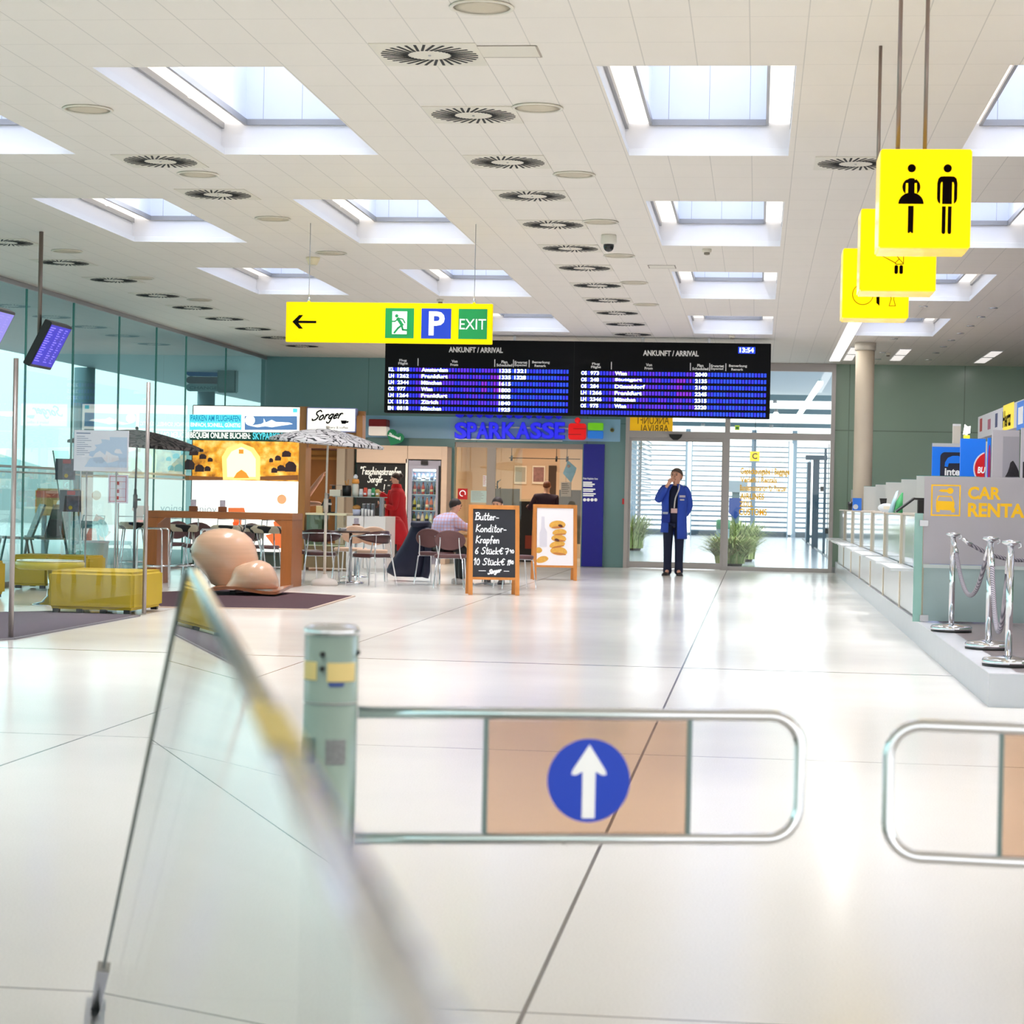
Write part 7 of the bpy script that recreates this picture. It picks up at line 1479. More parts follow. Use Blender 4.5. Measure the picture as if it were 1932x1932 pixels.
# back panels and fascia of the rental firms
def firm(lb, u0, u1, vt, y, m_, deco):
    p0, p1 = U(u0, 900, y), U(u1, vt, y); t = thing('advertising_board', lb, 'advertising panel', ((p0.x+p1.x)/2, y, DZ)); w_ = (p1.x-p0.x)/2; h_ = p1.z-DZ
    mb = MB(); mb.box((-w_, 0, .002), (w_, .06, h_)); b_ = mb.build('board', m_, t); deco(t, b_, w_, h_, y); return t
def Lq(t, y): return lambda u, v: (U(u, v, y).x-t.location.x, U(u, v, y).z-DZ)
M_SKB = mat('sky_blue_board', (0, 122, 244), .4, emit=.22); M_NVY = mat('navy_square', (34, 36, 60), .4)
def d1(t, b_, w_, h_, y):
    L_ = Lq(t, y); mb = MB(); mb.box((-w_, -.004, h_-.045), (w_, .062, h_)); mb.build('white_edge', M_WHITE, t)
    p, q = L_(1773, 910), L_(1835, 854); mb = MB(); mb.prism(rrect(p[0], q[0], p[1], q[1], .06), -.006, -.001); n_ = mb.build('dark_square', M_NVY, b_)
    mb = MB(); o = [L_(u, v) for u, v in ((1782, 880), (1783, 872), (1788, 864), (1797, 860), (1808, 860), (1817, 864), (1823, 873), (1824, 881), (1818, 881), (1816, 874), (1790, 874), (1788, 881))]; mb.prism(o, -.009, -.007); mb.build('car_outline', M_SKB, b_)
    mb = MB(); p, q = L_(1782, 897), L_(1811, 884); mb.text('inte', p[0], q[0], p[1], q[1], -.010, .03); mb.build('lettering', M_WHITEINK, b_)
firm('bright blue board with dark square, car outline and the letters inte', 1758, 1822, 837, 27.5, M_SKB, d1)
def d2(t, b_, w_, h_, y):
    L_ = Lq(t, y); c = L_(1866, 884); mb = MB(); mb.prism([p for p in [(c[0]+.18*math.cos(a), c[1]+.20*math.sin(a)) for a in [2*PI*k/40 for k in range(40)]] if p[0] < w_][::1]+[], -.004, -.001); r_ = mb.build('red_disc_border', M_WHITE, b_)
    mb = MB(); mb.prism([p for p in [(c[0]+.165*math.cos(a), c[1]+.185*math.sin(a)) for a in [2*PI*k/40 for k in range(40)]] if p[0] < w_], -.007, -.0045); mb.build('red_disc', mat('crimson_disc', (208, 6, 16), .4, emit=.15), b_)
    p, q = L_(1844, 893), L_(1859, 881); mb = MB(); mb.text('BU', p[0], q[0], p[1], q[1], -.009, .03, shear=.15); mb.build('lettering', M_WHITEINK, b_)
    mb = MB(); mb.box((w_+.002, -.01, .002), (w_+.02, .05, h_-.03)); mb.build('beige_edge', M_CREAM, t)
firm('blue board with a cut off red disc and the letters BU', 1811, 1860, 828, 25.2, mat('azure_board', (0, 112, 228), .4, emit=.2), d2)
def d2b(t, b_, w_, h_, y):
    L_ = Lq(t, y); c = L_(1866, 882); mb = MB(); mb.prism([(c[0]+w_*.9*math.cos(a), c[1]+.26*math.sin(a)) for a in [2*PI*k/24 for k in range(24)]], -.004, -.001); mb.build('magenta_oval', mat('magenta_oval', (176, 44, 110), .4, emit=.1), b_)
firm('narrow blue strip board with a magenta oval next to the white board', 1862.5, 1870, 826, 24.6, M_SKB, d2b)
def d3(t, b_, w_, h_, y):
    L_ = Lq(t, y); p, q = L_(1891, 900), L_(1924, 824); mb = MB(); mb.box((p[0], -.004, p[1]-.3), (q[0], -.001, q[1])); ph = mb.build('photo_print', mat('grey_lilac_print', (200, 196, 206), .5, emit=.08), b_)
    mb = MB(); mb.prism([L_(u, v) for u, v in ((1896, 900), (1901, 891), (1904, 882), (1906, 873), (1911, 869), (1914, 873), (1918, 880), (1922, 889), (1923, 900))], -.007, -.0045); mb.build('dark_plant_print', mat('charcoal_print', (52, 46, 54), .6, noise=.5, nscale=60), ph)
firm('tall white lilac board with a grey picture of a dark shrub', 1871, 1924, 812, 23.2, mat('lilac_white_board', (224, 218, 226), .4, emit=.1), d3)
firm('white board edge at the picture border beside the shrub picture', 1925.5, 1990, 808, 22.4, mat('lilac_white_board', (224, 218, 226), .4), lambda t, b_, w_, h_, y: MB().box((-w_+.02, -.004, .9), (-w_+.09, -.001, h_-.35)).build('dark_print_strip', MATS['charcoal_print'], b_))
firm('ivory board far behind the blue inte board', 1796, 1813, 800, 30.5, mat('ivory_board', (226, 220, 210), .5), lambda t, b_, w_, h_, y: MB().box((-w_, -.004, h_-.03), (w_, -.001, h_)).build('top_edge', M_WHITE, t))
p0, p1 = U(1817, 827, 28.8), U(1831, 801, 28.8)
t = thing('logo_lamp', 'small glowing white and yellow logo lamp above the blue boards', 'lamp', ((p0.x+p1.x)/2, 28.8, DZ)); w_ = (p1.x-p0.x)/2
mb = MB(); mb.prism([(-w_, p0.z+.05-DZ), (w_*.9, p0.z+.07-DZ), (w_, p1.z-DZ-.02), (w_*.2, p1.z-DZ-.03), (-w_*.6, p1.z-DZ)], -.02, .02); mb.build('white_glow', M_FLUO, t); mb = MB(); mb.lathe([(w_*.9, p0.z-DZ), (w_*.9, p0.z-DZ+.04)], n=16); mb.build('yellow_glow', mat('lit_lemon', (240, 240, 60), .4, emit=1.0), t); mb = MB(); mb.cyl((0, .03, .0), (0, .03, p0.z-DZ+.1), .015); mb.build('stem', M_CREAM, t)
# long fascia with firm logos
XF = 3.4; p0 = UX(1845.5, 787, XF); p1 = UX(1845.5, 828, XF)
t = thing('logo_fascia', 'long white fascia with a row of car hire logos over the desks', 'sign', (XF, p0.y, p1.z)); hF = p0.z-p1.z
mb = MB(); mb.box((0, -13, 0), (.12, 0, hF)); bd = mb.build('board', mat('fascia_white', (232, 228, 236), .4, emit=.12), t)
for y in (-.3, -6, -12.5): mb = MB(); mb.box((.03, y-.03, DZ-p1.z+.001), (.09, y+.03, 0)); mb.build('support_post', M_STEEL, t)
def fl(u0, u1, v0, v1, m_, nm, txt=None, x=-.004):
    q0, q1 = UX(u0, (v0+v1)/2, XF), UX(u1, (v0+v1)/2, XF); za_, zb_ = UX((u0+u1)/2, v1, XF).z-p1.z, UX((u0+u1)/2, v0, XF).z-p1.z
    ya, yb = q0.y-p0.y, q1.y-p0.y; mb = MB()
    if txt: mb.T = Matrix.Translation((x, ya, 0)) @ Matrix.Rotation(-PI/2, 4, 'Z'); mb.text(txt, 0, abs(yb-ya), za_, zb_, 0, .03)
    else: mb.box((x, min(ya, yb), za_), (-.0005, max(ya, yb), zb_))
    return mb.build(nm, m_, bd)
fl(1849, 1853, 790, 814, mat('logo_red', (200, 50, 60), .5), 'red_logo'); fl(1864, 1869, 791, 810, mat('logo_rose', (206, 110, 140), .5), 'rose_logo'); fl(1878, 1882, 780, 806, mat('logo_navy', (60, 70, 130), .5), 'navy_logo')
fl(1893, 1913, 762, 810, mat('logo_yellow', (250, 222, 60), .5, emit=.5), 'yellow_field'); fl(1893, 1908, 774, 805, M_BLACKINK, 'black_lettering', 'Hertz', x=-.008); fl(1919, 1960, 752, 806, mat('logo_azure', (50, 124, 220), .5, emit=.3), 'blue_field'); fl(1922, 1931, 768, 800, M_WHITEINK, 'white_mark', x=-.008)

# ------------------------------------------------------------------ rope stanchions
M_ROPE = mat('grey_rope', (128, 122, 132), .7); 
def rope_mat():
    m = bpy.data.materials.new('twisted_rope'); m.use_nodes = True; nt = m.node_tree; b = nt.nodes['Principled BSDF']; tc = nt.nodes.new('ShaderNodeTexCoord'); wv = nt.nodes.new('ShaderNodeTexWave'); wv.inputs['Scale'].default_value = 22; wv.bands_direction = 'DIAGONAL'
    nt.links.new(tc.outputs['Object'], wv.inputs['Vector']); mx = nt.nodes.new('ShaderNodeMix'); mx.data_type = 'RGBA'; nt.links.new(wv.outputs['Fac'], mx.inputs[0]); mx.inputs[6].default_value = rgb(78, 78, 90); mx.inputs[7].default_value = rgb(168, 160, 170); nt.links.new(mx.outputs[2], b.inputs['Base Color']); b.inputs['Roughness'].default_value = .7; return m
M_TWIST = rope_mat()
sts = [G(1794.5, 1192, DZ), G(1864.5, 1225, DZ), G(1902, 1257, DZ), Vector((2.62, 17.3, DZ))]
hS = .775; s0 = None
for k, (p, lb) in enumerate(zip(sts, ['chrome rope stanchion standing closest to the CAR RENTAL panel', 'chrome rope stanchion in the middle of the visible three', 'chrome rope stanchion at the corner of the platform', 'chrome rope stanchion beyond the picture edge in front of the rental panel'])):
    if s0 is None:
        s0 = thing('rope_stanchion', lb, 'stanchion', p, 0, 'chrome rope stanchions')
        mb = MB(); mb.lathe([(.158, .001), (.158, .016)], n=40); mb.build('rubber_ring', M_BLACK, s0)
        mb = MB(); mb.lathe([(.157, .016), (.16, .024), (.16, .04), (.15, .05), (.05, .062), (.028, .068)], n=40); mb.build('base', M_CHROME, s0)
        mb = MB(); mb.lathe([(.0225, .06), (.0225, hS-.03)], n=20); mb.build('pole', M_CHROME, s0)
        mb = MB(); mb.lathe([(.024, hS-.032), (.052, hS-.018), (.058, hS-.008), (.045, hS), (.004, hS+.006)], n=24); mb.build('cap', M_CHROME, s0)
        mb = MB(); mb.tube([(.045, 0, hS-.016), (.062, 0, hS-.02), (.062, 0, hS-.04), (.045, 0, hS-.045)], .005, 6); mb.build('hook', M_CHROME, s0)
    else: dup(s0, p, 0, lb)
def rope(lb, a, b, sag, thick=.0165):
    t = thing('barrier_rope', lb, 'rope', a, 0, 'grey barrier ropes'); d = b-a; n = 26
    pts = [(d.x*f, d.y*f, d.z*f-sag*4*f*(1-f)) for f in [k/n for k in range(n+1)]]
    mb = MB(); mb.tube(pts[2:-2], thick, 12); mb.build('rope', M_TWIST, t)
    for q in (pts[:3], pts[:-4:-1]): mb = MB(); mb.tube(q, [.009, .016, .019], 12); mb.build('end_fitting', M_CHROME, t)
up_ = Vector((0, 0, hS-.045)); off = lambda a, b: (b-a).normalized()*.075
def rp_(lb, i, j, sag): a, b = sts[i], sts[j]; rope(lb, a+up_+off(a, b), b+up_+off(b, a), sag)
rp_('grey rope sagging between the first two visible stanchions', 0, 1, .40); rp_('grey rope sagging between the middle stanchion and the corner stanchion', 1, 2, .56); rp_('grey twisted rope running from the first stanchion past the picture edge', 0, 3, .16)

# ================================================================== PEOPLE
M_SKIN = mat('skin', (226, 168, 142), .5); M_SKIN2 = mat('skin_fair', (230, 178, 152), .5); M_SHOE = mat('dark_shoe', (40, 34, 36), .5)
M_JEAN = mat('dark_jeans', (20, 28, 58), .8, noise=.2, nscale=12); M_COAT = mat('royal_blue_workcoat', (44, 78, 186), .75, noise=.1, nscale=8); M_NAVY = mat('navy_knit', (16, 22, 52), .8)
M_HAIRG = mat('greying_brown_hair', (92, 74, 66), .7, noise=.3, nscale=60); M_HAIRD = mat('dark_brown_hair', (48, 32, 28), .6, noise=.3, nscale=60); M_REDC = mat('red_wool', (186, 16, 28), .8, noise=.12, nscale=10); M_EYE = mat('eye_dark', (40, 30, 28), .4); M_LIP = mat('lip', (176, 98, 88), .5)
def skin(name, chains, m, parent, lv=2, root=0, T=None):
    """continuous surface grown around connected joint chains; chains: lists of (key or point, radius)"""
    V, Rr, E_, ix = [], [], [], {}
    for ch in chains:
        pv = None
        for p, r in ch:
            k = tuple(round(c, 4) for c in p)
            if k not in ix: ix[k] = len(V); V.append(Vector(p)); Rr.append(r)
            i = ix[k]
            if pv is not None and pv != i and (pv, i) not in E_ and (i, pv) not in E_: E_.append((pv, i))
            pv = i
    me = bpy.data.meshes.new(name); me.from_pydata(V, E_, []); o = bpy.data.objects.new(name, me); COL.objects.link(o)
    o.modifiers.new('s', 'SKIN'); sd = o.modifiers.new('d', 'SUBSURF'); sd.levels = lv; sd.render_levels = lv
    for i, v in enumerate(me.skin_vertices[0].data):
        r = Rr[i]; v.radius = r if isinstance(r, tuple) else (r, r); v.use_root = (i == root)
    dg = bpy.context.evaluated_depsgraph_get(); ev = o.evaluated_get(dg); m2 = bpy.data.meshes.new_from_object(ev)
    bpy.data.objects.remove(o); bpy.data.meshes.remove(me)
    m2.name = name; m2.materials.clear(); m2.materials.append(m)
    for p in m2.polygons: p.use_smooth = True
    o = bpy.data.objects.new(name, m2); COL.objects.link(o); o.parent = parent; return o
def V3(*a): return Vector(a)
def fingers(wrist, d, palm_n, curl, s=1.0):
    """palm and five separate fingers as chains rooted at the wrist; d points along the hand, palm_n out of the palm"""
    d = Vector(d).normalized(); n = Vector(palm_n); n = (n-d*n.dot(d)).normalized(); side = d.cross(n); w = Vector(wrist); out = []
    c = w+d*.05*s
    out.append([(w, .024*s), (c, (.034*s, .020*s))])
    for k, (off_, ln) in enumerate(((-.027, .062), (-.009, .074), (.009, .078), (.027, .07))):
        kn = w+d*.09*s+side*off_*s; p1 = kn+(d*math.cos(curl*.6)+n*math.sin(curl*.6))*ln*.5*s; p2 = p1+(d*math.cos(curl*1.5)+n*math.sin(curl*1.5))*ln*.5*s
        out.append([(c, (.034*s, .020*s)), (kn, .0115*s), (p1, .0095*s), (p2, .0075*s)])
    tb_ = w+d*.035*s+side*.032*s; out.append([(c, (.034*s, .020*s)), (tb_+n*.01*s, .0125*s), (tb_+d*.03*s+side*.014*s+n*.02*s, .0105*s), (tb_+d*.055*s+side*.008*s+n*.028*s, .0085*s)])
    return out
def head(t, base, fwd, m, hair, s=1.0, style='short', side_up=V3(0, 0, 1)):
    """returns chains for the head (skull, jaw) and adds face parts and hair as children"""
    f = Vector(fwd).normalized(); u = (Vector(side_up)-f*f.dot(Vector(side_up))).normalized(); r = f.cross(u)
    b = Vector(base); P_ = lambda a, c, e: b+(f*a+r*c+u*e)*s
    ch = [[(P_(-.005, 0, 0), .050*s), (P_(.012, 0, .055), (.062*s, .062*s)), (P_(.008, 0, .115), (.078*s, .086*s)), (P_(.0, 0, .165), (.074*s, .084*s)), (P_(-.005, 0, .205), (.045*s, .05*s))]]
    T = Matrix((r, f, u)).transposed().to_4x4(); T.translation = b; T = T @ Matrix.Scale(s, 4)
    mb = MB(T); mb.loft([[(-.012, .075, .10), (.012, .075, .10), (.008, .07, .14), (-.008, .07, .14)], [(-.015, .098, .088), (.015, .098, .088), (.006, .09, .12), (-.006, .09, .12)], [(-.007, .108, .092), (.007, .108, .092), (.004, .104, .105), (-.004, .104, .105)]]); mb.build('nose', m, t)
    for sx in (-1, 1):
        mb = MB(T); mb.ball((sx*.031, .079, .125), (.011, .008, .006), 10, 6); mb.build('eye', M_EYE, t)
        mb = MB(T); mb.ball((sx*.078, -.005, .105), (.008, .02, .03), 10, 8); mb.build('ear', m, t)
        mb = MB(T); mb.ball((sx*.031, .083, .143), (.016, .006, .004), 8, 6); mb.build('eyebrow', hair, t)
    mb = MB(T); mb.ball((0, .078, .062), (.024, .008, .006), 10, 6); mb.build('mouth', M_LIP, t)
    # hair cap: part ellipsoid lying over the skull
    mb = MB(T); rows_ = []
    for k in range(9):
        ph = PI/2-k*(PI*.78)/8; q = []
        for j in range(25):
            a = 2*PI*j/24; b_ = math.sin(a); el_ = max(ph, -.15+.64*b_+.0*b_*b_)   # hairline: nape, ears, brow
            q.append((.085*math.cos(a)*math.cos(el_), -.008+.098*math.sin(a)*math.cos(el_), .128+.098*math.sin(el_)))
        rows_.append(q)
    mb.sheet(rows_)
    if style == 'bun': mb.ball((0, -.10, .16), (.045, .045, .045))
    o = mb.build('hair', hair, t)
    return ch
def shoes(t, feet, m=M_SHOE):
    for (x, y, dx, dy) in feet:
        d = V3(dx, dy, 0).normalized(); s = V3(-d.y, d.x, 0); b = V3(x, y, 0)
        rings = []
        for a, w, h in ((-.10, .026, .07), (-.06, .038, .085), (.0, .042, .08), (.08, .047, .055), (.14, .045, .042), (.175, .025, .025)):
            c = b+d*a; rings.append([c-s*w, c-s*w*.8+V3(0, 0, h*.8), c+V3(0, 0, h), c+s*w*.8+V3(0, 0, h*.8), c+s*w])
            rings[-1] = [p+V3(0, 0, .002) for p in rings[-1]]
        mb = MB(); mb.loft(rings); mb.build('shoe', m, t)
def garment(t, name, m, rows_, a0, a1, n=28, thick=.008):
    """open or closed tube: rows of (z, cx, cy, rx, ry) swept between the two angles"""
    mb = MB(); R_ = []
    for (z, cx, cy, rx, ry) in rows_:
        q = []
        for j in range(n+1):
            a = a0+(a1-a0)*j/n; zz = z(a) if callable(z) else z; fold = 1+.03*math.sin(a*7)*max(0, 1.2-zz)
            q.append((cx+rx*fold*math.cos(a), cy+ry*fold*math.sin(a), zz))
        R_.append(q)
    mb.sheet(R_); o = mb.build(name, m, t); md = o.modifiers.new('thickness', 'SOLIDIFY'); md.thickness = thick; md.offset = 0; return o

# ---- standing man in the blue work coat (faces the camera, right hand at his mouth)
g = G(1269.5, 1086); HM = 1.735/1.76
t = thing('person', 'man in long blue work coat standing before the glass door, hand at his mouth', 'person', (g.x, g.y, 0))
s = HM; q = lambda x, y, z: V3(x*s, y*s, z*s)
hd = head(t, q(.025, -.01, 1.485), (-.35, -1, .05), M_SKIN, M_HAIRG, s*1.2)
shR, elR, wrR = q(-.18, .0, 1.42), q(-.275, -.10, 1.20), q(-.10, -.20, 1.485)
shL, elL, wrL = q(.19, .0, 1.41), q(.245, .06, 1.14), q(.16, .16, .95)
body = [[(q(0, 0, .93), .09), (q(0, 0, 1.1), .085), (q(.0, 0, 1.3), .09), (q(.01, 0, 1.40), .07), (q(.02, -.006, 1.46), .055), (hd[0][0][0], .05)]]+hd
body += [[(q(.01, 0, 1.40), .07), (shR, .045), (elR, .04), (wrR, .028)], [(q(.01, 0, 1.40), .07), (shL, .045), (elL, .04), (wrL, .028)]]
body += fingers(wrR, q(.085, -.02, .09), q(.3, .8, .3), 1.0, 1.0)+fingers(wrL, q(-.1, .02, -.06), q(0, -1, 0), .6, 1.0)
for sx, fx_ in ((-1, -.085), (1, .085)): body += [[(q(0, 0, .93), .09), (q(fx_, 0, .84), .075), (q(fx_*1.05, -.01, .47), .055), (q(fx_*1.05, .02, .09), .04), (q(fx_*1.15, -.1, .05), .03)]]
skin('body', body, M_SKIN, t)
skin('trousers', [[(q(0, 0, .97), (.155, .125)), (q(-.09, 0, .84), .10), (q(-.092, -.01, .47), .076), (q(-.092, .015, .13), .07), (q(-.092, .002, .0), .09)], [(q(0, 0, .97), (.155, .125)), (q(.09, 0, .84), .10), (q(.092, -.01, .47), .076), (q(.092, .015, .13), .07), (q(.092, .002, .0), .09)]], M_JEAN, t)
skin('sweater', [[(q(0, -.01, .80), .13), (q(0, -.01, .90), .14), (q(0, -.01, 1.1), (.155, .12)), (q(0, -.01, 1.3), (.165, .12)), (q(.012, -.005, 1.43), (.12, .085)), (q(.018, -.006, 1.475), .066)]], M_NAVY, t)
hem = lambda a: s*(.70 if math.cos(a) < 0 else .60)+.0*a
A0, A1 = -PI/2+.28, 1.5*PI-.42
garment(t, 'work_coat', M_COAT, [(hem, 0, .01, .215*s, .165*s), (.85*s, 0, .01, .205*s, .16*s), (1.05*s, 0, .005, .20*s, .15*s), (1.25*s, 0, .0, .212*s, .148*s), (1.38*s, .004, .0, .205*s, .13*s), (1.45*s, .008, .005, .145*s, .10*s), (1.49*s, .016, .0, .075*s, .075*s)], A0, A1)
for nm, A_, B_, C_ in (('sleeve', shR, elR, wrR), ('sleeve', shL, elL, wrL)):
    skin(nm, [[(A_+(V3(0, 0, 1.38*s)-A_)*.35, .085), (A_, .082), (A_*.5+B_*.5, .074), (B_, .068), (B_*.4+C_*.6, .056), (B_*.12+C_*.88, .052)]], M_COAT, t)
mb = MB(); mb.box((-.185*s, -.178, .86*s), (-.06*s, -.150, 1.02*s)); mb.build('coat_pocket', mat('blue_pocket', (30, 54, 150), .8), t, bevel=.01)
mb = MB(); mb.box((-.178*s, -.180, 1.0*s), (-.095*s, -.176, 1.035*s)); mb.build('reflective_strip', mat('grey_strip', (176, 186, 206), .4), t)
mb = MB(); mb.box((.085*s, -.166, 1.275*s), (.18*s, -.155, 1.31*s)); mb.box((.095*s, -.17, 1.225*s), (.165*s, -.158, 1.25*s)); mb.build('chest_badge', mat('pale_badge', (206, 196, 206), .5), t)
mb = MB(); mb.tube(spline([(.075, -.06, 1.475*s), (.07, -.12, 1.40*s), (.02, -.16, 1.26*s), (.005, -.165, 1.10*s)], 5), .011, 6); mb.build('lanyard', mat('white_strap', (222, 216, 214), .6), t)
mb = MB(); mb.box((-.045, -.175, 1.02*s), (.055, -.168, 1.095*s)); mb.build('name_badge', mat('pink_badge', (228, 190, 186), .5), t)
shoes(t, [(-.098*s, -.01, -.28, -1), (.098*s, -.01, .22, -1)])
# ---- woman in the red coat, in profile at the counter
yW = 34.05; xw = U(750, 900, yW).x; s = (U(750, 892, yW).z)/1.745
t = thing('person', 'woman in a long red coat and scarf reaching over the cafe counter', 'person', (xw, yW, 0)); q = lambda x, y, z: V3(x*s, y*s, z*s)
hd = head(t, q(-.02, 0, 1.52), (-1, -.12, -.12), M_SKIN2, M_HAIRD, s, 'bun')
shN, elN, wrN = q(.0, -.15, 1.35), q(.0, -.22, 1.09), q(-.2, -.17, 1.15); shF, elF, wrF = q(-.03, .12, 1.36), q(-.17, -.02, 1.26), q(-.33, -.06, 1.40)
body = [[(q(.02, 0, .93), .09), (q(.01, 0, 1.1), .085), (q(0, 0, 1.3), .09), (q(-.005, 0, 1.38), .065), (q(-.01, 0, 1.48), .05), (hd[0][0][0], .046)]]+hd
body += [[(q(-.005, 0, 1.38), .065), (shN, .05), (elN, .04), (wrN, .026)], [(q(-.005, 0, 1.38), .065), (shF, .05), (elF, .04), (wrF, .026)]]
body += fingers(wrN, (-1, 0, .25), (0, .6, .8), .8, s)+fingers(wrF, (-1, -.1, .2), (0, .2, -1), .5, s)
for fy in (-.08, .08): body += [[(q(.02, 0, .93), .09), (q(.02, fy, .84), .085), (q(.02, fy, .47), .055), (q(.04, fy, .09), .04), (q(-.06, fy, .05), .03)]]
skin('body', body, M_SKIN2, t)
skin('trousers', [[(q(.02, 0, .95), .135), (q(.02, fy, .84), .095), (q(.02, fy, .47), .066), (q(.04, fy, .06), .05)] for fy in (-.08, .08)], M_BLACK, t)
garment(t, 'red_coat', M_REDC, [(.34*s, .03, 0, .20*s, .22*s), (.6*s, .025, 0, .19*s, .205*s), (.9*s, .02, 0, .165*s, .185*s), (1.1*s, .01, 0, .145*s, .175*s), (1.3*s, .0, 0, .155*s, .20*s), (1.40*s, -.004, 0, .13*s, .185*s), (1.45*s, -.006, 0, .10*s, .13*s), (1.48*s, -.008, 0, .07*s, .09*s)], 0, 2*PI)
for A_, B_, C_ in ((shN, elN, wrN), (shF, elF, wrF)): skin('sleeve', [[(A_*.8+V3(0, 0, 1.36*s)*.2, .085*s), (A_, .09*s), (A_*.5+B_*.5, .078*s), (B_, .07*s), (B_*.15+C_*.85, .052*s)]], M_REDC, t)
mb = MB(); mb.lathe([(.06*s, 1.40*s), (.10*s, 1.43*s), (.098*s, 1.48*s), (.085*s, 1.53*s), (.065*s, 1.545*s)], c=(-.012, 0, 0), n=24); mb.build('scarf', mat('bright_red_scarf', (206, 14, 24), .8, bump=.3), t)
mb = MB(); mb.tube(spline([q(-.11, -.06, 1.42), q(-.16, -.05, 1.2), q(-.17, -.06, .95)], 4), [.04*s]*9, 8); mb.build('scarf_end', mat('bright_red_scarf', (206, 14, 24), .8), t)
shoes(t, [(.05*s, -.08*s, -1, 0), (.05*s, .08*s, -1, 0)])
hw = V3(xw, yW, 0)+wrN+V3(-.075, -.02, .0)
t2 = thing('wallet', 'brown wallet held by the woman in the red coat', 'wallet', hw); mb = MB(); mb.beam((-.05, 0, -.035), (.03, 0, .04), .02, .085, up=(0, 1, 0)); mb.build('leather', mat('wallet_brown', (88, 48, 40), .6), t2); mb = MB(); mb.beam((-.045, -.012, -.03), (.02, -.012, .03), .004, .05, up=(0, 1, 0)); mb.build('clasp', M_STEEL, t2)
# red coat hanging at the counter end
p = U(738, 1000, 33.3); t = thing('hanging_coat', 'second red coat draped at the end of the white counter', 'coat', (p.x+.03, 33.60, 0))
garment(t, 'drape', M_REDC, [(.42, .05, 0, .17, .13), (.6, .03, 0, .15, .12), (.75, .0, 0, .125, .10), (.83, -.02, 0, .08, .07)], 0, 2*PI); mb = MB(); mb.ball((-.02, 0, .83), (.09, .075, .03)); mb.build('collar', M_REDC, t); mb = MB(); mb.cyl((.0, 0, 0.002), (.0, 0, .8), .015); mb.lathe([(.13, .002), (.02, .03)], n=20); mb.build('stand', M_BLACK, t)
# ---- man in the checked shirt, seated, seen from behind
m = bpy.data.materials.new('lilac_checked_shirt'); m.use_nodes = True; nt = m.node_tree; bs = nt.nodes['Principled BSDF']; tc = nt.nodes.new('ShaderNodeTexCoord'); sp_ = nt.nodes.new('ShaderNodeSeparateXYZ'); nt.links.new(tc.outputs['Object'], sp_.inputs[0])
k_ = node_math(nt, 'MAXIMUM', line_mask(nt, sp_.outputs[0], .045, 0, .007), line_mask(nt, sp_.outputs[2], .045, 0, .007)); mx = nt.nodes.new('ShaderNodeMix'); mx.data_type = 'RGBA'; nt.links.new(k_, mx.inputs[0]); mx.inputs[6].default_value = rgb(204, 196, 232); mx.inputs[7].default_value = rgb(214, 150, 150); nt.links.new(mx.outputs[2], bs.inputs['Base Color']); bs.inputs['Roughness'].default_value = .85; M_CHK2 = m
xs, ysd = fx(824, 28.45)[0], 28.5
t = thing('person', 'man with short dark hair in a pale checked shirt seated at the table', 'person', (xs+.06, ysd, 0)); s = .88; q = lambda x, y, z: V3(x*s, y*s, z*s)
hd = head(t, q(.155, .18, 1.10), (.85, .6, -.25), M_SKIN, M_HAIRD, s*1.02)
shR, elR, wrR = q(.20, .0, .98), q(.34, .10, .88), q(.54, .26, .90); shL, elL, wrL = q(-.02, .20, .98), q(.16, .42, .88), q(.42, .42, .90)
body = [[(q(0, 0, .60), .10), (q(.01, .02, .70), .09), (q(.05, .07, .88), .09), (q(.09, .12, 1.0), .07), (q(.13, .16, 1.07), .05), (hd[0][0][0], .05)]]+hd
body += [[(q(.09, .12, 1.0), .07), (shR, .045), (elR, .04), (wrR, .028)], [(q(.09, .12, 1.0), .07), (shL, .045), (elL, .04), (wrL, .028)]]
body += fingers(wrR, (1, .2, .3), (0, -.3, 1), .9, s)+fingers(wrL, (1, -.2, .1), (0, 0, -1), .5, s)
for k, (hx, hy) in enumerate(((.05, -.08), (-.03, .1))): body += [[(q(0, 0, .60), .10), (q(hx, hy, .59), .08), (q(hx+.28, hy+.22, .56), .055), (q(hx+.26, hy+.24, .09), .042), (q(hx+.33, hy+.3, .05), .03)]]
skin('body', body, M_SKIN, t)
skin('checked_shirt', [[(q(-.01, 0, .58), .16), (q(.0, .02, .70), .185), (q(.04, .06, .86), .19), (q(.09, .11, 1.0), .135), (q(.128, .158, 1.075), .070)], [(q(.09, .11, 1.0), .135), (shR, .085), (shR*.5+elR*.5, .07), (elR, .064), (elR*.3+wrR*.7, .05)], [(q(.09, .11, 1.0), .135), (shL, .085), (shL*.5+elL*.5, .07), (elL, .064), (elL*.3+wrL*.7, .05)]], M_CHK2, t)
skin('trousers', [[(q(0, 0, .61), .12)]+[(q(hx, hy, .60), .09), (q(hx+.28, hy+.22, .56), .074), (q(hx+.26, hy+.24, .28), .066), (q(hx+.26, hy+.24, .07), .06)] for hx, hy in ((.05, -.08), (-.03, .1))], M_BLACK, t)
shoes(t, [((.05+.26)*s, (-.08+.24)*s, .7, .6), ((-.03+.26)*s, (.1+.24)*s, .7, .6)], mat('grey_trainer', (190, 186, 184), .6))
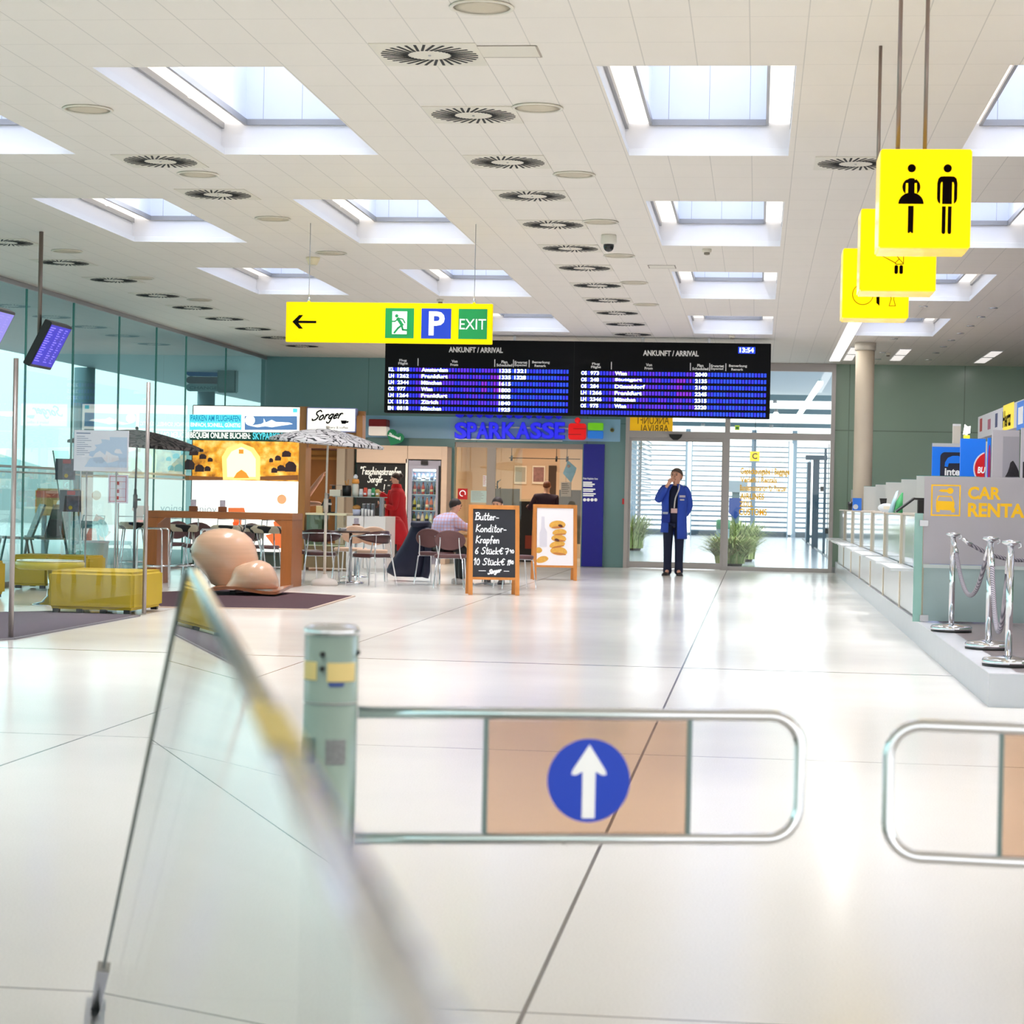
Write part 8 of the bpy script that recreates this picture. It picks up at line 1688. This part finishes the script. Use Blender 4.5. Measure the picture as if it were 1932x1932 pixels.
# jacket hanging over the chair back
t = thing('hanging_jacket', 'dark navy padded jacket draped over the chair next to the seated man', 'jacket', fx(783, 29.42)); M_PUF = mat('navy_quilt', (14, 18, 48), .6, bump=.6, bscale=14, noise=.15, nscale=6)
mb = MB(); rings = []
for z, cx, rx, ry in ((.06, -.05, .24, .13), (.12, -.10, .30, .16), (.22, -.07, .29, .17), (.36, -.02, .25, .16), (.5, .03, .21, .15), (.64, .06, .17, .14), (.74, .08, .15, .13), (.80, .09, .13, .11), (.835, .09, .09, .06)):
    rings.append([(cx+rx*math.cos(a)*(1+.05*math.sin(5*a)), ry*math.sin(a)*(1+.05*math.sin(4*a)), z) for a in [2*PI*j/28 for j in range(28)]])
mb.loft(rings); mb.build('shell', M_PUF, t); mb = MB(); mb.tube(spline([(-.02, -.1, .80), (.06, -.14, .79), (.16, -.10, .80), (.19, .02, .79)], 5), .045, 10); mb.build('collar', M_PUF, t)
mb = MB(); mb.tube(spline([(.16, -.10, .74), (.22, -.13, .5), (.20, -.15, .2), (.17, -.15, .06)], 5), [.06]*16, 10); mb.build('sleeve', M_PUF, t)
# ---- man hidden behind the blackboard
p = U(941, 950, 29.3); t = thing('person', 'dark haired man seated behind the blackboard, only forehead and hair showing', 'person', (p.x, 29.3, 0)); s = .86; q = lambda x, y, z: V3(x*s, y*s, z*s); z_h = U(941, 938, 29.3).z/s-.225
hd = head(t, q(0, -.08, z_h), (-.25, -1, -.3), M_SKIN2, M_HAIRD, s*1.05)
body = [[(q(0, .1, .62), .10), (q(0, .08, .74), .09), (q(0, .02, .92), .09), (q(0, -.04, z_h-.06), .055), (hd[0][0][0], .05)]]+hd
ch_ = []
for sx in (-1, 1): ch_ += [[(q(0, .02, .92), .09), (q(sx*.18, .02, .93), .045), (q(sx*.24, -.06, .74), .045), (q(sx*.12, -.24, .86), .028)]]
body += ch_
for sx in (-1, 1): body += fingers(q(sx*.12, -.24, .86), (-sx*.6, -1, 0), (0, 0, -1), .5, s)
for sx in (-1, 1): body += [[(q(0, .1, .62), .10), (q(sx*.09, .06, .6), .08), (q(sx*.11, -.3, .56), .055), (q(sx*.11, -.3, .09), .042), (q(sx*.11, -.4, .05), .03)]]
skin('body', body, M_SKIN2, t)
skin('dark_pullover', [[(q(0, .1, .63), .15), (q(0, .08, .74), .155), (q(0, .02, .92), (.17, .13)), (q(0, -.03, z_h-.075), .065)]]+[[(q(0, .02, .92), (.17, .13)), (q(sx*.18, .02, .93), .075), (q(sx*.24, -.06, .74), .06), (q(sx*.15, -.2, .83), .045)] for sx in (-1, 1)], M_NAVY, t)
skin('trousers', [[(q(0, .1, .61), .12), (q(sx*.09, .06, .61), .09), (q(sx*.11, -.3, .57), .07), (q(sx*.11, -.3, .07), .06)] for sx in (-1, 1)], M_JEAN, t)
shoes(t, [(-.11*s, -.32*s, 0, -1), (.11*s, -.32*s, 0, -1)])
dup(cc, (p.x, 29.42, 0), PI, 'brown chair of the man hidden behind the blackboard')
# ---- customer in the bank, seen from behind
p = U(1030, 940, 39.35); t = thing('person', 'person with auburn hair and dark plum pullover seen from behind in the bank', 'person', (p.x, 39.35, -.001)); zt = U(1030, 907, 39.35).z; s = zt/1.76; q = lambda x, y, z: V3(x*s, y*s, z*s)
M_HAIRA = mat('auburn_hair', (118, 62, 32), .6, noise=.25, nscale=50); M_PLUM = mat('dark_plum_knit', (46, 22, 44), .85)
hd = head(t, q(.01, .05, 1.535), (.1, 1, -.15), M_SKIN2, M_HAIRA, s)
body = [[(q(0, 0, .93), .09), (q(0, 0, 1.1), .085), (q(0, 0.01, 1.3), .09), (q(0, .02, 1.40), .07), (q(.008, .03, 1.49), .055), (hd[0][0][0], .05)]]+hd
arms = {-1: (q(-.20, .02, 1.40), q(-.33, .08, 1.16), q(-.40, .26, 1.22)), 1: (q(.20, .02, 1.40), q(.24, .05, 1.1), q(.2, .22, 1.18))}
for sx, (A_, B_, C_) in arms.items(): body += [[(q(0, .02, 1.40), .07), (A_, .045), (B_, .04), (C_, .028)]]+fingers(C_, (0, 1, 0), (0, 0, -1), .4, s)
for fx_ in (-.085, .085): body += [[(q(0, 0, .93), .09), (q(fx_, 0, .84), .085), (q(fx_, 0, .47), .055), (q(fx_, 0, .09), .04), (q(fx_, .1, .05), .03)]]
skin('body', body, M_SKIN2, t)
skin('plum_pullover', [[(q(0, 0, .90), (.18, .15)), (q(0, 0, 1.1), (.19, .15)), (q(0, 0.01, 1.3), (.20, .14)), (q(0, .02, 1.43), (.15, .10)), (q(.008, .03, 1.475), .068)]]+[[(q(0, .02, 1.43), (.15, .10)), (A_, .085), (A_*.5+B_*.5, .075), (B_, .07), (B_*.2+C_*.8, .05)] for A_, B_, C_ in arms.values()], M_PLUM, t)
skin('trousers', [[(q(0, 0, .95), .155), (q(fx_, 0, .84), .10), (q(fx_, 0, .47), .075), (q(fx_, 0, .06), .065)] for fx_ in (-.09, .09)], M_BLACK, t)
shoes(t, [(-.09*s, 0, 0, 1), (.09*s, 0, 0, 1)])
# ---- cafe server, only the bare forearms reach past the wooden pillar
yB = 34.2; p = U(548, 950, yB); t = thing('person', 'cafe server behind the wooden pillar with only bare forearms in view', 'person', (p.x, yB, 0)); s = .93; q = lambda x, y, z: V3(x*s, y*s, z*s)
hd = head(t, q(-.02, -.02, 1.50), (1, -.3, -.1), M_SKIN2, M_HAIRD, s)
w1 = U(606, 902, yB)-V3(p.x, yB, 0); e1 = U(576, 942, yB)-V3(p.x, yB, 0); w2 = U(600, 950, yB-.15)-V3(p.x, yB, 0); e2 = U(570, 950, yB-.1)-V3(p.x, yB, 0)
w1.y = -.05; e1.y = -.02; w2.y = -.2; e2.y = -.12
body = [[(q(0, 0, .93), .09), (q(0, 0, 1.1), .085), (q(0, 0, 1.28), .09), (q(-.005, 0, 1.38), .065), (q(-.01, 0, 1.46), .05), (hd[0][0][0], .046)]]+hd
body += [[(q(-.005, 0, 1.38), .065), (q(.05, .12, 1.34), .052), (e1, .056), (w1, .038)]]+fingers(w1, (.5, 0, .8), (.8, 0, -.5), .5, s)
body += [[(q(-.005, 0, 1.38), .065), (q(.05, -.15, 1.34), .052), (e2, .056), (w2, .036)]]+fingers(w2, (1, -.1, -.1), (0, 0, -1), .6, s)
for fy in (-.08, .08): body += [[(q(0, 0, .93), .09), (q(0, fy, .84), .085), (q(0, fy, .47), .055), (q(0, fy, .09), .04), (q(.1, fy, .05), .03)]]
skin('body', body, M_SKIN2, t); skin('dark_top', [[(q(0, 0, .90), .16), (q(0, 0, 1.1), (.14, .16)), (q(0, 0, 1.28), (.15, .17)), (q(-.005, 0, 1.40), (.11, .13))]], M_BLACK, t)
skin('trousers', [[(q(0, 0, .95), .15), (q(0, fy, .84), .10), (q(0, fy, .47), .07), (q(0, fy, .06), .06)] for fy in (-.08, .08)], M_BLACK, t); shoes(t, [(0, -.08*s, 1, 0), (0, .08*s, 1, 0)])
